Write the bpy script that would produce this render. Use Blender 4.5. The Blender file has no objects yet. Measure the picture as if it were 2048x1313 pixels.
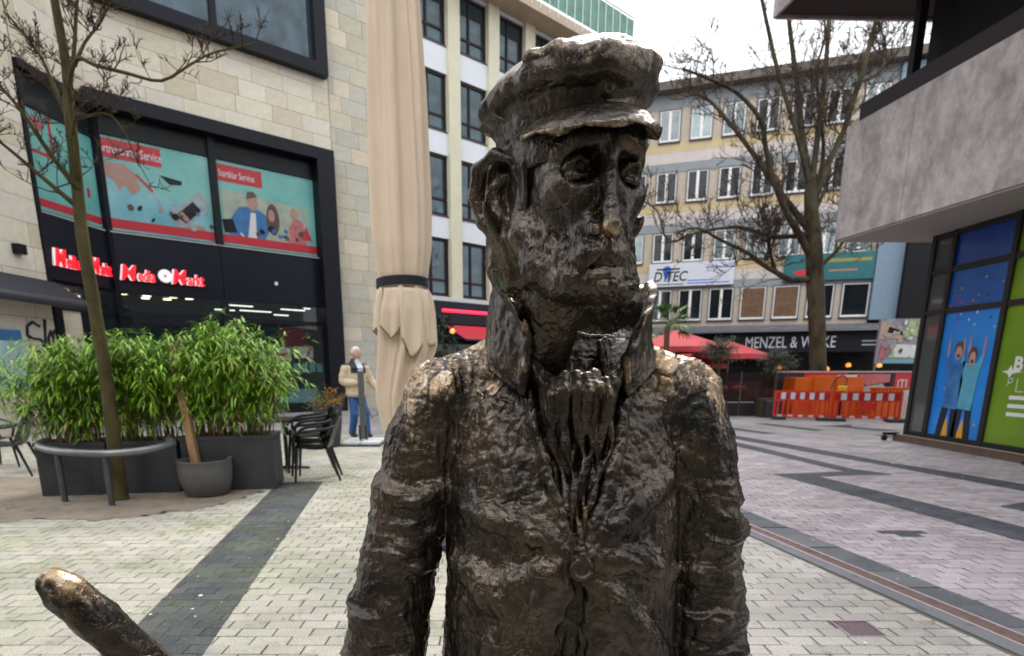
import bpy, bmesh, math, random
import numpy as np
from mathutils import Vector, Matrix

R = math.radians
random.seed(7)
rng = np.random.default_rng(11)
scene = bpy.context.scene
col = scene.collection

# ------------------------------------------------------------------ camera
camd = bpy.data.cameras.new('camera')
cam = bpy.data.objects.new('camera', camd)
col.objects.link(cam)
cam.location = (0, 0, 1.42)
cam.rotation_euler = (R(90 - 12.8), 0, 0)
camd.sensor_width = 36.0
camd.lens = 36.0 * 1160 / 2048
camd.shift_x = 34 / 2048
camd.shift_y = 343 / 2048
camd.clip_start = 0.05
camd.clip_end = 2000
camd.dof.use_dof = True
camd.dof.focus_distance = 0.84
camd.dof.aperture_fstop = 7.5
scene.camera = cam

# ------------------------------------------------------------------ world, sun, exposure
world = bpy.data.worlds.new('World')
scene.world = world
world.use_nodes = True
wn, wl = world.node_tree.nodes, world.node_tree.links
wn.clear()
wo = wn.new('ShaderNodeOutputWorld')
bg = wn.new('ShaderNodeBackground')
sky = wn.new('ShaderNodeTexSky')
sky.sky_type = 'NISHITA'
sky.sun_disc = False
sky.sun_elevation = R(48)
sky.sun_rotation = R(200)
sky.air_density = 1.0
sky.dust_density = 4.0
# an overcast sky: the clear sky's light greyed, with soft cloud mottling
hs = wn.new('ShaderNodeHueSaturation'); hs.inputs['Saturation'].default_value = 0.10
mixo = wn.new('ShaderNodeMix'); mixo.data_type = 'RGBA'; mixo.inputs[0].default_value = 0.62
mixo.inputs[7].default_value = (8.6, 8.8, 9.2, 1)
tc = wn.new('ShaderNodeTexCoord')
cn = wn.new('ShaderNodeTexNoise'); cn.inputs['Scale'].default_value = 2.6; cn.inputs['Detail'].default_value = 6
cr = wn.new('ShaderNodeMapRange'); cr.inputs[1].default_value = 0.3; cr.inputs[2].default_value = 0.7
cr.inputs[3].default_value = 0.86; cr.inputs[4].default_value = 1.12
cm = wn.new('ShaderNodeVectorMath'); cm.operation = 'SCALE'
wl.new(sky.outputs[0], hs.inputs['Color'])
wl.new(hs.outputs[0], mixo.inputs[6])
wl.new(tc.outputs['Generated'], cn.inputs['Vector'])
wl.new(cn.outputs[0], cr.inputs[0])
wl.new(mixo.outputs[2], cm.inputs[0])
wl.new(cr.outputs[0], cm.inputs['Scale'])
wl.new(cm.outputs[0], bg.inputs['Color'])
bg.inputs['Strength'].default_value = 0.15
wl.new(bg.outputs[0], wo.inputs[0])

sund = bpy.data.lights.new('sun', 'SUN')
sund.energy = 1.5
sund.angle = R(25)
sund.color = (1.0, 0.96, 0.9)
sun = bpy.data.objects.new('sun', sund)
col.objects.link(sun)
sun.rotation_euler = (R(42), 0, R(-20 + 180 + 0))
sun.location = (0, 0, 30)

scene.view_settings.view_transform = 'Standard'
scene.view_settings.look = 'None'
scene.view_settings.gamma = 1.0
scene.view_settings.exposure = 0.8
scene.render.engine = 'CYCLES'
scene.cycles.max_bounces = 6
scene.cycles.diffuse_bounces = 3
scene.cycles.glossy_bounces = 3
scene.cycles.transmission_bounces = 4
scene.cycles.transparent_max_bounces = 8
scene.cycles.caustics_reflective = False
scene.cycles.caustics_refractive = False
scene.cycles.use_denoising = True

# ------------------------------------------------------------------ materials
MATS = {}
def mat(name, colour, rough=0.6, metal=0.0, var=0.0, vscale=6.0, bump=0.0, bscale=40.0, spec=0.5,
        c2=None, emit=None, estr=0.0, alpha=1.0, coat=0.0, stretch=(1, 1, 1), objvar=0.0):
    """Principled material: base colour mottled by noise (var, or towards c2), fine bump, optional per-object variation."""
    if name in MATS:
        return MATS[name]
    m = bpy.data.materials.new(name)
    m.use_nodes = True
    n, l = m.node_tree.nodes, m.node_tree.links
    b = n['Principled BSDF']
    b.inputs['Base Color'].default_value = (*colour, 1)
    b.inputs['Roughness'].default_value = rough
    b.inputs['Metallic'].default_value = metal
    b.inputs['Specular IOR Level'].default_value = spec
    b.inputs['Coat Weight'].default_value = coat
    if emit:
        b.inputs['Emission Color'].default_value = (*emit, 1)
        b.inputs['Emission Strength'].default_value = estr
    if alpha < 1:
        b.inputs['Alpha'].default_value = alpha
    out = None
    if var or c2 or bump:
        t = n.new('ShaderNodeTexCoord')
        mp = n.new('ShaderNodeMapping'); mp.inputs['Scale'].default_value = stretch
        l.new(t.outputs['Object'], mp.inputs[0])
    if var or c2:
        nz = n.new('ShaderNodeTexNoise'); nz.inputs['Scale'].default_value = vscale
        nz.inputs['Detail'].default_value = 5; nz.inputs['Roughness'].default_value = 0.65
        l.new(mp.outputs[0], nz.inputs['Vector'])
        mr = n.new('ShaderNodeMapRange'); mr.inputs[1].default_value = 0.32; mr.inputs[2].default_value = 0.68
        l.new(nz.outputs[0], mr.inputs[0])
        mx = n.new('ShaderNodeMix'); mx.data_type = 'RGBA'
        ca = c2 if c2 else tuple(c * (1 - var) for c in colour)
        cb = colour if c2 else tuple(min(1, c * (1 + var)) for c in colour)
        mx.inputs[6].default_value = (*ca, 1); mx.inputs[7].default_value = (*cb, 1)
        l.new(mr.outputs[0], mx.inputs[0])
        out = mx.outputs[2]
    if objvar:
        oi = n.new('ShaderNodeObjectInfo')
        om = n.new('ShaderNodeMapRange'); om.inputs[3].default_value = 1 - objvar; om.inputs[4].default_value = 1 + objvar
        l.new(oi.outputs['Random'], om.inputs[0])
        sc_ = n.new('ShaderNodeVectorMath'); sc_.operation = 'SCALE'
        if out is not None:
            l.new(out, sc_.inputs[0])
        else:
            sc_.inputs[0].default_value = colour
        l.new(om.outputs[0], sc_.inputs['Scale'])
        out = sc_.outputs[0]
    if out is not None:
        l.new(out, b.inputs['Base Color'])
    if bump:
        bz = n.new('ShaderNodeTexNoise'); bz.inputs['Scale'].default_value = bscale; bz.inputs['Detail'].default_value = 4
        l.new(mp.outputs[0], bz.inputs['Vector'])
        bp = n.new('ShaderNodeBump'); bp.inputs['Strength'].default_value = bump; bp.inputs['Distance'].default_value = 0.01
        l.new(bz.outputs[0], bp.inputs['Height'])
        l.new(bp.outputs[0], b.inputs['Normal'])
    MATS[name] = m
    return m

# ------------------------------------------------------------------ mesh helpers
class MB:
    """collects shapes; build() links them as ONE mesh object"""
    def __init__(s):
        s.v, s.f, s.mi = [], [], []
        s.cur = 0
    def add(s, vs, fs):
        o = len(s.v)
        s.v += [tuple(p) for p in vs]
        for f in fs:
            s.f.append(tuple(i + o for i in f)); s.mi.append(s.cur)
        return s
    def box(s, x0, x1, y0, y1, z0, z1, M=None):
        vs = [Vector(p) for p in ((x0,y0,z0),(x1,y0,z0),(x1,y1,z0),(x0,y1,z0),(x0,y0,z1),(x1,y0,z1),(x1,y1,z1),(x0,y1,z1))]
        if M is not None: vs = [M @ p for p in vs]
        return s.add(vs, [(3,2,1,0),(4,5,6,7),(0,1,5,4),(1,2,6,5),(2,3,7,6),(3,0,4,7)])
    def cbox(s, x0, x1, y0, y1, z0, z1, c=0.01, M=None):
        """box with chamfered vertical and top edges"""
        def ring(d, z): return [(x0+d,y0,z),(x1-d,y0,z),(x1,y0+d,z),(x1,y1-d,z),(x1-d,y1,z),(x0+d,y1,z),(x0,y1-d,z),(x0,y0+d,z)]
        top = [(x0+c*1.7,y0+c,z1),(x1-c*1.7,y0+c,z1),(x1-c,y0+c*1.7,z1),(x1-c,y1-c*1.7,z1),(x1-c*1.7,y1-c,z1),(x0+c*1.7,y1-c,z1),(x0+c,y1-c*1.7,z1),(x0+c,y0+c*1.7,z1)]
        vs = [Vector(p) for p in ring(c, z0) + ring(c, z1 - c) + top]
        if M is not None: vs = [M @ p for p in vs]
        fs = [tuple(range(7,-1,-1)), tuple(range(16,24))]
        for k in (0, 8):
            for i in range(8): fs.append((k+i, k+(i+1)%8, k+8+(i+1)%8, k+8+i))
        return s.add(vs, fs)
    def prism(s, pts, d0, d1, axis='y', M=None):
        """polygon pts (a,b) extruded along an axis; pts counter-clockwise seen from -axis for y"""
        n = len(pts)
        def P(a, b, d): return Vector((a, d, b)) if axis == 'y' else (Vector((a, b, d)) if axis == 'z' else Vector((d, a, b)))
        vs = [P(a,b,d0) for a,b in pts] + [P(a,b,d1) for a,b in pts]
        if M is not None: vs = [M @ p for p in vs]
        fs = [tuple(range(n)), tuple(range(2*n-1, n-1, -1))]
        for i in range(n):
            j = (i+1) % n; fs.append((j, i, n+i, n+j))
        return s.add(vs, fs)
    def tube(s, pts, rad, n=8, caps=True):
        pts = [Vector(p) for p in pts]
        if not hasattr(rad, '__len__'): rad = [rad] * len(pts)
        vs, fs = [], []
        up = None
        for i, p in enumerate(pts):
            t = (pts[min(i+1, len(pts)-1)] - pts[max(i-1, 0)])
            if t.length < 1e-9: t = Vector((0,0,1))
            t.normalize()
            if up is None:
                up = Vector((0,0,1)) if abs(t.z) < 0.9 else Vector((1,0,0))
            a = (up - t * up.dot(t))
            if a.length < 1e-6: a = t.orthogonal()
            a.normalize(); b = t.cross(a); up = a
            for k in range(n):
                w = 2*math.pi*k/n
                vs.append(p + (a*math.cos(w) + b*math.sin(w)) * rad[i])
        for i in range(len(pts)-1):
            for k in range(n):
                k2 = (k+1) % n
                fs.append((i*n+k, i*n+k2, (i+1)*n+k2, (i+1)*n+k))
        if caps:
            fs.append(tuple(range(n-1,-1,-1))); o = (len(pts)-1)*n
            fs.append(tuple(range(o, o+n)))
        return s.add(vs, fs)
    def lathe(s, prof, n=24, c=(0,0,0), M=None, sx=1, sy=1):
        """profile of (r, z), closed at both ends if r is 0"""
        vs, fs = [], []
        for r, z in prof:
            for k in range(n):
                w = 2*math.pi*k/n
                vs.append(Vector((c[0]+r*sx*math.cos(w), c[1]+r*sy*math.sin(w), c[2]+z)))
        if M is not None: vs = [M @ p for p in vs]
        for i in range(len(prof)-1):
            for k in range(n):
                k2 = (k+1) % n
                fs.append((i*n+k, i*n+k2, (i+1)*n+k2, (i+1)*n+k))
        fs.append(tuple(range(n-1,-1,-1))); o = (len(prof)-1)*n
        fs.append(tuple(range(o, o+n)))
        return s.add(vs, fs)
    def quad(s, a, b, c, d):
        return s.add([a,b,c,d], [(0,1,2,3)])
    def mesh(s, name):
        me = bpy.data.meshes.new(name)
        me.from_pydata(s.v, [], s.f)
        if any(s.mi): me.polygons.foreach_set('material_index', s.mi)
        me.update()
        return me
    def build(s, name, m, parent=None, smooth=False, loc=None, rot=None):
        me = s.mesh(name)
        ms = m if isinstance(m, (list, tuple)) else [m]
        for k in ms: me.materials.append(k)
        if smooth:
            me.polygons.foreach_set('use_smooth', [True]*len(me.polygons))
            if smooth != 'all': me.set_sharp_from_angle(angle=R(40))
        return link(name, me, parent, loc, rot)

def link(name, me, parent=None, loc=None, rot=None):
    o = bpy.data.objects.new(name, me)
    col.objects.link(o)
    if parent is not None: o.parent = parent
    if loc is not None: o.location = loc
    if rot is not None: o.rotation_euler = rot
    return o
def tag(o, label=None, cat=None, group=None, kind=None):
    if label: o['label'] = label
    if cat: o['category'] = cat
    if group: o['group'] = group
    if kind: o['kind'] = kind
    return o
def thing(name, label, cat, loc=(0,0,0), rz=0.0, group=None):
    o = bpy.data.objects.new(name, None); col.objects.link(o)
    o.empty_display_size = 0.2
    o.location = loc; o.rotation_euler = (0, 0, rz)
    return tag(o, label, cat, group)
def copy_tree(o, parent=None, label=None):
    c = o.copy(); col.objects.link(c); c.parent = parent
    for ch in o.children: copy_tree(ch, c)
    if label: c['label'] = label
    return c
def box_part(name, m, parent, x0, x1, y0, y1, z0, z1):
    return MB().box(x0,x1,y0,y1,z0,z1).build(name, m, parent)
def text_part(name, body, m, parent, x, y, z, size, depth=0.004, align='LEFT', sx=1.0, shear=0.0, bold=0.0, rotz=0.0, flip=None):
    """lettering standing in the local xz plane facing -y, as a mesh"""
    cu = bpy.data.curves.new(name, 'FONT')
    cu.body = body; cu.size = size; cu.extrude = depth; cu.align_x = align; cu.shear = shear; cu.offset = bold
    cu.resolution_u = 3
    to = bpy.data.objects.new('tmp', cu); col.objects.link(to)
    dg = bpy.context.evaluated_depsgraph_get()
    me = bpy.data.meshes.new_from_object(to.evaluated_get(dg))
    bpy.data.objects.remove(to); bpy.data.curves.remove(cu)
    me.name = name
    me.materials.clear(); me.materials.append(m)
    me.transform(Matrix.Translation((x, y, z)) @ Matrix.Rotation(R(90), 4, 'X') @ Matrix.Diagonal((sx,1,1,1)))
    return link(name, me, parent)
# ================================================================== ground, paving
def paving_mat(name, c, c2, moss=0.0, speck=0.25, var=0.16):
    m = bpy.data.materials.new(name); m.use_nodes = True
    n, l = m.node_tree.nodes, m.node_tree.links
    b = n['Principled BSDF']
    g = n.new('ShaderNodeNewGeometry'); oi = n.new('ShaderNodeObjectInfo')
    ad = n.new('ShaderNodeMath'); ad.operation = 'ADD'
    l.new(g.outputs['Random Per Island'], ad.inputs[0]); l.new(oi.outputs['Random'], ad.inputs[1])
    fr = n.new('ShaderNodeMath'); fr.operation = 'FRACT'; l.new(ad.outputs[0], fr.inputs[0])
    mx = n.new('ShaderNodeMix'); mx.data_type = 'RGBA'
    mx.inputs[6].default_value = (*c, 1); mx.inputs[7].default_value = (*c2, 1)
    l.new(fr.outputs[0], mx.inputs[0])
    def nz(scale, a, b_, lo, hi, detail=4):
        z = n.new('ShaderNodeTexNoise'); z.inputs['Scale'].default_value = scale; z.inputs['Detail'].default_value = detail
        l.new(g.outputs['Position'], z.inputs['Vector'])
        r = n.new('ShaderNodeMapRange'); r.inputs[1].default_value = a; r.inputs[2].default_value = b_; r.inputs[3].default_value = lo; r.inputs[4].default_value = hi
        l.new(z.outputs[0], r.inputs[0]); return r.outputs[0], z.outputs[0]
    s1, _ = nz(1.1, 0.3, 0.7, 1 - var, 1 + var); s2, z2 = nz(140, 0.3, 0.7, 1 - speck, 1 + speck, 2)
    k = n.new('ShaderNodeMath'); k.operation = 'MULTIPLY'; l.new(s1, k.inputs[0]); l.new(s2, k.inputs[1])
    sc_ = n.new('ShaderNodeVectorMath'); sc_.operation = 'SCALE'; l.new(mx.outputs[2], sc_.inputs[0]); l.new(k.outputs[0], sc_.inputs['Scale'])
    st, _ = nz(9, 0.60, 0.70, 1.0, 0.70, 3); st2, _ = nz(2.3, 0.52, 0.72, 1.0, 0.80, 7)
    sq = n.new('ShaderNodeMath'); sq.operation = 'MULTIPLY'; l.new(st, sq.inputs[0]); l.new(st2, sq.inputs[1])
    sd_ = n.new('ShaderNodeVectorMath'); sd_.operation = 'SCALE'; l.new(sc_.outputs[0], sd_.inputs[0]); l.new(sq.outputs[0], sd_.inputs['Scale'])
    out = sd_.outputs[0]
    if moss:
        f1, _ = nz(1.6, 0.46, 0.66, 0, 1, 6); f2, _ = nz(24, 0.35, 0.65, 0.2, 1, 3)
        q = n.new('ShaderNodeMath'); q.operation = 'MULTIPLY'; l.new(f1, q.inputs[0]); l.new(f2, q.inputs[1])
        q2 = n.new('ShaderNodeMath'); q2.operation = 'MULTIPLY'; l.new(q.outputs[0], q2.inputs[0]); q2.inputs[1].default_value = moss
        mm = n.new('ShaderNodeMix'); mm.data_type = 'RGBA'; l.new(q2.outputs[0], mm.inputs[0]); l.new(out, mm.inputs[6])
        mm.inputs[7].default_value = (0.17, 0.22, 0.06, 1)
        out = mm.outputs[2]
    l.new(out, b.inputs['Base Color'])
    b.inputs['Roughness'].default_value = 0.8; b.inputs['Specular IOR Level'].default_value = 0.2
    bp = n.new('ShaderNodeBump'); bp.inputs['Strength'].default_value = 0.5; bp.inputs['Distance'].default_value = 0.004
    l.new(z2, bp.inputs['Height']); l.new(bp.outputs[0], b.inputs['Normal'])
    return m
M_LIGHT = paving_mat('paver_light', (0.365, 0.348, 0.298), (0.45, 0.428, 0.368), 0.5, 0.34)
M_NEUT = paving_mat('paver_neutral', (0.305, 0.285, 0.272), (0.385, 0.362, 0.342), 0.12, 0.36)
M_PINK = paving_mat('paver_pinkish', (0.27, 0.24, 0.26), (0.37, 0.335, 0.355), 0.0, 0.35)
M_DARK = paving_mat('paver_dark', (0.062, 0.068, 0.072), (0.095, 0.10, 0.102), 0.40, 0.4)
M_SLATE = paving_mat('paver_slate', (0.080, 0.085, 0.100), (0.14, 0.145, 0.16), 0.0)
M_BLUE = paving_mat('paver_dark_stripe', (0.055, 0.058, 0.072), (0.080, 0.083, 0.10), 0.0, 0.4)

# the ground as one sheet to the horizon: bedding sand near by, plain paving far off
def ground_mat():
    m = bpy.data.materials.new('ground_bedding'); m.use_nodes = True
    n, l = m.node_tree.nodes, m.node_tree.links; b = n['Principled BSDF']
    g = n.new('ShaderNodeNewGeometry')
    z = n.new('ShaderNodeTexNoise'); z.inputs['Scale'].default_value = 0.8; z.inputs['Detail'].default_value = 8
    l.new(g.outputs['Position'], z.inputs['Vector'])
    br = n.new('ShaderNodeTexBrick'); br.inputs['Scale'].default_value = 1.0
    br.inputs['Brick Width'].default_value = 0.2; br.inputs['Row Height'].default_value = 0.1; br.inputs['Mortar Size'].default_value = 0.004
    br.inputs['Color1'].default_value = (0.34, 0.32, 0.325, 1); br.inputs['Color2'].default_value = (0.28, 0.26, 0.27, 1); br.inputs['Mortar'].default_value = (0.13, 0.125, 0.12, 1)
    l.new(g.outputs['Position'], br.inputs['Vector'])
    sx = n.new('ShaderNodeSeparateXYZ'); l.new(g.outputs['Position'], sx.inputs[0])
    far = n.new('ShaderNodeMapRange'); far.inputs[1].default_value = 12.6; far.inputs[2].default_value = 12.8
    l.new(sx.outputs['Y'], far.inputs[0])
    mx = n.new('ShaderNodeMix'); mx.data_type = 'RGBA'; l.new(far.outputs[0], mx.inputs[0])
    mx.inputs[6].default_value = (0.105, 0.105, 0.08, 1); l.new(br.outputs[0], mx.inputs[7])
    r = n.new('ShaderNodeMapRange'); r.inputs[1].default_value = 0.3; r.inputs[2].default_value = 0.7; r.inputs[3].default_value = 0.8; r.inputs[4].default_value = 1.15
    l.new(z.outputs[0], r.inputs[0])
    sc_ = n.new('ShaderNodeVectorMath'); sc_.operation = 'SCALE'; l.new(mx.outputs[2], sc_.inputs[0]); l.new(r.outputs[0], sc_.inputs['Scale'])
    l.new(sc_.outputs[0], b.inputs['Base Color']); b.inputs['Roughness'].default_value = 0.85; b.inputs['Specular IOR Level'].default_value = 0.2
    return m
gm = MB()
ys = [-60, -10, 1.2, 12.7, 60, 400]; zs_ = [0, 0, -0.007, -0.007, 0, 0]
gm.quad((-300, -60, -0.007), (300, -60, -0.007), (300, 12.7, -0.007), (-300, 12.7, -0.007))
gm.quad((-300, 12.7, -0.007), (300, 12.7, -0.007), (300, 12.74, 0.0), (-300, 12.74, 0.0))
gm.quad((-300, 12.74, 0.0), (300, 12.74, 0.0), (300, 500, 0.0), (-300, 500, 0.0))
ground = tag(gm.build('ground', ground_mat()), kind='structure')

def clip_poly(P, C):
    """convex polygon P clipped by convex polygon C (counter-clockwise)"""
    for i in range(len(C)):
        ax, ay = C[i]; bx, by = C[(i+1) % len(C)]
        out = []
        if not P: return []
        f = lambda p: (bx-ax)*(p[1]-ay) - (by-ay)*(p[0]-ax)
        for j in range(len(P)):
            p, q = P[j], P[(j+1) % len(P)]; fp, fq = f(p), f(q)
            if fp >= 0: out.append(p)
            if (fp >= 0) != (fq >= 0):
                t = fp / (fp - fq); out.append((p[0]+(q[0]-p[0])*t, p[1]+(q[1]-p[1])*t))
        P = out
    return P
def ccw(P):
    a = sum(P[i][0]*P[(i+1) % len(P)][1] - P[(i+1) % len(P)][0]*P[i][1] for i in range(len(P)))
    return P if a > 0 else P[::-1]
def area(P): return abs(sum(P[i][0]*P[(i+1) % len(P)][1] - P[(i+1) % len(P)][0]*P[i][1] for i in range(len(P)))) / 2
def inside(p, C): return all((C[(i+1) % len(C)][0]-C[i][0])*(p[1]-C[i][1]) - (C[(i+1) % len(C)][1]-C[i][1])*(p[0]-C[i][0]) >= 0 for i in range(len(C)))

STRIPES = [  # dark inlaid bands, as convex pieces in metres
    ('dark', [(-2.74, 7.2), (-2.20, 7.3), (-0.98, -0.5), (-1.42, -0.5)]),
    ('stripe', [(5.16, 12.46), (5.61, 10.92), (6.07, 8.82), (5.84, 8.37), (5.38, 9.98), (4.90, 11.83)]),
    ('stripe', [(6.07, 8.82), (6.62, 7.11), (7.0, 5.6), (6.6, 5.2), (6.23, 6.68), (5.84, 8.37)]),
    ('stripe', [(4.70, 11.6), (5.15, 8.16), (4.89, 8.02), (4.42, 11.0)]),
    ('stripe', [(4.89, 8.02), (5.17, 8.19), (5.43, 7.78), (4.35, 7.64)]),
    ('stripe', [(3.81, 7.82), (4.89, 8.02), (4.35, 7.64)]),
    ('stripe', [(3.81, 7.82), (4.35, 7.64), (4.83, 5.10), (5.65, 0.9), (5.2, 0.7), (4.42, 4.64)]),
    ('stripe', [(5.30, 5.93), (6.4, 6.40), (5.9, 4.6), (5.6, 4.7)]),
]
STRIPES = [(k, ccw(p)) for k, p in STRIPES]
FAR_STRIPES = [[(5.75, 14.2), (6.24, 12.75), (5.94, 12.75), (5.50, 13.7)], [(7.11, 15.2), (7.68, 13.5), (7.35, 13.35), (6.75, 15.2)],
               [(7.92, 14.44), (9.11, 14.9), (8.78, 14.3)], [(8.3, 14.45), (8.9, 14.4), (9.4, 13.4), (8.8, 13.3)]]
fs = MB()
for P in FAR_STRIPES:
    P = ccw(P); fs.add([(x, y, 0.004) for x, y in P], [tuple(range(len(P)))])
fs.build('paving_band', M_BLUE, ground)
# drain line on the right: slot rail between dark setts
def lerp2(a, b, t): return (a[0]+(b[0]-a[0])*t, a[1]+(b[1]-a[1])*t)
DR = {'top': [(2.10, 8.2), (3.05, 3.10), (3.75, -0.6)], 'rt': [(1.95, 7.15), (2.88, 2.92), (3.65, -0.6)], 'rb': [(1.87, 7.0), (2.76, 2.78), (3.50, -0.6)], 'lb': [(1.80, 6.85), (2.63, 2.63), (3.34, -0.6)]}
DRAIN_ZONE = ccw([DR['top'][0], DR['top'][1], DR['top'][2], DR['lb'][2], DR['lb'][1], DR['lb'][0]])
def xat(line, y):
    for i in range(len(line)-1):
        (x0, y0), (x1, y1) = line[i], line[i+1]
        if y <= y0 and y >= y1: return x0 + (x1-x0)*(y0-y)/(y0-y1)
    return line[0][0] if y > line[0][1] else line[-1][0]
SOIL = ccw([(-6.6, 5.2), (-4.73, 5.37), (-3.60, 5.46), (-2.95, 5.94), (-2.72, 6.85), (-2.9, 7.5), (-6.6, 7.5)])
HATCH = ccw([(1.93, 3.10), (2.13, 3.10), (2.13, 2.90), (1.93, 2.90)])
PATCH = ccw([(3.50, 4.96), (3.75, 5.01), (3.64, 4.79), (3.43, 4.75)])

prng = random.Random(3)
pieces = []   # (polygon, material index, top z)
def put_brick(P, mi, z=0.0, gap=0.0042):
    if len(P) < 3 or area(P) < 0.0006: return
    cx = sum(p[0] for p in P)/len(P); cy = sum(p[1] for p in P)/len(P)
    Q = []
    for x, y in P:
        d = math.hypot(x-cx, y-cy); k = max(0, 1 - gap*1.35/max(d, 1e-4)); Q.append((cx+(x-cx)*k + prng.uniform(-.0016, .0016), cy+(y-cy)*k + prng.uniform(-.0012, .0012)))
    pieces.append((Q, mi, z))
row = 0; y = -0.5
while y < 12.62:
    x0 = -6.6 if y < 7.4 else -0.83*y - 1.2; x1 = 8.05
    jit = prng.uniform(-.012, .012)
    x = jit + math.floor(x0/0.2)*0.2 + (0.1 if row % 2 else 0.0)
    while x < x1:
        w = 0.2; c = (x+0.1, y+0.05)
        P = [(x, y), (x+w, y), (x+w, y+0.1), (x, y+0.1)]
        px = c[0]/max(c[1], .1)
        vis = not inside(c, SOIL)
        nearline = c[1] < 8.0 and (abs(c[0] - xat(DR['lb'], c[1])) < 0.13 or abs(c[0] - xat(DR['top'], c[1])) < 0.13)
        if vis and (nearline or not inside(c, DRAIN_ZONE)):
            full = [S for S in STRIPES if all(inside(p, S[1]) for p in P)]
            hit = [S for S in STRIPES if any(inside(p, S[1]) for p in P) or inside(c, S[1])]
            rightside = c[0] > xat(DR['top'], min(c[1], 8.2)) if c[1] < 8.2 else c[0] > 1.2
            mi = 1 if rightside else 0; dz = prng.uniform(-0.0016, 0.0016)
            parts = [P]
            if 2.85 < y < 3.06 and x < 2.13 and x + w > 1.93:          # cut round the hatch
                parts = [[(a_, y), (b_, y), (b_, y+0.1), (a_, y+0.1)] for a_, b_ in ((x, 1.925), (2.135, x+w)) if b_ - a_ > 0.02]
            elif c[1] < 8.0 and abs(c[0] - xat(DR['lb'], c[1])) < 0.2:   # cut along the drain's edging
                parts = [clip_poly(P, ccw([(-20, y-1), (xat(DR['lb'], y) - .002 + (xat(DR['lb'], y) - xat(DR['lb'], y+.1))*10, y-1), (xat(DR['lb'], y+.1) - .002 - (xat(DR['lb'], y) - xat(DR['lb'], y+.1))*10, y+1.1), (-20, y+1.1)]))]
            elif c[1] < 8.0 and abs(c[0] - xat(DR['top'], c[1])) < 0.2:
                parts = [clip_poly(P, ccw([(20, y-1), (xat(DR['top'], y) + .002 + (xat(DR['top'], y) - xat(DR['top'], y+.1))*10, y-1), (xat(DR['top'], y+.1) + .002 - (xat(DR['top'], y) - xat(DR['top'], y+.1))*10, y+1.1), (20, y+1.1)]))]; mi = 1
            if mi == 0 and c[0] > 0.6: mi = 4
            if inside(c, PATCH): mi = 3
            if not full:
                for q in parts: put_brick(q, mi, dz)
            for k, S in hit:
                Q = clip_poly(P, S)
                put_brick(Q, 2 if k == 'dark' else 3, 0.0032 + prng.uniform(-0.0004, 0.0004), 0.0022)
        x += w
    y += 0.1; row += 1
PM = [M_LIGHT, M_PINK, M_DARK, M_BLUE, M_NEUT]
def brick_geo(mb, Q, mi, z, ox=0, oy=0):
    n_ = len(Q); mb.cur = mi
    tl = prng.uniform(-0.0008, 0.0008)
    vs = [(a-ox, b-oy, z + (tl if i < n_/2 else -tl)) for i, (a, b) in enumerate(Q)] + [(a-ox, b-oy, -0.02) for a, b in Q]
    mb.add(vs, [tuple(range(n_))] + [(j, i, n_+i, n_+j) for i, j in ((i, (i+1) % n_) for i in range(n_))])
def size_in_view(p):
    Q = p[0]; cx = sum(q[0] for q in Q)/len(Q); cy = sum(q[1] for q in Q)/len(Q)
    px = 990 + 1160*cx/(cy*0.975+0.31); py = 735 + 1190*1.42/cy
    hid = 690 < px < 1480
    out = px < -20 or px > 2070 or py > 1330
    return (0 if hid or out else 1, area(Q)/cy**3)
pieces.sort(key=size_in_view, reverse=True)
for Q, mi, z in pieces[:300]:
    cx = sum(q[0] for q in Q)/len(Q); cy = sum(q[1] for q in Q)/len(Q)
    mb = MB(); brick_geo(mb, Q, 0, z, cx, cy)
    mb.build('paver', PM[mi], ground, loc=(cx, cy, 0))
mb = MB()
for Q, mi, z in pieces[300:]: brick_geo(mb, Q, mi, z)
tag(mb.build('paving_blocks', PM, ground), kind='stuff')

# drain rail, its slate setts, the sunken hatch
drain = thing('drain_channel', 'rusty reddish slot drain channel between dark slate setts in the paving', 'drain', (0, 0, 0))
M_RUST = mat('rusty_steel', (0.075, 0.046, 0.043), 0.6, 0.0, spec=0.25, c2=(0.135, 0.095, 0.088), vscale=9, bump=0.3, bscale=60)
def strip(a, b, y0, y1, z0, z1, name, m, gap=0.004):
    mb = MB()
    P = [(xat(a, y0)+gap, y0), (xat(b, y0)-gap, y0), (xat(b, y1)-gap, y1), (xat(a, y1)+gap, y1)]
    P = ccw(P); n_ = 4
    mb.add([(x, y, z1) for x, y in P] + [(x, y, z0) for x, y in P], [tuple(range(4))] + [(j, i, 4+i, 4+j) for i, j in ((i, (i+1) % 4) for i in range(4))])
    return mb.build(name, m, drain)
yy = 6.8
k = 0
while yy > 0.3:
    L = prng.uniform(0.24, 0.34)
    up_ = prng.uniform(-0.004, 0.004)
    strip(DR['rt'], DR['top'], yy, yy-L+0.008, -0.05, up_, 'sett', M_SLATE)
    yy -= L
strip(DR['lb'], DR['rb'], 6.8, -0.5, -0.05, 0.001, 'edge_strip', M_SLATE)
yy = 6.8
while yy > 0.3:
    strip(DR['rb'], DR['rt'], yy, yy-0.79, -0.05, -0.004, 'channel_floor', M_RUST, 0.016); 
    for a, b in ((DR['rb'], [(p[0]+0.018, p[1]) for p in DR['rb']]), ([(p[0]-0.018, p[1]) for p in DR['rt']], DR['rt'])):
        strip(a, b, yy, yy-0.798, -0.05, 0.004, 'channel_edge', mat('worn_steel_edge', (0.42, 0.33, 0.34), 0.5, 0.3, var=0.2, vscale=20), 0.001)
    yy -= 0.8
hat = thing('sunken_hatch', 'small sunken purple-brown steel hatch plate in the pale paving', 'hatch', (2.03, 2.98, 0))
HL = [(p[0]-2.03, p[1]-2.98) for p in HATCH]
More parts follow.
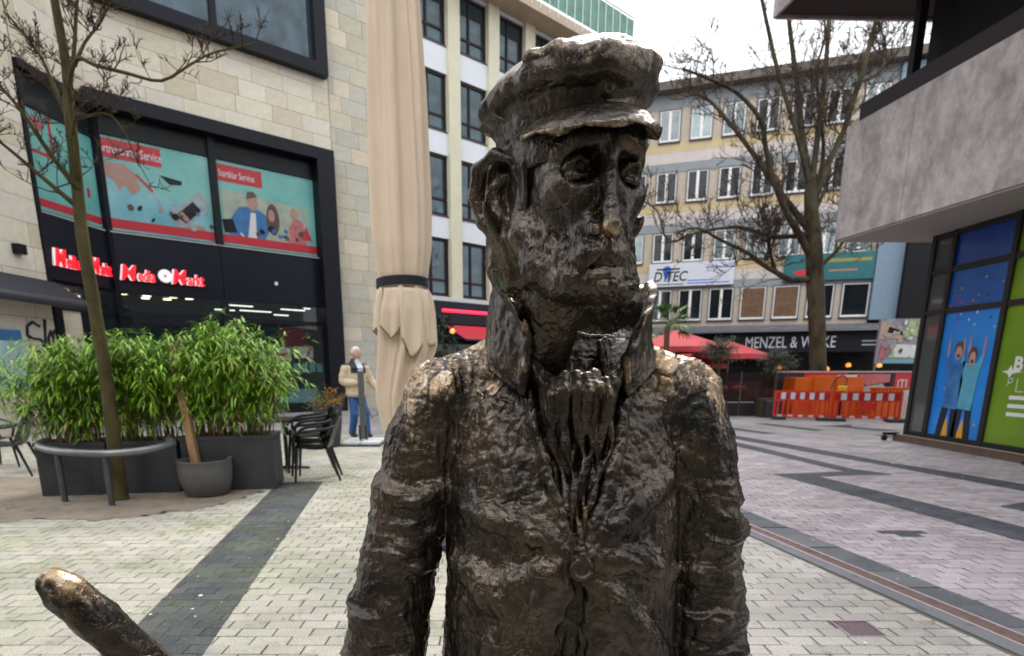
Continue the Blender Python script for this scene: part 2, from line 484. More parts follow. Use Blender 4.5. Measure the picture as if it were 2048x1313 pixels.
mb = MB(); mb.add([(x, y, -0.006) for x, y in HL], [tuple(range(4))]); mb.build('plate', mat('hatch_plate', (0.085, 0.058, 0.07), 0.7, 0.0, spec=0.2, c2=(0.15, 0.11, 0.125), vscale=30, bump=0.6, bscale=35, stretch=(3, 1, 1)), hat)
mb = MB(); mb.tube([(x, y, -0.002) for x, y in HL + HL[:1]], 0.006, 6); mb.build('rim', mat('hatch_rim', (0.33, 0.27, 0.29), 0.5, 0.3), hat)
# bare soil round the young tree
def soil_sheet():
    nx, ny = 70, 44; V, F, idx = [], [], {}
    for i in range(nx):
        for j in range(ny):
            x = -6.6 + 4.0*i/(nx-1); y = 5.15 + 2.4*j/(ny-1)
            wob = 0.05*math.sin(x*7)+0.04*math.sin(x*17+1)+random.uniform(-.03, .03)
            if inside((x, min(y - wob + 0.10, 7.4)), SOIL) or inside((x, y), SOIL):
                idx[i, j] = len(V); V.append((x, y, 0.0028 + 0.003*abs(math.sin(x*3.1+y*2))*random.random() + 0.002*random.random()))
    for (i, j) in list(idx):
        q = [(i, j), (i+1, j), (i+1, j+1), (i, j+1)]
        if all(k in idx for k in q): F.append(tuple(idx[k] for k in q))
    mb = MB(); mb.add(V, F)
    return mb.build('bare_soil', mat('soil', (0.29, 0.245, 0.195), 0.9, 0, c2=(0.18, 0.145, 0.105), vscale=3.0, bump=0.8, bscale=60), None, smooth='all')
tag(soil_sheet(), kind='structure')
litter = MB(); lr = random.Random(5)
M_LEAF = mat('dead_leaf', (0.33, 0.15, 0.05), 0.7, var=0.4, vscale=8)
for k in range(60):
    x = lr.uniform(-5.2, -2.9); y = lr.uniform(5.5, 6.5) if k < 45 else lr.uniform(3, 6); a = lr.uniform(0, 6.3); s = lr.uniform(0.012, 0.035)
    if k >= 45: x = lr.uniform(-2.2, -0.6); s *= 0.5
    z = 0.022 if k < 45 else 0.007
    litter.add([(x+s*math.cos(a), y+s*math.sin(a), z), (x-s*.5*math.sin(a), y+s*.5*math.cos(a), z+.006), (x-s*math.cos(a), y-s*math.sin(a), z+.002), (x+s*.5*math.sin(a), y-s*.5*math.cos(a), z+.005)], [(0, 1, 2, 3)])
tag(litter.build('leaf_litter', M_LEAF), 'small dry brown leaves scattered on soil and paving round the tree', 'leaves', kind='stuff')

specks = MB(); lr = random.Random(15)
for k in range(260):
    y = lr.uniform(2.6, 9.5); x = lr.uniform(-0.8*y, 1.0*y)
    if -0.22*y-.1 < x < 0.42*y: continue
    if inside((x, y), SOIL) or x > 7.6: continue
    s_ = lr.uniform(0.004, 0.012)*(1.8 if lr.random() < .08 else 1); n_ = 6; a0 = lr.uniform(0, 6)
    specks.add([(x+s_*math.cos(a0+6.283*i/n_)*lr.uniform(.6, 1.2), y+s_*math.sin(a0+6.283*i/n_)*lr.uniform(.6, 1.2), 0.0065) for i in range(n_)], [tuple(range(n_))])
tag(specks.build('paper_litter', mat('litter_pale', (0.62, 0.62, 0.58), 0.8)), 'tiny pale scraps and gum spots scattered over the paving', 'litter', kind='stuff')
# ================================================================== buildings
def Tm(loc, rz): return Matrix.Translation(loc) @ Matrix.Rotation(rz, 4, 'Z')
M_BLACK = mat('black_frame', (0.006, 0.007, 0.012), 0.45, var=0.2, vscale=2, spec=0.22)
M_NAVY = mat('navy_panel', (0.006, 0.008, 0.016), 0.35, var=0.15, vscale=1.5, spec=0.25)
M_GLASSD = mat('dark_glass', (0.010, 0.014, 0.017), 0.05, 0.0, spec=0.45)
M_GLASSR = mat('mirror_glass', (0.07, 0.12, 0.15), 0.03, 0.45, spec=0.8, c2=(0.025, 0.035, 0.04), vscale=1.2)
M_GLASSC = mat('shop_glass', (0.02, 0.035, 0.04), 0.03, 0.0, spec=0.9, alpha=0.30)
M_WHITE = mat('white_paint', (0.78, 0.78, 0.78), 0.5, var=0.05, vscale=3)
M_RED = mat('red_print', (0.55, 0.02, 0.035), 0.4, var=0.08, vscale=2)
M_REDGLOW = mat('red_sign', (0.75, 0.01, 0.02), 0.4, emit=(1.0, 0.01, 0.02), estr=0.7)
M_PAPER = mat('white_print', (0.72, 0.74, 0.74), 0.5)
STONE = [mat('stone_cream', (0.62, 0.57, 0.455), 0.8, var=0.09, vscale=5, bump=0.15, bscale=50, objvar=0.07),
         mat('stone_white', (0.65, 0.61, 0.515), 0.8, var=0.07, vscale=5, bump=0.15, bscale=50, objvar=0.06),
         mat('stone_tan', (0.58, 0.52, 0.395), 0.8, var=0.09, vscale=5, bump=0.15, bscale=50, objvar=0.07),
         mat('stone_grey', (0.47, 0.455, 0.385), 0.8, var=0.09, vscale=5, bump=0.15, bscale=50, objvar=0.08),
         mat('stone_olive', (0.485, 0.45, 0.35), 0.8, var=0.1, vscale=5, bump=0.15, bscale=50, objvar=0.08)]
srng = random.Random(12)
slab_mesh = {}
def slabs(parent, M, u0, u1, z0, z1, pal, w=0.9, h=0.44, holes=(), y=-0.03):
    """stone cladding: each slab a part of its own, joints open"""
    r = 0; z = z0
    while z < z1 - 0.05:
        hh = min(h, z1 - z); u = u0 - srng.random()*w*0.9
        while u < u1 - 0.03:
            ww = w*srng.choice((0.7, 0.85, 1.0, 1.0, 1.15)); a, b = max(u, u0), min(u + ww, u1)
            if b - a > 0.06 and not any(a < H[1]-0.02 and b > H[0]+0.02 and z < H[3]-0.02 and z+hh > H[2]+0.02 for H in holes):
                key = (round(b-a, 2), round(hh, 2))
                if key not in slab_mesh:
                    me = MB().cbox(-key[0]/2+.004, key[0]/2-.004, -0.025, 0.0, -key[1]/2+.004, key[1]/2-.004, 0.003).mesh('slab'); me.materials.append(STONE[0]); slab_mesh[key] = me
                o = link('stone_slab', slab_mesh[key], parent)
                o.matrix_local = M @ Matrix.Translation(((a+b)/2, y + srng.uniform(-.002, .002), z+hh/2))
                o.material_slots[0].link = 'OBJECT'; o.material_slots[0].material = STONE[srng.choice(pal)]
            elif b - a > 0.06:
                for H in holes:                       # cut slabs beside an opening
                    for aa, bb in ((a, min(b, H[0])), (max(a, H[1]), b)):
                        if bb - aa > 0.08 and a < H[1] and b > H[0] and z < H[3]-.02 and z+hh > H[2]+.02 and (bb <= H[0]+1e-6 or aa >= H[1]-1e-6):
                            o = MB().cbox(-(bb-aa)/2+.004, (bb-aa)/2-.004, -0.025, 0.0, -hh/2+.004, hh/2-.004, 0.003).build('stone_slab', STONE[srng.choice(pal)], parent)
                            o.matrix_local = M @ Matrix.Translation(((aa+bb)/2, y, z+hh/2))
            u += ww
        z += h; r += 1

# ---------------------------------------------------------------- electronics shop building
shop = thing('shop_building', 'stone-clad shop building with black-framed windows and red lettered sign', 'building', (-5.2, 20.17, 0), R(41.3))
I4 = Matrix.Identity(4)
LW = Matrix.Translation((-6.35, 0, 0)) @ Matrix.Rotation(R(84-41.3), 4, 'Z')     # left wing, folding towards the square
PDARK_ = mat('print_dark', (0.010, 0.010, 0.012), 0.5, spec=0.2)
M_WALLB = mat('wall_backing', (0.34, 0.31, 0.24), 0.9)
MB().box(-7.6, 3.45, 0.0, 6.0, 7.7, 15.5).box(-0.05, 3.45, 0.0, 6.0, 0, 7.7).build('wall', M_WALLB, shop)
MB().box(-7.4, -0.02, 0.12, 0.2, 3.44, 7.72).box(-2.2, 0.3, 0.12, 0.2, 3.44, 7.72, LW).build('band_backing', PDARK_, shop)
MB().box(-6.45, -0.62, -0.10, 0.1, 4.805, 4.845).box(-1.99, -0.08, -0.08, 0.1, 4.805, 4.845, LW).build('window_sill', mat('sill_grey', (0.30, 0.32, 0.33), 0.5), shop)
MB().box(-9.5, -0.1, 5.1, 5.2, 0, 3.6).box(-9.8, -0.1, 0.2, 5.2, 3.52, 3.6).build('shop_shell', PDARK_, shop)
MB().box(-9.6, -9.5, -2.0, 5.2, 0, 3.6).build('shop_end', PDARK_, shop)
b = MB(); b.box(-5.2, -2.05, 0.0, 0.4, 0, 15.5, LW).box(-2.05, 0.0, 0.0, 0.4, 7.72, 15.5, LW); b.build('side_wall', M_WALLB, shop)
slabs(shop, I4, -6.6, 0.05, 7.98, 10.0, (0, 0, 1, 1, 2))
slabs(shop, I4, -7.6, -6.05, 10.0, 13.2, (0, 0, 1, 1, 2))
slabs(shop, I4, 0.06, 3.4, 0.0, 13.4, (2, 3, 3, 4, 4), w=0.78, h=0.46)
slabs(shop, LW, -5.2, -2.08, 0.0, 10.5, (0, 0, 0, 1, 2), w=1.3, h=0.5)
slabs(shop, LW, -2.05, -0.1, 7.78, 11.4, (0, 0, 1, 2), w=1.0)
# upper window box
fr = MB()
fr.box(-6.05, -0.05, -0.34, 0.02, 9.98, 10.30).box(-0.42, -0.05, -0.34, 0.02, 10.30, 15).box(-6.05, -5.75, -0.34, 0.02, 10.30, 15).box(-3.30, -3.14, -0.20, 0.02, 10.30, 15)
fr.build('upper_window_frame', M_BLACK, shop)
for a, b_ in ((-5.75, -3.30), (-3.14, -0.42)):
    box_part('pane', M_GLASSR, shop, a, b_, -0.10, -0.08, 10.30, 15)
# big black frame round poster windows, sign band and shop front
fr = MB()
fr.box(-6.5, -0.05, -0.40, 0.02, 7.62, 7.95).box(-0.62, -0.05, -0.40, 0.02, 0.0, 7.62).box(-3.68, -3.50, -0.14, 0.02, 4.86, 7.62)
fr.box(-2.07, -1.99, -0.10, 0.1, 0.0, 7.62, LW).box(-2.07, 0.05, -0.16, 0.1, 7.62, 7.78, LW).box(-0.08, 0.10, -0.14, 0.1, 0, 7.62, LW)
fr.build('black_window_surround', M_BLACK, shop)
tr = MB().box(-6.45, -0.62, -0.07, 0.0, 7.10, 7.16).box(-1.99, -0.08, -0.07, 0.0, 6.95, 7.01, LW)
tr.build('transom', M_BLACK, shop)
pb = MB().box(-6.40, -3.60, -0.06, 0.0, 3.40, 4.80).box(-3.585, -0.62, -0.06, 0.0, 3.40, 4.80).box(-1.99, -0.06, -0.06, 0.0, 3.40, 4.80, LW)
pb.build('sign_band', M_NAVY, shop)
box_part('camera_dome', M_WHITE, shop, -2.10, -2.02, -0.12, -0.06, 3.88, 3.97)
# poster windows: prints behind glass
M_TEAL = mat('poster_teal', (0.11, 0.44, 0.42), 0.3, c2=(0.28, 0.62, 0.56), vscale=0.7)
M_CYAN = mat('poster_cyan', (0.10, 0.42, 0.52), 0.3, c2=(0.32, 0.62, 0.66), vscale=0.9)
def flat(name, m, parent, pts, y, M=None):
    mb = MB(); n_ = len(pts)
    A = sum(pts[i][0]*pts[(i+1) % n_][1]-pts[(i+1) % n_][0]*pts[i][1] for i in range(n_))
    if A < 0: pts = pts[::-1]
    mb.prism(pts, y, y+0.002, 'y', M); return mb.build(name, m, parent)
def ellp(cx, cz, rx, rz_, n_=14, rot=0.0):
    return [(cx+rx*math.cos(t)*math.cos(rot)-rz_*math.sin(t)*math.sin(rot), cz+rx*math.cos(t)*math.sin(rot)+rz_*math.sin(t)*math.cos(rot)) for t in [2*math.pi*k/n_ for k in range(n_)]]
SKIN = mat('print_skin', (0.52, 0.30, 0.24), 0.4, c2=(0.40, 0.22, 0.18), vscale=5)
PBLUE = mat('print_blue', (0.03, 0.13, 0.36), 0.4, c2=(0.05, 0.22, 0.48), vscale=4)
PDARK = MATS['print_dark']
PGREY = mat('print_grey', (0.33, 0.40, 0.42), 0.4, var=0.3, vscale=4)
PBROWN = mat('print_brown', (0.10, 0.055, 0.035), 0.4)
PPINK = mat('print_pink', (0.50, 0.15, 0.16), 0.4, var=0.3, vscale=5)
p1 = box_part('poster', M_CYAN, shop, -6.36, -3.69, -0.02, -0.012, 4.88, 7.09)
flat('poster_field', M_TEAL, p1, [(-6.36, 6.3), (-3.69, 5.6), (-3.69, 7.09), (-6.36, 7.09)], -0.0235)
flat('poster_banner', M_RED, p1, [(-6.36, 6.58), (-4.86, 6.58), (-4.86, 7.03), (-6.36, 7.03)], -0.027)
flat('poster_strip', M_RED, p1, [(-6.36, 4.93), (-3.69, 4.93), (-3.69, 5.16), (-6.36, 5.16)], -0.027)
flat('poster_hand', SKIN, p1, [(-6.2, 6.48), (-5.75, 6.5), (-5.5, 6.3), (-5.42, 5.95), (-5.62, 5.78), (-5.78, 6.0), (-5.9, 5.85), (-6.02, 6.08), (-6.3, 6.2)], -0.027)
flat('poster_sleeve', PGREY, p1, [(-6.36, 6.1), (-5.95, 6.15), (-6.0, 6.5), (-6.36, 6.5)], -0.026)
flat('poster_tool', M_RED, p1, [(-5.52, 6.28), (-5.47, 6.32), (-5.12, 5.98), (-5.16, 5.92)], -0.030)
flat('poster_tool_shaft', PGREY, p1, [(-5.16, 5.95), (-5.12, 5.98), (-4.92, 5.55), (-4.96, 5.54)], -0.030)
flat('poster_device', PGREY, p1, [(-4.85, 5.42), (-4.02, 6.16), (-3.72, 5.86), (-4.40, 5.17), (-4.62, 5.17)], -0.027)
flat('poster_device_screen', PDARK, p1, [(-4.66, 5.45), (-4.18, 5.88), (-3.98, 5.68), (-4.40, 5.28)], -0.030)
flat('poster_device_chip', SKIN, p1, [(-4.60, 5.47), (-4.48, 5.58), (-4.30, 5.40), (-4.38, 5.32)], -0.033)
flat('poster_board', PDARK, p1, [(-4.95, 6.40), (-4.40, 6.34), (-4.42, 6.24), (-4.72, 6.2)], -0.029)
flat('poster_thumb', SKIN, p1, [(-4.5, 5.16), (-4.2, 5.3), (-3.95, 5.26), (-3.9, 5.17)], -0.031)
text_part('poster_lettering', 'Sofortreparatur Service', M_PAPER, p1, -6.46, -0.032, 6.70, 0.30, 0.001, sx=0.56, bold=0.002)
p2 = box_part('poster', M_TEAL, shop, -3.48, -0.64, -0.02, -0.012, 4.88, 7.09)
flat('poster_banner', M_RED, p2, [(-3.48, 6.56), (-2.22, 6.56), (-2.22, 7.0), (-3.48, 7.0)], -0.027)
flat('poster_strip', M_RED, p2, [(-3.48, 4.93), (-0.64, 4.93), (-0.64, 5.16), (-3.48, 5.16)], -0.027)
flat('poster_photo', mat('print_cream', (0.50, 0.53, 0.42), 0.4, c2=(0.28, 0.36, 0.30), vscale=2.5), p2, [(-3.40, 5.16), (-0.9, 5.16), (-0.9, 6.2), (-3.40, 6.35)], -0.025)
flat('poster_shirt', PBLUE, p2, [(-3.3, 5.16), (-3.25, 5.55), (-2.95, 5.95), (-2.55, 6.02), (-2.2, 5.85), (-2.05, 5.5), (-2.25, 5.16)], -0.028)
flat('poster_undershirt', M_PAPER, p2, [(-2.75, 5.16), (-2.62, 5.85), (-2.48, 5.85), (-2.5, 5.16)], -0.031)
flat('poster_face', SKIN, p2, ellp(-2.55, 6.12, 0.15, 0.22), -0.034)
flat('poster_hair', PBROWN, p2, [(-2.72, 6.2), (-2.68, 6.40), (-2.5, 6.42), (-2.40, 6.3), (-2.5, 6.26)], -0.037)
flat('poster_hair', PBROWN, p2, ellp(-1.98, 5.75, 0.20, 0.44), -0.031)
flat('poster_face', SKIN, p2, ellp(-2.02, 5.85, 0.10, 0.17), -0.037)
flat('poster_child', PPINK, p2, [(-1.55, 5.16), (-1.5, 5.6), (-1.3, 5.9), (-1.05, 5.8), (-0.95, 5.16)], -0.031)
flat('poster_face', SKIN, p2, ellp(-1.32, 6.0, 0.12, 0.17), -0.034)
flat('poster_triangle', M_RED, p2, [(-1.12, 5.3), (-0.95, 5.72), (-0.78, 5.3)], -0.037)
flat('poster_laptop', PDARK, p2, [(-3.40, 5.2), (-3.05, 5.25), (-3.15, 5.6), (-3.45, 5.55)], -0.033)
text_part('poster_lettering', 'Startklar Service', M_PAPER, p2, -3.44, -0.032, 6.68, 0.25, 0.001, sx=0.60, bold=0.002)
p3 = MB().box(-1.98, -0.09, -0.02, -0.012, 4.88, 6.94, LW).build('poster', M_TEAL, shop)
flat('poster_strip', M_RED, p3, [(-1.98, 4.95), (-0.09, 4.95), (-0.09, 5.12), (-1.98, 5.12)], -0.027, LW)
for q in ([(-1.95, 6.05), (-1.30, 6.05), (-1.30, 6.12), (-1.95, 6.12)], [(-1.37, 6.12), (-1.30, 6.12), (-1.30, 6.9), (-1.37, 6.9)]):
    flat('poster_square', M_RED, p3, q, -0.027, LW)
flat('poster_bear', PPINK, p3, ellp(-1.68, 6.68, 0.2, 0.14), -0.027, LW)
for q in ([(-1.0, 5.9), (-0.66, 5.75), (-0.66, 5.68), (-1.0, 5.83)], [(-0.86, 5.25), (-0.72, 5.25), (-0.74, 5.36), (-0.84, 5.36)], [(-0.45, 5.5), (-0.36, 5.5), (-0.36, 5.72), (-0.45, 5.72)]):
    flat('poster_mark', M_RED, p3, q, -0.027, LW)
flat('poster_phone', PGREY, p3, [(-0.92, 5.4), (-0.70, 5.4), (-0.70, 5.68), (-0.92, 5.68)], -0.025, LW)
gl = MB().box(-6.45, -3.69, -0.05, -0.045, 4.82, 7.6).build('pane', mat('poster_glass', (0.02, 0.04, 0.04), 0.03, spec=0.5, alpha=0.08), shop)
MB().box(-3.49, -0.63, -0.05, -0.045, 4.82, 7.6).build('pane', MATS['poster_glass'], shop)
MB().box(-1.98, -0.09, -0.05, -0.045, 4.82, 7.6, LW).build('pane', MATS['poster_glass'], shop)
mb = MB().box(-6.4, -0.64, 0.02, 0.03, 7.1, 7.62).box(-1.98, -0.09, 0.02, 0.03, 6.9, 7.62, LW); mb.build('dark_void', PDARK, shop)
for k in range(26):                                     # small printed details of the pictures
    a_, b_ = (-5.9, -3.75) if k % 2 else (-3.38, -0.95); x = srng.uniform(a_, b_); z = srng.uniform(5.2, 5.75 if k % 2 else 5.5); w_ = srng.uniform(.03, .10)
    flat('poster_detail', srng.choice((PGREY, PDARK, M_PAPER, SKIN, PBROWN, PBLUE)), p1 if k % 2 else p2, ellp(x, z, w_, w_*srng.uniform(.3, 1.4), 8, srng.uniform(0, 3)), -0.0385)
# red letters with white edges and the spiral emblem
def shop_sign(M, s, name_):
    sg = MB().box(0, 2.15, 0.0, 0.01, -0.02, 0.0)
    root = sg.build('sign_rail', M_NAVY, shop); root.matrix_local = M
    for m_, dx, dy, bd in ((M_WHITE_S, -0.035, 0.0, 0.016), (M_REDGLOW, 0.0, -0.05, 0.010)):
        for body, x, sz, sx_ in (('M', 0.02, 0.55, 0.80), ('edia', 0.42, 0.42, 0.58), ('M', 1.20, 0.55, 0.80), ('arkt', 1.60, 0.42, 0.60)):
            text_part('sign_letters', body, m_, root, x+dx, dy-0.03, 0.0, sz, 0.022, sx=sx_, shear=0.22 if body == 'M' else 0.08, bold=bd*0.35)
    d = MB()
    for k in range(14):
        a = 2*math.pi*k/14
        pts = [(1.06+r_*math.cos(a+2.2*(r_/0.17)), 0.18+r_*math.sin(a+2.2*(r_/0.17))) for r_ in (0.03, 0.07, 0.11, 0.15, 0.175)]
        d.tube([(x, -0.07, z) for x, z in pts], [0.007, 0.011, 0.016, 0.019, 0.006], 6)
    d.build('sign_emblem', M_WHITE_S, root)
    root.scale = (s, 1, 1)
M_WHITE_S = mat('sign_white', (0.8, 0.78, 0.8), 0.4, emit=(1, .9, .95), estr=0.25)
shop_sign(Matrix.Translation((-6.20, -0.10, 3.66)), 1.02, 'a')
shop_sign(LW @ Matrix.Translation((-1.94, -0.10, 3.70)), 0.86, 'b')
# ground floor shop front with the lit interior behind it
fr = MB()
fr.box(-6.40, -0.62, -0.05, 0.02, 3.32, 3.40).box(-6.40, -0.62, -0.05, 0.02, 2.74, 2.86).box(-3.68, -3.50, -0.08, 0.02, 0, 3.32).box(-6.42, -6.34, -0.05, 0.02, 0, 3.32)
fr.box(-6.0, -5.92, -0.05, 0.02, 0, 2.74).box(-5.18, -5.08, -0.05, 0.02, 0, 2.6).box(-4.40, -4.32, -0.05, 0.02, 0, 2.74).box(-5.92, -4.40, -0.05, 0.02, 2.55, 2.74).box(-3.5, -0.62, -0.05, 0.02, 0, 0.3)
fr.box(-1.99, -0.08, -0.05, 0.02, 2.74, 2.86, LW).box(-1.2, -1.1, -0.05, 0.02, 0, 2.74, LW).box(-1.99, -1.80, -0.06, 0.02, 0, 2.74, LW)
fr.build('shopfront_frame', M_BLACK, shop)
MB().box(-1.80, -1.2, 0.0, 0.03, 0, 2.74, LW).build('side_panel', STONE[2], shop)
for a, b_, z0, z1 in ((-6.34, -3.68, 2.86, 3.32), (-3.5, -0.62, 2.86, 3.32), (-6.34, -6.0, 0, 2.74), (-5.92, -5.18, 0, 2.55), (-5.08, -4.40, 0, 2.55), (-4.32, -3.68, 0, 2.74), (-3.5, -0.62, 0.3, 2.74)):
    box_part('pane', M_GLASSC, shop, a, b_, -0.02, -0.012, z0, z1)
MB().box(-1.10, -0.08, -0.02, -0.012, 0, 2.74, LW).box(-1.99, -0.08, -0.02, -0.012, 2.86, 3.32, LW).build('pane', M_GLASSC, shop)
M_IN = mat('shop_interior', (0.055, 0.065, 0.07), 0.8, var=0.3, vscale=1)
MB().box(-9.5, -0.1, 5.0, 5.1, 0, 3.4).box(-9.5, -0.1, 0.2, 5.0, 3.45, 3.5).box(-9.5, -0.1, 0.2, 5.0, 0.01, 0.02).build('interior', M_IN, shop)
M_LAMP = mat('ceiling_lamp', (1, 0.9, 0.7), 0.5, emit=(1.0, 0.86, 0.62), estr=3)
M_TUBE = mat('ceiling_tube', (1, 1, 1), 0.5, emit=(0.95, 1.0, 0.92), estr=1.6)
for k, (u, y) in enumerate(((-6.0, 0.8), (-5.4, 0.9), (-5.3, 1.6), (-4.75, 0.8), (-4.75, 1.5), (-4.3, 0.9), (-6.6, 1.5), (-7.3, 1.0), (-7.4, 1.9), (-6.9, 2.4))):
    MB().lathe([(0.0, 0), (0.11, 0), (0.11, 0.03), (0.0, 0.03)], 12, (u, y, 3.39)).build('ceiling_lamp', M_LAMP, shop)
for k, (u0, u1, y, z) in enumerate(((-3.4, -2.5, 0.8, 3.28), (-3.4, -2.8, 1.6, 3.2), (-2.7, -1.7, 1.4, 3.2), (-1.6, -0.8, 0.8, 3.26), (-1.5, -1.0, 1.7, 3.15), (-0.95, -0.75, 0.5, 3.3))):
    box_part('ceiling_tube', M_TUBE, shop, u0, u1, y, y+0.06, z, z+0.03)
box_part('shelf_red', M_RED, shop, -1.5, -0.65, 1.2, 1.3, 1.9, 2.75)
box_part('door_notice', M_PAPER, shop, -1.62, -0.98, 0.0, 0.006, 1.72, 2.08)
flat('notice_arrow', M_RED, shop, [(-1.60, 2.05), (-1.52, 2.05), (-1.36, 1.78), (-1.44, 1.78)], -0.004)
flat('notice_arrow', M_RED, shop, [(-1.08, 2.05), (-1.0, 2.05), (-1.16, 1.78), (-1.24, 1.78)], -0.004)
box_part('door_notice', M_PAPER, shop, -2.35, -1.72, 0.0, 0.006, 1.66, 2.04)
flat('notice_line', M_RED, shop, [(-2.3, 1.78), (-1.8, 1.78), (-1.8, 1.88), (-2.3, 1.88)], -0.004)
for k in range(4):
    box_part('leaflet', M_TEAL, shop, -1.66+0.26*k, -1.46+0.26*k, 0.0, 0.005, 1.28, 1.55)
flat('window_print', M_CYAN, shop, [(-2.6, 0.32), (-0.95, 0.32), (-0.95, 0.75), (-1.9, 0.75)], -0.004)
flat('window_print', M_RED, shop, [(-2.55, 0.62), (-2.3, 0.62), (-1.9, 1.0), (-2.2, 1.0)], -0.006)
# side wall things: info panel, graffiti, wall lamp
MB().box(-3.95, -2.98, -0.08, -0.05, 0.9, 2.25, LW).build('info_panel', mat('panel_pale', (0.42, 0.60, 0.60), 0.4, var=0.25, vscale=3), shop)
MB().box(-3.9, -3.03, -0.095, -0.081, 1.98, 2.2, LW).build('info_panel_heading', PBLUE, shop)
gf = MB()
def gcurve(pts, r=0.035):
    P = []
    for i in range(len(pts)-1):
        for t in (0, .34, .67): P.append((pts[i][0]+(pts[i+1][0]-pts[i][0])*t, -0.058, pts[i][1]+(pts[i+1][1]-pts[i][1])*t))
    P.append((pts[-1][0], -0.058, pts[-1][1]))
    gf.tube([LW @ Vector(p) for p in P], [r*(0.7+0.4*random.random()) for _ in P], 6)
gcurve([(-2.50, 2.32), (-2.66, 2.40), (-2.82, 2.30), (-2.85, 2.12), (-2.72, 2.05), (-2.52, 2.04), (-2.45, 1.92), (-2.52, 1.80), (-2.70, 1.76)])
gcurve([(-2.42, 1.95), (-2.34, 2.48)]); gcurve([(-2.34, 1.75), (-2.31, 2.10), (-2.22, 2.24), (-2.18, 2.1), (-2.22, 1.75)]); gcurve([(-2.22, 2.1), (-2.12, 2.26), (-2.06, 2.1), (-2.06, 1.72)])
gf.build('graffiti', mat('spray_paint', (0.02, 0.022, 0.03), 0.8), shop)
MB().box(-2.86, -2.66, -0.22, -0.05, 3.78, 3.98, LW).build('wall_lamp', M_BLACK, shop)

# ---------------------------------------------------------------- roller awning on the left
aw = thing('roller_awning', 'dark grey roller awning cassette over the cafe seats by the graffiti wall', 'awning', (-5.2, 20.17, 0), R(41.3))
def LWp(u, y, z): return LW @ Vector((u, y, z))
c = MB().tube([LWp(-6.6, -0.62, 3.62), LWp(-1.72, -0.62, 2.72)] if False else [LWp(-6.5, -0.75, 2.86), LWp(-1.75, -0.75, 2.80)], 0.10, 14)
c.build('front_bar', mat('awning_metal', (0.05, 0.055, 0.065), 0.4, 0.3), aw, smooth=True)
mb = MB(); mb.add([LWp(-6.5, -0.06, 3.42), LWp(-1.9, -0.06, 3.34), LWp(-1.8, -0.75, 2.90), LWp(-6.5, -0.75, 2.96)], [(0, 1, 2, 3)]); mb.add([LWp(-6.5, -0.06, 3.40), LWp(-1.9, -0.06, 3.32), LWp(-1.8, -0.75, 2.88), LWp(-6.5, -0.75, 2.94)], [(3, 2, 1, 0)])
mb.build('fabric', mat('awning_cloth', (0.022, 0.024, 0.035), 0.8), aw)
c = MB().tube([LWp(-1.95, -0.04, 3.0), LWp(-1.85, -0.72, 2.82)], 0.03, 8); c.build('arm', MATS['awning_metal'], aw)

# ---------------------------------------------------------------- white office building behind the parasol
office = thing('office_building', 'white office block with cream pilasters and dark brown windows over a red awning', 'building', (-5.2, 20.17, 0), R(41.3))
M_CREAM = mat('pilaster_cream', (0.62, 0.60, 0.45), 0.7, var=0.06, vscale=3)
M_SPAN = mat('spandrel_white', (0.66, 0.70, 0.74), 0.5, var=0.04, vscale=2)
M_WOOD = mat('window_brown', (0.020, 0.013, 0.014), 0.5, spec=0.25)
MB().box(3.45, 14.0, 0.30, 8.0, 0, 14.3).build('wall', mat('office_wall', (0.05, 0.045, 0.04), 0.9), office)
sills = [4.07, 6.87, 9.67, 12.37]; heads = [6.10, 8.90, 11.50, 14.2]
PITCH = 1.87
for k in range(6):
    u = 4.67 + PITCH*k
    MB().box(u, u+0.52, -0.10, 0.30, 3.9, 14.3).build('pilaster', M_CREAM, office)
wm = MB(); W_, H_ = 1.35, 2.03
wm.box(0, W_, 0, .08, 0, .10).box(0, W_, 0, .08, H_-.10, H_).box(0, .09, 0, .08, .1, H_-.1).box(W_-.09, W_, 0, .08, .1, H_-.1).box(.52, .60, 0, .08, .1, H_-.1).box(.09, W_-.09, .012, .07, .52, .60)
wme = wm.mesh('window'); wme.materials.append(M_WOOD)
gme = MB().box(.05, W_-.05, .05, .06, .05, H_-.05).mesh('pane'); gme.materials.append(M_GLASSR)
cme = MB().box(.95, W_-.08, .064, .068, .1, H_-.1).mesh('blind'); cme.materials.append(mat('blind_beige', (0.38, 0.33, 0.24), 0.8))
for r in range(4):
    for k in range(-1, 5):
        u = 5.19 + PITCH*k
        w = link('window', wme, office, (u, 0.10, sills[r])); w.scale.z = (heads[r]-sills[r])/H_
        g_ = link('pane', gme, w); bl = link('blind', cme, w)
        MB().box(0.0, W_, 0.0, 0.12, -0.05, -0.002).build('sill', mat('sill_dark', (0.05, 0.05, 0.06), 0.5), w, loc=(0, -0.10, 0))
        z1 = sills[r+1]-0.05 if r < 3 else 14.3
        MB().box(u, u+W_, 0.02, 0.2, heads[r], z1).build('spandrel', M_SPAN, office)
MB().box(3.45, 14.0, -0.14, 0.3, 3.86, 4.02).build('ledge', mat('ledge_white', (0.6, 0.6, 0.6), 0.6), office)
MB().box(3.45, 14.0, -0.20, 0.3, 3.05, 3.86).build('fascia', M_NAVY, office)
MB().tube([(4.1, -0.24, 3.52), (9.5, -0.24, 3.52)], 0.055, 8).build('neon_tube', mat('neon_red', (1, .03, .08), .4, emit=(1.0, 0.02, 0.06), estr=1.6), office)
MB().box(3.45, 14.0, -0.9, 8.0, 14.3, 14.62).build('roof_slab', mat('roof_beige', (0.46, 0.38, 0.28), 0.8, var=0.1, vscale=2), office)
rl = MB()
for k in range(15):
    rl.box(7.4+0.47*k, 7.43+0.47*k, -0.95, -0.92, 14.4, 16.0)
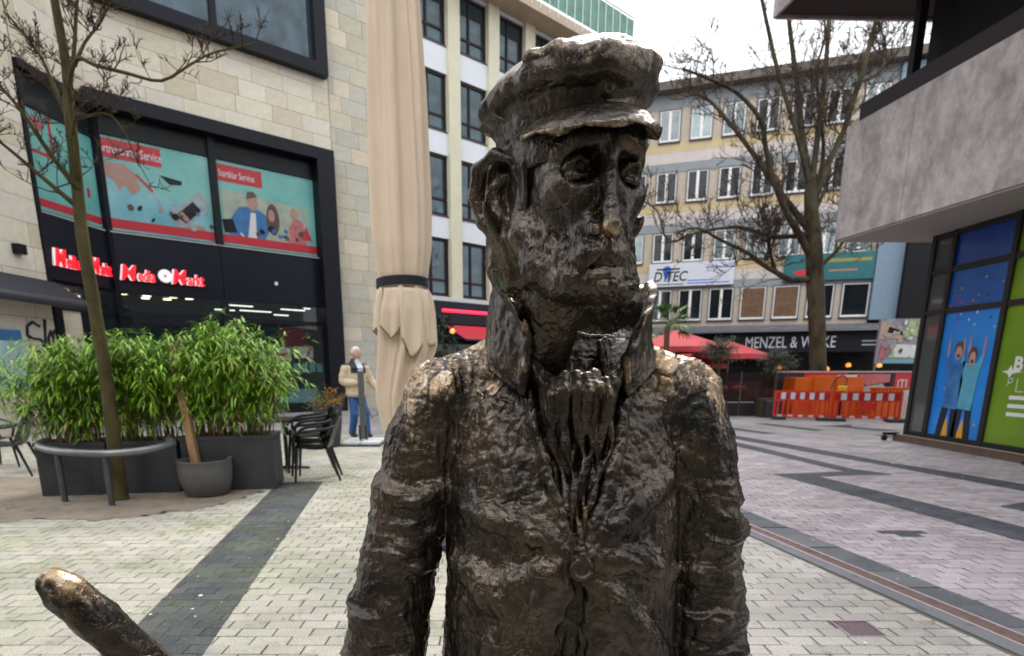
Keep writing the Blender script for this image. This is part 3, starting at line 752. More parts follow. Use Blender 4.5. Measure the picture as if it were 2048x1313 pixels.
rl.box(7.4, 14.0, -0.96, -0.91, 15.95, 16.0); rl.build('roof_railing', M_SPAN, office)
MB().box(7.4, 14.0, -0.91, -0.90, 14.7, 15.9).build('railing_sheet', mat('railing_green', (0.12, 0.25, 0.19), 0.6, var=0.2, vscale=3), office)
MB().box(3.5, 13.9, 0.0, 0.04, 0.3, 3.0).build('shop_glazing', M_GLASSD, office)
ra = thing('red_awning', 'sloping red fabric awning under the neon tube of the office block', 'awning', (-5.2, 20.17, 0), R(41.3))
mb = MB(); mb.add([(4.2, -0.22, 3.0), (9.6, -0.22, 3.0), (9.6, -1.5, 2.45), (4.2, -1.5, 2.45), (4.2, -0.22, 2.97), (9.6, -0.22, 2.97), (9.6, -1.5, 2.42), (4.2, -1.5, 2.42)], [(0, 3, 2, 1), (4, 5, 6, 7), (3, 7, 6, 2), (0, 4, 7, 3), (1, 2, 6, 5), (0, 1, 5, 4)])
mb.build('fabric', mat('awning_red', (0.50, 0.03, 0.05), 0.7, var=0.1), ra)
MB().tube([(4.2, -1.5, 2.42), (9.6, -1.5, 2.42)], 0.035, 8).build('front_bar', MATS['awning_metal'], ra)
MB().tube([(4.3, -0.2, 2.6), (4.3, -1.48, 2.44)], 0.02, 6).build('arm', MATS['awning_metal'], ra)

# ---------------------------------------------------------------- striped building with the signs
block = thing('striped_building', 'four-storey building with yellow, pale and blue-grey bands and white windows', 'building', (8.5, 29.0, 0), R(-18.3))
M_PEB = mat('render_beige', (0.46, 0.40, 0.32), 0.9, var=0.10, vscale=6, bump=0.2, bscale=30)
M_YEL = mat('render_yellow', (0.53, 0.435, 0.26), 0.9, var=0.10, vscale=2)
M_PALE = mat('render_pale', (0.55, 0.50, 0.48), 0.9, var=0.07, vscale=2)
M_BLG = mat('render_bluegrey', (0.26, 0.29, 0.305), 0.9, var=0.08, vscale=2)
U0, U1 = -7.0, 8.15
MB().box(U0, U1, 0.0, 10.0, 3.0, 13.3).build('wall', M_PEB, block)
MB().box(U0, 12.5, 0.3, 10.0, 0.0, 3.0).build('ground_floor_wall', mat('shop_dark', (0.014, 0.012, 0.012), 0.8, spec=0.2), block)
for s_ in (11.37, 8.83, 6.25):
    for z0, z1, m_, y_ in ((s_-0.44, s_-0.03, M_YEL, -0.012), (s_-0.88, s_-0.44, M_PALE, -0.008), (s_-1.27, s_-0.88, M_BLG, -0.016)):
        MB().box(U0, U1, y_, 0.0, z0, z1-0.002).build('wall_band', m_, block)
MB().box(U0, U1, -0.016, 0.0, 12.7, 13.3).build('wall_band', M_BLG, block)
rf = MB().box(U0-.3, 12.0, -0.55, 9.5, 13.3, 13.62).build('roof_edge', mat('eaves_brown', (0.12, 0.10, 0.085), 0.8, var=0.2, vscale=3), block)
tl = MB()
for k in range(90): tl.prism([(-0.5, 13.62), (-0.2, 13.62), (-0.2, 13.76), (-0.46, 13.67)], U0-.3+0.205*k, U0-.3+0.205*k+0.19, 'x')
tag(tl.build('roof_tiles', mat('roof_tile', (0.22, 0.11, 0.085), 0.8, var=0.2), rf), kind='stuff')
def win_mesh(W, H, double):
    m1 = MB(); m1.box(0, W, 0, .08, 0, .085).box(0, W, 0, .08, H-.045, H).box(0, .045, 0, .08, .085, H-.045).box(W-.045, W, 0, .08, .085, H-.045)
    if double: m1.box(W/2-.06, W/2+.06, -.01, .075, .085, H-.045)
    a = m1.mesh('window'); a.materials.append(M_WHITE)
    g_ = MB().box(.04, W-.04, .014, .024, .05, H-.04).mesh('pane')
    s_ = MB().box(-.05, W+.05, -.06, .08, -.06, -.004).mesh('sill'); s_.materials.append(MATS['sill_dark'])
    r_ = MB().box(-.05, 0, -.028, .10, -.0, H+.05).box(W, W+.05, -.028, .10, 0, H+.05).box(0, W, -.028, .10, H+.004, H+.05).mesh('reveal'); r_.materials.append(mat('reveal_grey', (0.16, 0.17, 0.18), 0.8))
    return a, g_, s_, r_
WA = win_mesh(0.87, 1.27, True); WB = win_mesh(1.03, 1.40, True); WC = win_mesh(1.03, 1.40, False)
M_CURT = mat('curtain_glass', (0.16, 0.23, 0.25), 0.12, 0.0, c2=(0.30, 0.36, 0.36), vscale=3, objvar=0.4, spec=0.8)
M_BLIND = mat('wooden_blind', (0.19, 0.10, 0.045), 0.35, c2=(0.10, 0.05, 0.03), vscale=4, spec=0.8)
wr = random.Random(4)
def put_win(Wm, u, z, gm_):
    w = link('window', Wm[0], block, (u, -0.035, z))
    p = link('pane', Wm[1], w)
    if not Wm[1].materials: Wm[1].materials.append(M_GLASSD)
    p.material_slots[0].link = 'OBJECT'; p.material_slots[0].material = gm_
    link('sill', Wm[2], w); link('reveal', Wm[3], w)
for r, s_ in enumerate((11.37, 8.83, 6.25)):
    for k in range(-3, 7):
        g_ = M_CURT if wr.random() < (0.6, 0.1, 0.75)[r] else M_GLASSD
        put_win(WA, -1.08 + 1.35*k, s_, g_)
for k in range(-3, 7):
    u = -1.15 + 1.37*k
    put_win(WB if k < 3 else WC, u, 3.60, M_BLIND if k in (3, 4) else M_GLASSD)
# blue stair panel, dark corner block behind it
MB().box(8.16, 9.15, -0.25, 8.0, 3.45, 13.2).build('stair_panel', mat('panel_blue', (0.18, 0.26, 0.34), 0.7, var=0.08, vscale=8), block)
MB().box(9.16, 12.5, -0.6, 8.0, 2.9, 13.2).build('corner_block', mat('clad_dark', (0.008, 0.008, 0.011), 0.6, spec=0.2), block)
# the signs
sgn = MB().box(-1.19, 2.57, -0.22, -0.03, 5.15, 6.18).build('company_sign', mat('sign_board', (0.60, 0.63, 0.70), 0.4, var=0.03), block)
text_part('sign_lettering', 'D TEC', PDARK, sgn, -1.0, -0.225, 5.38, 0.62, 0.003, sx=0.86, shear=0.2, bold=0.008)
text_part('sign_lettering', 'i', PDARK, sgn, -0.52, -0.226, 5.38, 0.62, 0.003, sx=0.86, shear=0.2, bold=0.006)
M_SBLUE = mat('sign_blue', (0.02, 0.12, 0.55), 0.4)
flat('sign_globe', M_SBLUE, sgn, ellp(-0.38, 5.86, 0.20, 0.20), -0.224)
flat('sign_globe_tail', M_SBLUE, sgn, [(-0.55, 5.75), (-0.2, 5.75), (-0.34, 5.5), (-0.46, 5.5)], -0.224)
flat('sign_bar', PDARK, sgn, [(-0.85, 5.88), (0.2, 5.88), (0.2, 5.95), (-0.85, 5.95)], -0.228)
text_part('sign_lettering', 'www.ditec-nw.de', M_SBLUE, sgn, 1.32, -0.225, 5.88, 0.17, 0.002, bold=0.004)
for z, x1 in ((5.36, 1.7), (5.24, 2.4)): flat('sign_line', M_SBLUE, sgn, [(0.55, z), (x1, z), (x1, z+0.045), (0.55, z+0.045)], -0.224)
flat('sign_line', PDARK, sgn, [(-1.0, 5.22), (0.4, 5.22), (0.4, 5.26), (-1.0, 5.26)], -0.224)
tsg = MB().box(4.63, 8.14, -0.20, -0.03, 5.16, 6.26).build('teal_sign', mat('sign_teal', (0.012, 0.13, 0.14), 0.4, var=0.1), block)
flat('sign_stripe', mat('sign_gold', (0.26, 0.24, 0.06), 0.5), tsg, [(6.3, 5.88), (8.0, 5.88), (8.0, 6.02), (6.3, 6.02)], -0.206)
flat('sign_oval', M_RED, tsg, ellp(5.5, 5.5, 0.5, 0.12), -0.206)
flat('sign_line', mat('sign_copper', (0.32, 0.18, 0.12), 0.5), tsg, [(6.4, 5.5), (7.5, 5.5), (7.5, 5.58), (6.4, 5.58)], -0.206)
can = MB().prism([(-1.1, 2.98), (-1.1, 3.03), (-0.03, 3.30), (-0.03, 2.98)], U0, 8.6, 'x').build('canopy', mat('canopy_grey', (0.20, 0.20, 0.22), 0.7), block)
sl = MB()
for k in range(50):
    for j in range(2):
        u = U0 + 0.31*k + 0.155*j; y0 = -1.1 + 0.5*j
        A = [Vector((u, y0, 3.04+0.126*j)), Vector((u+.30, y0, 3.04+0.126*j)), Vector((u+.30, y0+.56, 3.185+0.126*j)), Vector((u, y0+.56, 3.185+0.126*j))]
        sl.add(A + [p + Vector((0, 0, .02)) for p in A], [(4, 5, 6, 7), (0, 1, 5, 4), (1, 2, 6, 5), (3, 0, 4, 7)])
tag(sl.build('canopy_slates', mat('slate', (0.13, 0.135, 0.15), 0.6, var=0.3, vscale=3), can), kind='stuff')
fas = MB().box(2.2, 8.55, -0.75, 0.2, 2.10, 2.97).build('shop_fascia', mat('fascia_black', (0.007, 0.008, 0.013), 0.5, spec=0.25), block)
text_part('fascia_lettering', 'MENZEL & WILKE', mat('letters_pale', (0.62, 0.62, 0.68), 0.5), fas, 3.25, -0.757, 2.29, 0.70, 0.008, sx=0.67)
for z in (2.36, 2.52): flat('fascia_line', PGREY, fas, [(7.9, z), (8.5, z), (8.5, z+.05), (7.9, z+.05)], -0.755)
M_WARM = mat('warm_lamp', (1, .5, .15), .5, emit=(1.0, 0.36, 0.07), estr=0.55)
for u in (4.9, 6.85, 7.7, 8.9): MB().lathe([(0, 0), (0.10, 0.03), (0.12, 0.12), (0.05, 0.2), (0, 0.2)], 10, (u, 0.12, 1.25 + 0.2*wr.random())).build('shop_lamp', M_WARM, block)
MB().box(2.3, 12.0, 0.22, 0.26, 0.2, 2.1).build('shop_glazing', mat('glazing_dim', (0.02, 0.02, 0.02), 0.05, alpha=0.4, spec=0.8), block)

# ---------------------------------------------------------------- concrete building with the big windows on the right
conc = thing('concrete_building', 'building with rough concrete overhang above blue and green printed shop windows', 'building', (8.17, 11.5, 0), R(-90))
def cw(x, y, z=0): return Vector((-(y-11.5), x-8.17, z))       # world to the building's own axes
def con_mat():
    m = mat('rough_concrete', (0.56, 0.515, 0.51), 0.95, c2=(0.21, 0.185, 0.185), vscale=2.2, bump=0.7, bscale=55, spec=0.2, stretch=(1.3, 1.3, 0.8))
    n, l = m.node_tree.nodes, m.node_tree.links
    for q in n:
        if q.type == 'BUMP': q.inputs['Distance'].default_value = 0.022
        if q.type == 'TEX_NOISE' and abs(q.inputs['Scale'].default_value - 2.2) < 1e-4: q.inputs['Detail'].default_value = 10; q.inputs['Roughness'].default_value = 0.75
    return m
M_CON = con_mat()
def plan(name, m, pts, z0, z1, parent=conc):
    P = [tuple(cw(x, y)[:2]) for x, y in pts]
    A = sum(P[i][0]*P[(i+1) % len(P)][1]-P[(i+1) % len(P)][0]*P[i][1] for i in range(len(P)))
    if A < 0: P = P[::-1]
    mb = MB(); n_ = len(P)
    mb.add([(x, y, z0) for x, y in P] + [(x, y, z1) for x, y in P], [tuple(range(n_-1, -1, -1)), tuple(range(n_, 2*n_))] + [(i, j, n_+j, n_+i) for i, j in ((i, (i+1) % n_) for i in range(n_))])
    return mb.build(name, m, parent)
sx_ = lambda y: 6.60 + (12.12-y)*0.125
for y0, y1 in ((12.12, 10.56), (10.548, 6.8), (6.788, 3.0)):
    plan('concrete_panel', M_CON, [(sx_(y0), y0), (9.4, y0), (9.4, y1), (sx_(y1), y1)], 3.83, 5.80)
plan('soffit', mat('soffit_pale', (0.36, 0.32, 0.29), 0.9, var=0.05), [(sx_(12.1)+.03, 12.1), (9.4, 12.1), (9.4, 3.0), (sx_(3)+.03, 3.0)], 3.795, 3.828)
M_DK = mat('dark_cladding', (0.010, 0.009, 0.012), 0.6, spec=0.25)
plan('parapet_rail', mat('rail_dark', (0.022, 0.017, 0.022), 0.6, spec=0.25), [(6.72, 12.0), (6.86, 12.0), (7.98, 3.0), (7.84, 3.0)], 5.84, 6.14)
for y_ in (11.8, 10.6, 9.4, 8.2, 7.0): plan('rail_post', M_DK, [(sx_(y_)+.15, y_), (sx_(y_)+.20, y_), (sx_(y_)+.20, y_-.05), (sx_(y_)+.15, y_-.05)], 5.8, 5.86)
plan('upper_wall', M_DK, [(7.75, 11.9), (14, 11.9), (14, 3), (8.5, 3)], 5.79, 7.92)
plan('column', M_DK, [(7.42, 11.9), (7.56, 11.9), (7.56, 11.75), (7.42, 11.75)], 5.79, 7.92)
plan('upper_slab', mat('slab_brown', (0.035, 0.025, 0.027), 0.8, spec=0.3), [(5.33, 12.72), (14, 12.95), (14, 3), (6.5, 3)], 7.93, 9.2)
plan('upper_slab_face', M_CON, [(5.27, 12.76), (5.32, 12.76), (6.49, 3.0), (6.44, 3.0)], 7.88, 9.3)
plan('upper_slab_end', M_CON, [(5.33, 12.73), (14, 12.96), (14, 13.02), (5.33, 12.79)], 7.88, 9.3)
plan('ceiling_core', M_DK, [(8.25, 11.35), (14, 11.35), (14, 3), (8.35, 3)], 0.0, 3.79)
# shop windows: plinth, mullions, panes
M_MUL = mat('mullion_dark', (0.026, 0.023, 0.023), 0.5, 0.0, spec=0.3)
plan('plinth', mat('plinth_brown', (0.115, 0.078, 0.058), 0.6, var=0.2, vscale=5, bump=0.2), [(7.98, 11.62), (8.3, 11.62), (8.3, 3.0), (7.98, 3.0)], 0.0, 0.13)
plan('plinth_edge', mat('plinth_worn', (0.34, 0.27, 0.23), 0.5), [(7.965, 11.635), (8.0, 11.635), (8.0, 3.0), (7.965, 3.0)], 0.131, 0.145)
def post(u): MB().box(u-.045, u+.045, -0.06, 0.06, 0.13, 3.79).build('mullion', M_MUL, conc)
for u in (0.0, 0.50, 1.79, 3.1, 4.4, 5.7, 7.0): post(u)
for z in (0.17, 2.42, 3.13, 3.74): MB().box(0, 8.4, -0.045, 0.05, z-.045, z+.045).build('rail', M_MUL, conc)
M_PB = mat('print_bright_blue', (0.010, 0.17, 0.62), 0.25, c2=(0.02, 0.26, 0.74), vscale=0.8)
M_PG = mat('print_green', (0.17, 0.31, 0.015), 0.3, c2=(0.12, 0.23, 0.01), vscale=1.0)
MB().box(0.045, 0.455, -0.01, 0.0, 0.2, 3.70).build('pane', mat('mirror_dim', (0.12, 0.13, 0.13), 0.05, 0.3, spec=0.8), conc)
bp_ = MB().box(0.545, 1.745, -0.01, 0.0, 0.2, 2.38).build('printed_pane', M_PB, conc)
MB().box(0.545, 1.745, -0.01, 0.0, 2.46, 3.09).build('printed_pane', mat('print_mid_blue', (0.012, 0.10, 0.36), 0.2, var=0.2, vscale=1.5), conc)
MB().box(0.545, 1.745, -0.01, 0.0, 3.17, 3.70).build('printed_pane', mat('print_deep_blue', (0.008, 0.055, 0.30), 0.2, var=0.1, vscale=1.5), conc)
for a in (1.835, 3.145, 4.445, 5.745):
    g2 = MB().box(a, a+1.22, -0.01, 0.0, 0.2, 2.38).build('printed_pane', M_PG, conc)
    MB().box(a, a+1.22, -0.01, 0.0, 2.46, 3.09).box(a, a+1.22, -0.01, 0.0, 3.17, 3.70).build('printed_pane', M_PG, conc)
    if a < 2:
        text_part('print_lettering', 'B', M_PAPER, g2, a+0.30, -0.014, 1.38, 0.30, 0.001, bold=0.01)
        for z in (0.93, 0.80, 0.67): flat('print_line', M_PAPER, g2, [(a+.33, z), (a+1.0, z), (a+1.0, z+.06), (a+.33, z+.06)], -0.014)
        mbq = MB(); mbq.tube([(a+.30+.04*math.cos(t), -0.015, 1.22+.04*math.sin(t)) for t in np.linspace(0, 6.3, 10)], 0.006, 4).tube([(a+.28, -0.015, 1.19), (a+.24, -0.015, 1.14)], 0.006, 4).box(a+.42, a+.56, -.015, -.012, 1.05, 1.06).box(a+.42, a+.43, -.015, -.012, 1.06, 1.25)
        mbq.build('print_icon', M_PAPER, g2)
        flat('print_star', M_PAPER, g2, [(a+.30, 1.33), (a+.5, 1.36), (a+.30, 1.38), (a+.26, 1.46), (a+.22, 1.38), (a+.1, 1.36), (a+.22, 1.33), (a+.26, 1.26)], -0.013)
# the printed children throwing confetti
PTEAL = mat('print_teal_shirt', (0.09, 0.36, 0.50), 0.35, var=0.15, vscale=6)
PDEN = mat('print_denim', (0.02, 0.10, 0.33), 0.35, c2=(0.06, 0.22, 0.48), vscale=6)
PJEAN = mat('print_jeans', (0.008, 0.014, 0.035), 0.4)
PYEL = mat('print_yellow', (0.72, 0.36, 0.01), 0.4)
for x0, x1 in ((0.87, 1.0), (1.06, 1.12), (1.24, 1.36)): flat('print_yellow_gap', PYEL, bp_, [(x0-.03, 0.2), (x1+.02, 0.2), ((x0+x1)/2+.02, 0.56)], -0.013)
def kid(cx, top, shirt, w, lean):
    for sgn_ in (-1, 1):
        flat('print_leg', PJEAN, bp_, [(cx+sgn_*.02, 0.78), (cx+sgn_*w*.92, 0.80), (cx+sgn_*w*1.18+lean, 0.2), (cx+sgn_*w*.42+lean, 0.2)], -0.016)
    flat('print_shirt', shirt, bp_, [(cx-w*.85, 0.72), (cx+w*.85, 0.70), (cx+w*1.02, 1.20), (cx+w*.72, 1.50), (cx-w*.72, 1.50), (cx-w*1.0, 1.22)], -0.019)
    for sgn_ in (-1, 1):
        flat('print_sleeve', shirt, bp_, [(cx+sgn_*w*.55, 1.45), (cx+sgn_*w*.98, 1.24), (cx+sgn_*w*1.35, 1.55), (cx+sgn_*w*1.12, 1.66)], -0.0185)
        flat('print_arm', SKIN, bp_, [(cx+sgn_*w*1.10, 1.62), (cx+sgn_*w*1.30, 1.58), (cx+sgn_*w*1.32, 1.86), (cx+sgn_*w*1.22, 1.97), (cx+sgn_*w*1.12, 1.84)], -0.0175)
    flat('print_hair', PBROWN, bp_, ellp(cx, top-.10, w*.52, 0.13), -0.021)
    flat('print_face', SKIN, bp_, ellp(cx+.01, top-.17, w*.38, 0.12), -0.024)
    flat('print_mouth', PDARK, bp_, ellp(cx+.015, top-.215, w*.15, 0.03), -0.027)
kid(0.985, 1.84, PDEN, 0.19, -0.03); kid(1.305, 1.74, PTEAL, 0.18, 0.0)
cr_ = random.Random(9); CONF = [M_RED, PYEL, M_PAPER, M_PG, PDARK, PPINK]
for k in range(34):
    x = cr_.uniform(.57, 1.7); z = cr_.choice((cr_.uniform(1.9, 2.35), cr_.uniform(2.5, 2.95), cr_.uniform(.3, 2.3)))
    flat('print_confetti', CONF[k % 6], bp_, ellp(x, z, cr_.uniform(.010, .022), cr_.uniform(.012, .028), 6), -0.0132)
# ---------------------------------------------------------------- unseen houses behind the viewer, added to darken what the bronze reflects
def unseen_block(label, x0, y0, x1, y1, H, colour, nf):
    W = math.hypot(x1-x0, y1-y0)
    b = thing('unseen_building', label, 'building', (x0, y0, 0), math.atan2(y1-y0, x1-x0))
    MB().box(0, W, 0, 9, 0, H).build('wall', mat(label[:12], colour, 0.85, var=0.12, vscale=1.5), b)
    MB().box(-.3, W+.3, -.5, 9.3, H, H+.45).build('roof', MATS['eaves_brown'], b)
    MB().box(.3, W-.3, -.06, 0, .3, 3.1).build('shopfront', M_GLASSD, b)
    n = int(W/2.4); fm = MB().box(0, 1.3, -.05, 0, 0, 1.7).mesh('window'); fm.materials.append(M_WHITE); pm_ = MB().box(.08, 1.22, -.07, -.055, .08, 1.62).mesh('pane'); pm_.materials.append(M_GLASSD)
    for r in range(nf):
        for k in range(n):
            w = link('window', fm, b, (.6+2.4*k, 0, 4.4+3.1*r)); link('pane', pm_, w)
unseen_block('brown brick house across the square, opposite the shop building', 9.0, -11.0, -8.0, -12.5, 14.0, (0.16, 0.11, 0.085), 3)
unseen_block('grey plastered house across the square, opposite the striped building', 24.0, -4.0, 10.0, -11.5, 12.0, (0.20, 0.19, 0.18), 3)
unseen_block('dark red brick house at the closed end of the square', -9.5, -12.0, -19.0, 2.0, 13.0, (0.15, 0.075, 0.055), 3)
# ================================================================== the bronze statue
def _hash(ix, iy, iz, seed=0):
    n = (ix * 374761393 + iy * 668265263 + iz * 2147483647 + seed * 974634721) & 0xffffffff
    n = ((n ^ (n >> 13)) * 1274126177) & 0xffffffff
    n = (n ^ (n >> 16)) & 0xffffffff
    return n.astype(np.float64) / 4294967295.0
def vnoise(P, seed=0):
    """value noise, P (N,3) -> -1..1"""
    I = np.floor(P).astype(np.int64); Fr = P - I
    W = Fr * Fr * Fr * (Fr * (Fr * 6 - 15) + 10)
    out = np.zeros(len(P))
    for dx in (0, 1):
        wx = W[:,0] if dx else 1 - W[:,0]
        for dy in (0, 1):
            wy = W[:,1] if dy else 1 - W[:,1]
            for dz in (0, 1):
                wz = W[:,2] if dz else 1 - W[:,2]
                out += wx*wy*wz*_hash(I[:,0]+dx, I[:,1]+dy, I[:,2]+dz, seed)
    return out * 2 - 1
def fbm(P, oct=3, seed=0):
    o = np.zeros(len(P)); a = 1.0; t = 0
    for k in range(oct):
        o += a * vnoise(P * (2 ** k) + 17.3 * k, seed + k); t += a; a *= 0.5
    return o / t
def ridged(P, seed=0, oct=2):
    o = np.zeros(len(P)); a = 1.0; t = 0
    for k in range(oct):
        o += a * (1 - np.abs(vnoise(P * (2 ** k) + 5.1 * k, seed + k)) * 2); t += a; a *= 0.5
    return o / t
def worley(P, seed=0):
    """distance to nearest and second cell point, and the cell's random value"""
    I = np.floor(P).astype(np.int64); N = len(P)
    f1 = np.full(N, 9.0); f2 = np.full(N, 9.0); val = np.zeros(N)
    for dx in (-1, 0, 1):
        for dy in (-1, 0, 1):
            for dz in (-1, 0, 1):
                J = I + np.array((dx, dy, dz))
                q = np.stack([J[:,k] + _hash(J[:,0], J[:,1], J[:,2], seed + 3*k) for k in range(3)], 1)
                d = np.sqrt(((q - P) ** 2).sum(1))
                h = _hash(J[:,0], J[:,1], J[:,2], seed + 77)
                m = d < f1
                f2 = np.where(m, f1, np.minimum(f2, d)); val = np.where(m, h, val); f1 = np.where(m, d, f1)
    return f1, f2, val
def sstep(a, b, x):
    t = np.clip((x - a) / (b - a), 0, 1); return t * t * (3 - 2 * t)

class Vol:
    """signed distance grid with smooth unions and cuts, meshed with surface nets"""
    def __init__(s, lo, hi, h):
        s.lo = np.array(lo, float); s.h = h
        s.n = np.ceil((np.array(hi) - s.lo) / h).astype(int) + 1
        s.D = np.full(tuple(s.n), 0.5, np.float32)
        s.ax = [(s.lo[k] + h * np.arange(s.n[k])).astype(np.float32) for k in range(3)]
    def sl(s, lo, hi):
        a = np.clip(np.floor((np.array(lo) - s.lo) / s.h).astype(int), 0, s.n)
        b = np.clip(np.ceil((np.array(hi) - s.lo) / s.h).astype(int) + 1, 0, s.n)
        S = tuple(slice(a[k], b[k]) for k in range(3))
        return S, s.ax[0][S[0]][:,None,None], s.ax[1][S[1]][None,:,None], s.ax[2][S[2]][None,None,:]
    def put(s, S, d, k, op):
        A = s.D[S]
        if op == 'u':
            h = np.maximum(k - np.abs(A - d), 0) / k
            s.D[S] = np.minimum(A, d) - h * h * k * 0.25
        else:
            d = -d
            h = np.maximum(k - np.abs(A - d), 0) / k
            s.D[S] = np.maximum(A, d) + h * h * k * 0.25
    def ell(s, c, r, k=0.01, op='u', rz=0.0, rx=0.0):
        c = np.array(c, float); r = np.array(r if hasattr(r, '__len__') else (r, r, r), float)
        m = (r.max() if (rz or rx) else r) + k + 2 * s.h
        S, X, Y, Z = s.sl(c - m, c + m)
        X = X - c[0]; Y = Y - c[1]; Z = Z - c[2]
        if rz:
            ca, sa = math.cos(rz), math.sin(rz); X, Y = X * ca + Y * sa, -X * sa + Y * ca
        if rx:
            ca, sa = math.cos(rx), math.sin(rx); Y, Z = Y * ca + Z * sa, -Y * sa + Z * ca
        q0 = np.sqrt((X / r[0]) ** 2 + (Y / r[1]) ** 2 + (Z / r[2]) ** 2)
        q1 = np.sqrt((X / r[0] ** 2) ** 2 + (Y / r[1] ** 2) ** 2 + (Z / r[2] ** 2) ** 2)
        s.put(S, q0 * (q0 - 1) / np.maximum(q1, 1e-6), k, op)
    def cap(s, pts, rad, k=0.01, op='u'):
        if not hasattr(rad, '__len__'): rad = [rad] * len(pts)
        for i in range(len(pts) - 1):
            a = np.array(pts[i], float); b = np.array(pts[i+1], float); ra, rb = rad[i], rad[i+1]
            m = max(ra, rb) + k + 2 * s.h
            S, X, Y, Z = s.sl(np.minimum(a, b) - m, np.maximum(a, b) + m)
            d = b - a; L = max(float(d @ d), 1e-12)
            X = X - a[0]; Y = Y - a[1]; Z = Z - a[2]
            t = np.clip((X * d[0] + Y * d[1] + Z * d[2]) / L, 0, 1)
            q = np.sqrt((X - t*d[0])**2 + (Y - t*d[1])**2 + (Z - t*d[2])**2) - (ra + (rb - ra) * t)
            s.put(S, q, k, op)
    def mcap(s, pts, rad, k=0.01, op='u'):
        s.cap(pts, rad, k, op); s.cap([(-p[0], p[1], p[2]) for p in pts], rad, k, op)
    def mell(s, c, r, k=0.01, op='u'):
        s.ell(c, r, k, op); s.ell((-c[0], c[1], c[2]), r, k, op)
    def loft(s, zs, cx, cy, a, b, p=2.4, k=0.02, op='u'):
        m = max(max(a), max(b)) + k + 0.02
        S, X, Y, Z = s.sl((min(cx) - m, min(cy) - m, zs[0] - k), (max(cx) + m, max(cy) + m, zs[-1] + k))
        z1 = Z.ravel()
        I = lambda v: np.interp(z1, zs, v).astype(np.float32)[None,None,:]
        A, B = I(a), I(b)
        q = (np.abs((X - I(cx)) / A) ** p + np.abs((Y - I(cy)) / B) ** p) ** (1.0 / p)
        d = (q - 1) * np.minimum(A, B)
        d = np.maximum(d, np.maximum(zs[0] - Z, Z - zs[-1]))
        s.put(S, d, k, op)
    def mesh(s):
        D = s.D
        D[0] = D[-1] = 0.5; D[:,0] = D[:,-1] = 0.5; D[:,:,0] = D[:,:,-1] = 0.5
        ins = D < 0
        c = np.zeros(tuple(s.n - 1), np.uint8)
        for dx in (0,1):
            for dy in (0,1):
                for dz in (0,1):
                    c += ins[dx:s.n[0]-1+dx, dy:s.n[1]-1+dy, dz:s.n[2]-1+dz]
        act = (c > 0) & (c < 8)
        idx = np.argwhere(act)
        vid = np.full(act.shape, -1, np.int32); vid[act] = np.arange(len(idx), dtype=np.int32)
        co = [(dx,dy,dz) for dx in (0,1) for dy in (0,1) for dz in (0,1)]
        vals = np.stack([D[idx[:,0]+o[0], idx[:,1]+o[1], idx[:,2]+o[2]] for o in co], 1)
        acc = np.zeros((len(idx), 3)); cnt = np.zeros(len(idx))
        for i in range(8):
            for j in range(i+1, 8):
                if sum(abs(co[i][q]-co[j][q]) for q in range(3)) != 1: continue
                a, b = vals[:,i], vals[:,j]
                m = (a < 0) != (b < 0)
                t = np.where(m, a / np.where(m, a - b, 1), 0)
                for q in range(3):
                    acc[:,q] += np.where(m, co[i][q] + t * (co[j][q] - co[i][q]), 0)
                cnt += m
        V = s.lo + s.h * (idx + acc / cnt[:,None])
        Fs = []
        for axis in range(3):
            o = [1, 2] if axis == 0 else ([2, 0] if axis == 1 else [0, 1])
            sa = [slice(1, s.n[k]-1) for k in range(3)]; sb = list(sa)
            sa[axis] = slice(0, s.n[axis]-1); sb[axis] = slice(1, s.n[axis])
            e = ins[tuple(sa)] != ins[tuple(sb)]
            pos = np.argwhere(e); fl = ins[tuple(sa)][e]
            base = pos.copy()
            for k in range(3):
                if k != axis: base[:,k] += 1
            def cell(d0, d1):
                q = base.copy(); q[:,o[0]] -= d0; q[:,o[1]] -= d1
                return vid[q[:,0], q[:,1], q[:,2]]
            quad = np.stack([cell(1,1), cell(0,1), cell(0,0), cell(1,0)], 1)
            quad[~fl] = quad[~fl][:, ::-1]
            Fs.append(quad)
        return V, np.concatenate(Fs)

def np_mesh(name, V, Fq):
    me = bpy.data.meshes.new(name)
    me.vertices.add(len(V)); me.vertices.foreach_set('co', np.ascontiguousarray(V, np.float32).ravel())
    me.loops.add(Fq.size); me.loops.foreach_set('vertex_index', np.ascontiguousarray(Fq, np.int32).ravel())
    me.polygons.add(len(Fq)); me.polygons.foreach_set('loop_start', np.arange(0, Fq.size, 4, dtype=np.int32))
    me.polygons.foreach_set('use_smooth', np.ones(len(Fq), bool))
    me.update(calc_edges=True)
    return me
def v_normals(V, Fq):
    a = V[Fq[:,2]] - V[Fq[:,0]]; b = V[Fq[:,3]] - V[Fq[:,1]]
    n = np.cross(a, b); N = np.zeros_like(V)
    for k in range(4):
        for q in range(3): N[:,q] += np.bincount(Fq[:,k], n[:,q], len(V))
    return N / np.maximum(np.linalg.norm(N, axis=1, keepdims=True), 1e-12)
def smooth_scalar(x, Fq, it=2):
    for _ in range(it):
        s_ = np.zeros_like(x); c_ = np.zeros_like(x)
        for k in range(4):
            s_ += np.bincount(Fq[:,k], x[Fq[:,(k+1)%4]] + x[Fq[:,k-1]], len(x)); c_ += np.bincount(Fq[:,k], minlength=len(x)) * 2.0
        x = 0.5 * x + 0.5 * s_ / np.maximum(c_, 1)
    return x
def smooth_pos(V, Fq, it=1):
    for q in range(3): V[:,q] = smooth_scalar(V[:,q], Fq, it)
    return V
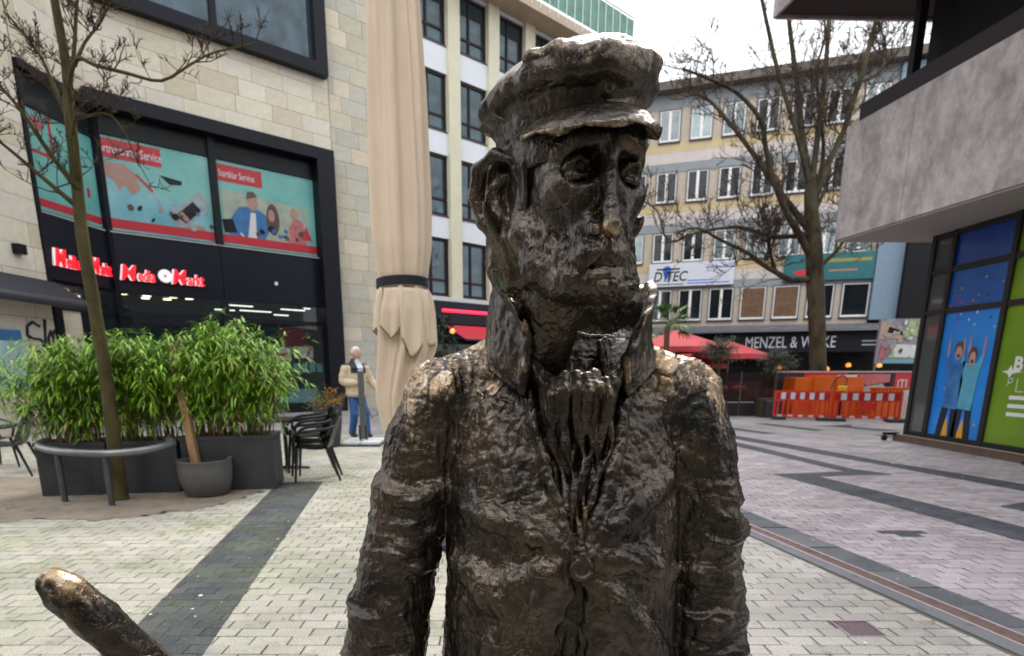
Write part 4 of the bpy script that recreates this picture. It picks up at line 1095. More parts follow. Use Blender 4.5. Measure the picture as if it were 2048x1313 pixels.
def bronze_obj(name, V, Fq, parent, disp=None, wear_sheen=None, loc=None, rot=None, m=None):
    """displace along the normals by the modelled clay marks; rubbed spots and painted sky sheen kept as the attribute 'wear'"""
    V = V.copy()
    N = v_normals(V, Fq)
    d = disp if disp is not None else np.zeros(len(V))
    V2 = V + N * d[:,None]
    me = np_mesh(name, V2, Fq)
    w = np.zeros(len(V)) if wear_sheen is None else wear_sheen
    hi = d - smooth_scalar(d, Fq, 14)               # height above its own surroundings: what hands and weather rub
    at = me.attributes.new('wear_sheen', 'FLOAT', 'POINT'); at.data.foreach_set('value', np.clip(w, 0, 2).astype(np.float32))
    at = me.attributes.new('high', 'FLOAT', 'POINT'); at.data.foreach_set('value', (hi * 1000).astype(np.float32))
    me.materials.append(m or BRONZE)
    return link(name, me, parent, loc, rot)

def make_bronze():
    m = bpy.data.materials.new('patinated_bronze'); m.use_nodes = True
    n, l = m.node_tree.nodes, m.node_tree.links
    b = n['Principled BSDF']
    t = n.new('ShaderNodeTexCoord')
    def noise(scale, detail=4, rough=0.6, stretch=None):
        z = n.new('ShaderNodeTexNoise'); z.inputs['Scale'].default_value = scale; z.inputs['Detail'].default_value = detail
        z.inputs['Roughness'].default_value = rough
        if stretch:
            mp = n.new('ShaderNodeMapping'); mp.inputs['Scale'].default_value = stretch
            l.new(t.outputs['Object'], mp.inputs[0]); l.new(mp.outputs[0], z.inputs['Vector'])
        else: l.new(t.outputs['Object'], z.inputs['Vector'])
        return z.outputs[0]
    def ramp(x, a, b_, lo=0.0, hi=1.0):
        r = n.new('ShaderNodeMapRange'); r.interpolation_type = 'SMOOTHSTEP'
        r.inputs[1].default_value = a; r.inputs[2].default_value = b_; r.inputs[3].default_value = lo; r.inputs[4].default_value = hi
        l.new(x, r.inputs[0]); return r.outputs[0]
    def mixc(fac, a, b_):
        x = n.new('ShaderNodeMix'); x.data_type = 'RGBA'
        l.new(fac, x.inputs[0])
        for i, c in ((6, a), (7, b_)):
            if isinstance(c, tuple): x.inputs[i].default_value = (*c, 1)
            else: l.new(c, x.inputs[i])
        return x.outputs[2]
    def math_(op, a, b_=None):
        x = n.new('ShaderNodeMath'); x.operation = op
        for i, c in ((0, a), (1, b_)):
            if c is None: continue
            if isinstance(c, (int, float)): x.inputs[i].default_value = c
            else: l.new(c, x.inputs[i])
        return x.outputs[0]
    aw = n.new('ShaderNodeAttribute'); aw.attribute_name = 'wear_sheen'
    ah = n.new('ShaderNodeAttribute'); ah.attribute_name = 'high'
    base = mixc(ramp(noise(9), 0.35, 0.65), (0.034, 0.0285, 0.025), (0.108, 0.083, 0.061))
    base = mixc(ramp(noise(24, 5), 0.58, 0.76), base, (0.13, 0.080, 0.040))
    green = math_('MULTIPLY', ramp(noise(7.5, 6, 0.7), 0.60, 0.72), ramp(noise(60, 3), 0.42, 0.6))
    base = mixc(math_('MULTIPLY', green, 0.75), base, (0.10, 0.19, 0.175))
    rub = math_('ADD', math_('MULTIPLY', ah.outputs['Fac'], 0.16), math_('MULTIPLY', ramp(noise(130, 3), 0.3, 0.7), 0.25))
    rub = math_('ADD', rub, math_('MULTIPLY', aw.outputs['Fac'], 1.0))
    rubm = ramp(rub, 0.58, 1.15)
    base = mixc(math_('MULTIPLY', rubm, 0.85), base, mixc(ramp(noise(40), 0.4, 0.6), (0.54, 0.43, 0.31), (0.42, 0.29, 0.165)))
    l.new(base, b.inputs['Base Color'])
    b.inputs['Metallic'].default_value = 0.86
    b.inputs['Specular IOR Level'].default_value = 0.6
    rg = math_('ADD', ramp(noise(55, 4), 0.3, 0.7, 0.28, 0.46), 0.0)
    l.new(rg, b.inputs['Roughness'])
    b.inputs['Coat Weight'].default_value = 0.30; b.inputs['Coat Roughness'].default_value = 0.18
    def steps(x, k, e):
        t = math_('MULTIPLY', x, k); fl = math_('FLOOR', t); fr = math_('SUBTRACT', t, fl)
        return math_('DIVIDE', math_('ADD', fl, ramp(fr, 1 - e, 1.0)), k)
    h1 = steps(noise(52, 3, 0.55, (1, 1, 0.6)), 9.0, 0.30)
    h2 = steps(noise(120, 2, 0.5, (1, 1, 0.7)), 6.0, 0.35)
    scr = ramp(noise(26, 2, 0.5, (5.0, 5.0, 0.55)), 0.60, 0.68)
    scr2 = ramp(noise(22, 2, 0.5, (0.7, 0.7, 5.0)), 0.66, 0.72)
    h = math_('ADD', math_('MULTIPLY', h1, 1.2), math_('MULTIPLY', h2, 0.28))
    h = math_('SUBTRACT', h, math_('MULTIPLY', scr, 0.20)); h = math_('SUBTRACT', h, math_('MULTIPLY', scr2, 0.16))
    h = math_('ADD', h, math_('MULTIPLY', noise(260, 2), 0.03))
    bp = n.new('ShaderNodeBump'); bp.inputs['Strength'].default_value = 0.9; bp.inputs['Distance'].default_value = 0.0050
    l.new(h, bp.inputs['Height']); l.new(bp.outputs[0], b.inputs['Normal'])
    return m
BRONZE = make_bronze()

def terrace(x, n=3.0, e=0.22):
    t = x * n; i = np.floor(t); f = t - i
    return (i + sstep(1 - e, 1.0, f)) / n
def clay(P, s=1.0, seed=0, stretch=(1, 1, 1)):
    """palette-knife and thumb marks of the modelled clay, in metres of relief"""
    Q = P * np.array(stretch)
    warp = np.stack([fbm(Q * 22, 2, seed + 40 + k) for k in range(3)], 1) * 0.012
    f1, f2, v = worley((Q + warp) * 38, seed)
    slab = (v - 0.5) * sstep(0.02, 0.16, f2 - f1)
    crack = -sstep(0.10, 0.0, f2 - f1) * (fbm(Q * 12, 2, seed + 5) > 0.0)
    strokes = ridged((Q + warp) * np.array((60, 60, 26)), seed + 9, 2)
    lumps = fbm(Q * 16, 3, seed + 2)
    g1, g2, u = worley((Q + warp * 1.5) * np.array((72, 72, 48)), seed + 31)
    chip = (u - 0.5) * sstep(0.03, 0.12, g2 - g1)
    gouge = -sstep(0.80, 0.97, ridged((Q + warp) * np.array((30, 30, 17)), seed + 61, 1)) * sstep(-0.1, 0.25, fbm(Q * 9, 2, seed + 62))
    ter = terrace(fbm((Q + warp) * np.array((34, 34, 22)), 3, seed + 81), 3.2, 0.2)
    return s * (0.0034 * ter + 0.0014 * slab + 0.0016 * crack + 0.0012 * strokes + 0.0006 * lumps + 0.0014 * chip + 0.0018 * gouge)

STX, STY = 0.12, 1.03
statue = thing('bronze_statue', 'dark bronze statue of a bearded man in peaked cap, open coat and scarf', 'statue', (STX, STY, 0))

# ---- head with face, beard, ears and neck
HEADLOC = (0.108 - STX, 0.90 - STY, 1.665); HEADROT = (0, 0, R(18))
def build_head():
    v = Vol((-0.185, -0.19, -0.30), (0.185, 0.24, 0.13), 0.0021)
    v.ell((0, 0.012, 0.04), (0.104, 0.13, 0.13), 0.03)
    v.ell((0, -0.034, -0.05), (0.088, 0.082, 0.115), 0.03)
    v.ell((0, -0.05, -0.115), (0.083, 0.066, 0.056), 0.03)
    v.ell((0, -0.088, -0.136), (0.046, 0.036, 0.032), 0.03)
    v.mell((0.066, -0.070, -0.026), (0.027, 0.027, 0.021), 0.025)
    v.mell((0.094, -0.106, -0.078), (0.040, 0.036, 0.034), 0.03, 's')
    v.mell((0.108, -0.085, 0.03), 0.020, 0.03, 's')
    v.cap([(0.004, 0.035, -0.09), (0.010, 0.112, -0.19), (0.010, 0.165, -0.30)], [0.062, 0.052, 0.058], 0.022)
    v.mell((0.043, -0.118, -0.001), (0.031, 0.036, 0.021), 0.009, 's')
    v.mell((0.022, -0.118, 0.004), (0.010, 0.020, 0.014), 0.008, 's')
    v.mcap([(0.074, -0.078, 0.018), (0.048, -0.102, 0.030), (0.016, -0.112, 0.034)], [0.011, 0.0135, 0.012], 0.010)
    v.mell((0.042, -0.089, -0.003), (0.0175, 0.0165, 0.0150), 0.004)
    v.mcap([(0.068, -0.082, -0.010), (0.057, -0.097, 0.000), (0.043, -0.1065, 0.0050), (0.030, -0.106, 0.003), (0.020, -0.099, -0.005)], [0.0035, 0.0048, 0.0052, 0.0045, 0.003], 0.002)
    v.mcap([(0.070, -0.082, 0.006), (0.056, -0.096, 0.017), (0.040, -0.102, 0.020), (0.026, -0.102, 0.016)], [0.003, 0.005, 0.005, 0.004], 0.004)
    v.mcap([(0.066, -0.083, -0.011), (0.054, -0.0975, -0.0125), (0.041, -0.104, -0.0135), (0.029, -0.103, -0.011), (0.020, -0.098, -0.005)], [0.003, 0.004, 0.004, 0.004, 0.003], 0.002)
    v.mcap([(0.064, -0.085, -0.022), (0.048, -0.0975, -0.032), (0.028, -0.1005, -0.025)], [0.004, 0.0062, 0.004], 0.006)
    v.mcap([(0.072, -0.078, -0.036), (0.052, -0.093, -0.047), (0.032, -0.099, -0.044)], [0.003, 0.005, 0.003], 0.007)
    v.cap([(-0.055, -0.094, 0.052), (-0.01, -0.113, 0.049), (0.05, -0.096, 0.052)], 0.003, 0.006, 's')
    v.mcap([(0.072, -0.078, -0.002), (0.086, -0.060, -0.012)], 0.002, 0.006, 's')
    v.mcap([(0.040, -0.108, -0.0025), (0.041, -0.108, -0.0025)], 0.0055, 0.003, 's')
    v.cap([(-0.001, -0.104, 0.026), (-0.004, -0.119, -0.016), (-0.009, -0.134, -0.054), (-0.011, -0.142, -0.076)], [0.010, 0.0085, 0.0095, 0.0125], 0.009)
    v.ell((-0.028, -0.120, -0.078), (0.009, 0.014, 0.0095), 0.006); v.ell((0.006, -0.119, -0.078), (0.009, 0.014, 0.0095), 0.006)
    v.ell((-0.021, -0.130, -0.091), (0.006, 0.008, 0.006), 0.004, 's'); v.ell((-0.002, -0.129, -0.091), (0.006, 0.008, 0.006), 0.004, 's')
    v.mcap([(0.030, -0.108, -0.066), (0.050, -0.094, -0.092), (0.060, -0.080, -0.118)], [0.004, 0.007, 0.006], 0.010)
    for sg in (-1, 1): v.cap([(-0.011, -0.118, -0.097), (-0.011 + sg * 0.028, -0.112, -0.105), (-0.006 + sg * 0.05, -0.094, -0.126), (-0.004 + sg * 0.056, -0.085, -0.143)], [0.012, 0.0135, 0.012, 0.008], 0.010)
    v.cap([(-0.042, -0.116, -0.121), (-0.011, -0.131, -0.1175), (0.022, -0.120, -0.121)], [0.004, 0.0065, 0.004], 0.003, 's')
    v.cap([(-0.034, -0.112, -0.1285), (-0.011, -0.121, -0.1285), (0.013, -0.112, -0.1285)], [0.005, 0.0085, 0.005], 0.004)
    v.ell((-0.011, -0.134, -0.143), (0.022, 0.014, 0.007), 0.008, 's')
    v.mcap([(0.099, 0.005, -0.03), (0.097, -0.008, -0.07), (0.088, -0.036, -0.115), (0.058, -0.074, -0.141), (0.0, -0.098, -0.148)], [0.014, 0.022, 0.025, 0.026, 0.027], 0.022)
    for k in range(230):                                  # locks of the beard
        a = rng.uniform(-1, 1); u = rng.uniform(0, 1)
        x = 0.100 * math.sin(a * 1.5); y = 0.008 - (0.118 + 0.020 * u) * math.cos(a * 1.45)
        z = -0.086 - 0.066 * u * (1 - 0.45 * abs(a)) + 0.050 * abs(a) ** 2
        if abs(x + 0.011) < 0.036 and z > -0.142: continue
        if y > -0.10 and z < -0.15: y -= 0.0
        L = rng.uniform(0.014, 0.030); sw = rng.uniform(-.008, .008)
        v.cap([(x, y + 0.004, z), (x * 1.01 + sw * 0.3, y - 0.002, z - L * 0.5), (x * 1.02 + sw, y + rng.uniform(-.004, .006), z - L)], [0.0048, 0.0052, 0.0022], 0.0032)
    for k in range(26):                                   # moustache
        sg = -1 if k % 2 else 1; q = (k // 2) / 12
        x = -0.011 + sg * (0.004 + 0.044 * q); y = -0.128 + 0.030 * q ** 1.5; z = -0.093 - 0.012 * q
        v.cap([(x, y, z), (x + sg * 0.005, y - 0.001, z - 0.011), (x + sg * 0.010, y + 0.003, z - 0.022 - 0.008 * q)], [0.0036, 0.0044, 0.002], 0.0025)
    for sg in (-1, 1):                                    # ears, hair behind them and at the temples
        X = lambda p: (sg * (0.100 + (p[0] - 0.100) * 0.84), p[1], -0.018 + (p[2] + 0.01) * 0.90)
        v.ell(X((0.122, 0.034, -0.008)), (0.012, 0.036, 0.052), 0.012, rz=sg * 0.75)
        v.cap([X(p) for p in ((0.100, 0.002, 0.020), (0.112, 0.004, 0.044), (0.130, 0.022, 0.056), (0.146, 0.044, 0.040), (0.149, 0.052, 0.004), (0.139, 0.046, -0.036), (0.120, 0.026, -0.068), (0.106, 0.010, -0.078), (0.100, 0.004, -0.06))],
              [0.007, 0.008, 0.0085, 0.0095, 0.0095, 0.009, 0.0105, 0.0095, 0.007], 0.006)
        v.ell(X((0.128, 0.012, 0.004)), (0.020, 0.018, 0.034), 0.006, 's')
        v.cap([X(p) for p in ((0.118, 0.020, 0.026), (0.131, 0.032, 0.008), (0.122, 0.022, -0.030))], 0.0055, 0.006)
        v.ell(X((0.101, -0.004, -0.012)), (0.007, 0.008, 0.012), 0.006)
        v.ell(X((0.090, 0.055, -0.09)), (0.036, 0.045, 0.050), 0.02)
        for q in range(9):
            y0 = -0.035 + 0.007 * q
            v.cap([X((0.100 - 0.02 * max(0, -y0 - 0.01), y0, 0.085)), X((0.106 - 0.02 * max(0, -y0 - 0.01), y0 + 0.006, 0.03)), X((0.103, y0 + 0.012, -0.02 - 0.004 * q))], [0.006, 0.0055, 0.004], 0.006)
        for q in range(10):
            y0 = 0.02 + 0.009 * q
            v.cap([X((0.112, y0, -0.04)), X((0.118 - 0.001 * q, y0 + 0.004, -0.085)), X((0.112 - 0.003 * q, y0 + 0.01, -0.125 - 0.01 * rng.random()))], [0.008, 0.009, 0.005], 0.006)
    V, F = v.mesh(); V = smooth_pos(V, F, 1)
    ax_ = np.abs(V[:,0]); V[:,0] = np.sign(V[:,0]) * np.interp(ax_, [0, 0.045, 0.075, 0.105, 0.15, 0.2], [0, 0.043, 0.061, 0.0785, 0.136, 0.18])   # a long narrow face
    V[:,0] *= 1 - 0.10 * sstep(-0.03, -0.10, V[:,2]) * sstep(0.05, 0.02, V[:,1]) * sstep(-0.21, -0.18, V[:,2])
    fr_ = sstep(0.04, 0.0, V[:,1]); low = np.clip(-0.128 - V[:,2], 0, 0.06)
    V[:,2] += fr_ * low * 0.38                               # a short beard
    x, y, z = V.T
    beard = sstep(-0.062, -0.085, z + 0.25 * np.maximum(0, np.abs(x) - 0.06) * -1) * sstep(-0.215, -0.185, z)
    hair = sstep(-0.03, 0.0, y) * sstep(0.064, 0.076, np.abs(x))
    lips = np.exp(-((z + 0.126) / 0.008) ** 2) * sstep(0.03, 0.02, np.abs(x + 0.011)) * sstep(-0.1, -0.11, y)
    bm = np.clip(np.maximum(beard * (1 - lips), 0), 0, 1)
    W = V + 0.006 * np.stack([fbm(V * 40, 2, 70 + k) for k in range(3)], 1)
    st = ridged(W * np.array((125, 125, 42)), 3, 2)
    d = clay(V, 0.40, 3) * (1 - 0.4 * bm) + bm * 0.0024 * st + hair * (1 - bm) * 0.0014 * st
    d += (1 - bm) * (1 - hair) * 0.0008 * ridged(W * np.array((70, 70, 150)), 8, 2) * sstep(-0.01, -0.04, z)   # tired creases under the eyes
    ear = sstep(0.080, 0.090, np.abs(x)) * sstep(-0.10, -0.08, z) * sstep(0.06, 0.05, z)
    d = d * (1 - 0.75 * ear)
    nose = np.exp(-(((x + 0.011) / 0.024) ** 2 + ((y + 0.140) / 0.022) ** 2 + ((z + 0.080) / 0.013) ** 2))
    bridge = np.exp(-(((x + 0.007) / 0.005) ** 2)) * sstep(-0.112, -0.124, y) * sstep(-0.07, -0.05, z) * 0.45
    earw = sstep(0.122, 0.136, np.abs(x)) * 0.55
    bronze_obj('head', V, F, statue, d, nose * 1.2 + bridge + earw * (0.5 + 0.5 * fbm(V * 60, 2, 5)), HEADLOC, HEADROT)
build_head()

# ---- cap with visor
def build_cap():
    v = Vol((-0.19, -0.21, -0.03), (0.19, 0.23, 0.21), 0.0026)
    zs = [0.012, 0.045, 0.075, 0.108]
    v.loft(zs, [0]*4, [0.012]*4, [0.0945, 0.0965, 0.103, 0.114], [0.124, 0.126, 0.131, 0.140], 2.15, 0.008)
    v.ell((0, 0.050, 0.022), (0.092, 0.092, 0.035), 0.02)
    v.ell((0, 0.012, 0.104), (0.120, 0.147, 0.025), 0.012)
    v.ell((0.0, 0.008, 0.114), (0.109, 0.135, 0.033), 0.02)
    v.ell((0.02, -0.01, 0.118), (0.080, 0.10, 0.036), 0.03)
    for k in range(44):                                   # gathered, lumpy rim of the crown
        a = 2 * math.pi * k / 44 + rng.uniform(-.05, .05)
        c = (0.113 * math.sin(a), 0.012 - 0.138 * math.cos(a), 0.098 + rng.uniform(-.005, .006))
        if math.cos(a) < 0.1 and rng.random() < 0.6: continue
        v.ell(c, (rng.uniform(.012, .020), rng.uniform(.009, .014), rng.uniform(.008, .011)), 0.014)
    for k in range(16):
        a = rng.uniform(-0.85, 0.85)
        v.ell((0.112 * math.sin(a), 0.012 - 0.136 * math.cos(a), 0.112 + rng.uniform(-.008, .010)), (rng.uniform(.016, .028), rng.uniform(.009, .013), rng.uniform(.006, .010)), 0.010)
    v.ell((0, 0.01, -0.012), (0.084, 0.112, 0.045), 0.006, 's')
    v.ell((-0.004, -0.119, 0.078), (0.011, 0.009, 0.009), 0.004)      # badge above the visor
    v.ell((-0.004, -0.128, 0.078), (0.005, 0.006, 0.004), 0.003, 's')
    V, F = v.mesh(); V = smooth_pos(V, F, 1)
    x, y, z = V.T
    d = clay(V, 0.50, 21, (1, 1, 1.3)) + 0.0010 * ridged(V * np.array((26, 26, 75)), 4, 2) * sstep(0.09, 0.08, z)
    w = sstep(0.100, 0.125, z) * 0.62 + np.exp(-((z - 0.102) / 0.014) ** 2) * 0.6 * (0.6 + 0.5 * fbm(V * 30, 2, 9)) * sstep(0.3, -0.1, y)
    V = V * np.array((0.90, 0.95, 1.0)); x, y, z = V.T
    capo = bronze_obj('cap', V, F, statue, d, w, (HEADLOC[0], HEADLOC[1], HEADLOC[2] + 0.008), (R(2), R(-6), R(18)))
    # visor: a steep curved peak with thickness
    na, ns = 90, 22
    def pt(i, j):
        a = (i / (na - 1) - 0.5) * 2 * R(68); s_ = j / (ns - 1)
        e = math.cos(a * 0.5 * math.pi / R(68)) ** 0.55 if abs(i - (na-1)/2) < (na-1)/2 - 0.01 else 0.0
        rx, ry = 0.0865, 0.1195
        px, py = rx * math.sin(a), 0.012 - ry * math.cos(a)
        L = 0.050 * e + 0.004
        nx, ny = math.sin(a), -math.cos(a)
        return np.array((px + nx * L * s_ * 0.86, py + ny * L * s_ * 0.86, 0.068 - (0.018 * s_ + 0.018 * s_ * s_) * (0.35 + 0.65 * e) - 0.004 * (1 - e)))
    top = np.array([[pt(i, j) for j in range(ns)] for i in range(na)])
    wob = 0.0010 * np.sin(np.linspace(0, 17, na)) + 0.0006 * np.sin(np.linspace(1, 41, na))
    top[:, -3:, 2] += wob[:, None] * np.array((0.3, 0.7, 1.0))
    th = 0.0075
    bot = top.copy(); bot[:,:,2] -= th * (0.7 + 0.3 * np.sin(np.linspace(0, 31, na)))[:, None]; bot[:,:,1] += 0.002
    V = np.concatenate([top.reshape(-1, 3), bot.reshape(-1, 3)]); n1 = na * ns
    Fq = []
    for i in range(na - 1):
        for j in range(ns - 1):
            a = i*ns + j
            Fq.append((a, a+1, a+ns+1, a+ns)); Fq.append((n1+a, n1+a+ns, n1+a+ns+1, n1+a+1))
        a = i*ns + ns - 1; Fq.append((a, n1+a, n1+a+ns, a+ns))
        a = i*ns; Fq.append((a, a+ns, n1+a+ns, n1+a))
    for i in (0, na - 1):
        for j in range(ns - 1):
            a = i*ns + j
            Fq.append((a, n1+a, n1+a+1, a+1) if i == 0 else (a, a+1, n1+a+1, n1+a))
    Fq = np.array(Fq)
    d = clay(V, 0.55, 31)
    edge = np.zeros(len(V)); E = np.zeros((na, ns)); E[:, -1] = 1.0; E[:, -2] = 0.55
    edge[:n1] = E.ravel(); edge[n1:] = E.ravel() * 0.9
    vis = bronze_obj('visor', V, Fq, capo, d, edge * 0.75)
build_cap()

# ---- coat with sleeves
def build_coat():
    v = Vol((-0.47, -0.27, 0.50), (0.40, 0.21, 1.50), 0.0030)
    v.loft([0.52, 0.70, 0.90, 1.05, 1.18, 1.27, 1.34, 1.39, 1.43], [0.0]*9, [0, 0, 0, -0.005, 0.0, 0.012, 0.022, 0.030, 0.035],
           [0.245, 0.235, 0.218, 0.208, 0.207, 0.210, 0.200, 0.150, 0.10], [0.17, 0.165, 0.160, 0.155, 0.142, 0.118, 0.092, 0.070, 0.05], 2.35, 0.03)
    for sg in (-1, 1):
        v.cap([(sg * 0.222, 0.016, 1.364), (sg * 0.10, 0.032, 1.402), (0.0, 0.038, 1.412)], [0.050, 0.050, 0.05], 0.03)
    v.cap([(-0.216, 0.012, 1.345), (-0.247, 0.006, 1.27), (-0.272, 0, 1.185), (-0.316, -0.002, 0.99), (-0.332, -0.02, 0.87), (-0.325, -0.09, 0.77), (-0.30, -0.17, 0.72)],
          [0.062, 0.065, 0.068, 0.074, 0.076, 0.068, 0.056], 0.014)
    v.cap([(0.216, 0.012, 1.345), (0.238, 0.006, 1.27), (0.252, 0, 1.185), (0.276, 0, 0.97), (0.286, -0.01, 0.84), (0.29, -0.04, 0.72), (0.29, -0.06, 0.63)],
          [0.062, 0.066, 0.069, 0.072, 0.07, 0.064, 0.056], 0.014)
    # thick folds across the sleeves
    for sg, n_, in ((-1, 17), (1, 13)):
        for k in range(n_):
            z = rng.uniform(0.78, 1.22); cx = np.interp(z, [0.72, 0.87, 0.99, 1.185, 1.35], [0.325, 0.332, 0.316, 0.272, 0.212]) if sg < 0 else np.interp(z, [0.63, 0.84, 0.97, 1.185, 1.35], [0.29, 0.286, 0.276, 0.252, 0.212])
            r = 0.066; a0 = rng.uniform(-1.5, 0.2); a1 = a0 + rng.uniform(0.9, 1.6); sl_ = rng.uniform(-0.05, 0.05)
            pts = []
            for q in range(5):
                a = a0 + (a1 - a0) * q / 4
                pts.append((sg * (cx + r * math.sin(a)), -r * math.cos(a) - (0.02 if z < 0.9 and sg < 0 else 0), z + sl_ * (q / 4 - 0.5)))
            v.cap(pts, [0.003, 0.007, 0.010, 0.007, 0.002], 0.022)
    # folds pulled towards the button and across the belly
    for x0, z0, x1, z1, r in ((-0.17, 1.19, -0.01, 1.135, .007), (-0.18, 1.02, 0.0, 1.115, .008), (0.17, 1.24, 0.04, 1.14, .008), (0.18, 1.08, 0.04, 1.12, .007),
                              (-0.16, 0.90, -0.02, 1.09, .008), (0.16, 0.93, 0.05, 1.08, .008), (-0.19, 1.10, -0.08, 1.02, .009), (0.10, 1.02, 0.17, 0.90, .009), (-0.12, 0.98, -0.03, 0.86, .008)):
        r *= 0.8
        def fy(x, z): return -np.interp(z, [0.9, 1.05, 1.18, 1.27], [0.160, 0.160, 0.142, 0.108]) * max(0.05, 1 - abs(x / 0.213) ** 2.35) ** (1 / 2.35)
        v.cap([(x0 + (x1-x0)*t, fy(x0 + (x1-x0)*t, z0 + (z1-z0)*t) + 0.001, z0 + (z1-z0)*t + 0.012 * math.sin(3.1 * t)) for t in (0, .25, .5, .75, 1)], [r*.2, r*.7, r, r, r*.6], 0.034)
    # the open front: a V down to the button, then a slit falling open below it
    S, X, Y, Z = v.sl((-0.12, -0.25, 0.50), (0.14, 0.06, 1.50))
    z1 = Z.ravel()
    cx = np.interp(z1, [0.5, 0.87, 1.09, 1.125, 1.28, 1.45], [-0.02, -0.005, 0.015, 0.016, 0.014, 0.012]).astype(np.float32)[None,None,:]
    w = np.interp(z1, [0.5, 0.8, 0.93, 1.06, 1.095, 1.128, 1.15, 1.28, 1.38, 1.45], [0.055, 0.046, 0.032, 0.010, 0.002, 0.001, 0.018, 0.064, 0.086, 0.10]).astype(np.float32)[None,None,:]
    wob = (0.004 * np.sin(z1 * 70) + 0.003 * np.sin(z1 * 151 + 1)).astype(np.float32)[None,None,:]
    depth = np.interp(z1, [0.5, 0.9, 1.1, 1.13, 1.2, 1.3, 1.4, 1.45], [0.125, 0.128, 0.130, 0.130, 0.105, 0.055, 0.0, -0.03]).astype(np.float32)[None,None,:]
    d = np.maximum(np.abs(X - cx + wob) - w, Y + depth + 0 * X)
    v.put(S, d, 0.008, 's')
    # rolled lapel edges beside the V
    def ly(z): return -np.interp(z, [1.1, 1.18, 1.27, 1.34, 1.40, 1.42], [0.152, 0.139, 0.103, 0.068, 0.042, 0.03])
    for sg in (-1, 1):
        pts = [(0.016 + sg * (np.interp(z, [1.13, 1.15, 1.28, 1.38, 1.43], [0.004, 0.014, 0.062, 0.088, 0.10]) + 0.003 * math.sin(z * 83 + sg)), ly(z), z) for z in np.linspace(1.135, 1.42, 16)]
        v.cap(pts, 0.0072, 0.008)
    V, F = v.mesh(); V = smooth_pos(V, F, 1)
    x, y, z = V.T
    V[:,2] += 0.018 * sstep(1.22, 1.36, V[:,2]); x, y, z = V.T
    arm = sstep(0.205, 0.235, np.abs(x)) * sstep(1.30, 1.20, z)
    warp = np.stack([fbm(V * 14, 2, 90 + k) for k in range(3)], 1) * 0.02
    wr = ridged((V + warp) * np.array((11, 11, 34)), 14, 2)              # wrinkles round the sleeves
    vert = ridged((V + warp * 0.6) * np.array((75, 75, 17)), 15, 2)       # trowelled strokes down the chest
    d = clay(V, 0.95, 50) + arm * 0.0060 * (wr - 0.25) + (1 - arm) * (0.0021 * vert + 0.0018 * fbm((V + warp) * np.array((13, 13, 9)), 2, 17))
    f1, f2, val = worley((V + warp * 0.5) * np.array((27, 27, 20)), 60)
    plate = sstep(0.05, 0.11, f2 - f1) * (val > 0.45)
    d += 0.0018 * plate * sstep(1.05, 1.33, z)
    top = sstep(1.33, 1.405, z) * (0.62 + 0.42 * plate) * sstep(0.11, 0.145, np.abs(x - 0.016))  # rubbed shoulders, widened so the pale colour also paints the sky's sheen
    seam = np.exp(-((np.abs(x) - 0.262) / 0.016) ** 2) * sstep(1.25, 1.33, z) * 0.55
    bronze_obj('coat', V, F, statue, d, top * 1.0 + seam * 1.2)
build_coat()

# ---- standing collar, open at the throat
def build_collar():
    na, nv = 200, 44
    V, Fq = [], []
    th = np.linspace(R(33), R(327), na)                    # measured from the front, round the back
    for side in (0, 1):
        for i, t in enumerate(th):
            a = min(t, 2 * math.pi - t)                     # 27..180 deg from the front
            hi = np.interp(math.degrees(a), [36, 50, 70, 95, 180], [1.472, 1.520, 1.562, 1.580, 1.60])
            lo = np.interp(math.degrees(a), [33, 60, 100, 180], [1.360, 1.395, 1.420, 1.440])
            hi += 0.004 * math.sin(t * 9) + 0.003 * math.sin(t * 23 + 1)
            flare = np.interp(math.degrees(a), [36, 50, 90, 180], [0.014, 0.016, 0.010, 0.0])
            for j in range(nv):
                q = j / (nv - 1); z = lo + (hi - lo) * q
                rx = np.interp(q, [0, .35, .8, 1], [0.162, 0.150, 0.142, 0.144 + flare * .6]); ry = np.interp(q, [0, .35, .8, 1], [0.110, 0.118, 0.121, 0.126 + flare])
                cu = np.interp(math.degrees(a), [33, 40, 52], [0.016, 0.006, 0.0]) * (0.35 + 0.65 * q)
                if math.sin(t) > 0: rx *= 0.905; cu *= 0.3; z -= 0.036 * q
                rx = rx + cu; ry = ry + cu * 0.8
                k = 0 if side == 0 else -0.0150 * (0.55 + 0.45 * math.sin(math.pi * min(1, q * 1.0)))
                x = 0.016 + (rx + k) * math.sin(t) * (1 if True else 1); y = 0.018 - (ry + k) * math.cos(t)
                V.append((x, y, z - (0.003 if side and j == nv - 1 else 0)))
    V = np.array(V); V[:,2] += 0.016; n1 = na * nv
    for i in range(na - 1):
        for j in range(nv - 1):
            a = i*nv + j
            Fq.append((a, a+nv, a+nv+1, a+1)); Fq.append((n1+a, n1+a+1, n1+a+nv+1, n1+a+nv))
        a = i*nv + nv - 1; Fq.append((a, a+nv, n1+a+nv, n1+a))
        a = i*nv; Fq.append((a, n1+a, n1+a+nv, a+nv))
    for i in (0, na-1):
        for j in range(nv-1):
            a = i*nv + j
            Fq.append((a, a+1, n1+a+1, n1+a) if i == 0 else (a, n1+a, n1+a+1, a+1))
    Fq = np.array(Fq)
    rim = np.zeros((na, nv)); rim[:, -1] = 1; rim[:, -2] = 0.9; rim[:, -3] = 0.5; rim[:3, :] = 0.9; rim[-3:, :] = 0.9
    d = clay(V, 1.0, 80) + 0.0018 * fbm(V * 26, 2, 81) + 0.0022 * np.concatenate([rim.ravel(), rim.ravel()])
    r = np.concatenate([rim.ravel(), rim.ravel()]) * (0.45 + 0.55 * fbm(V * 45, 2, 82))
    bronze_obj('collar', V, Fq, statue, d, np.clip(r, 0, 1) * 1.25)
build_collar()

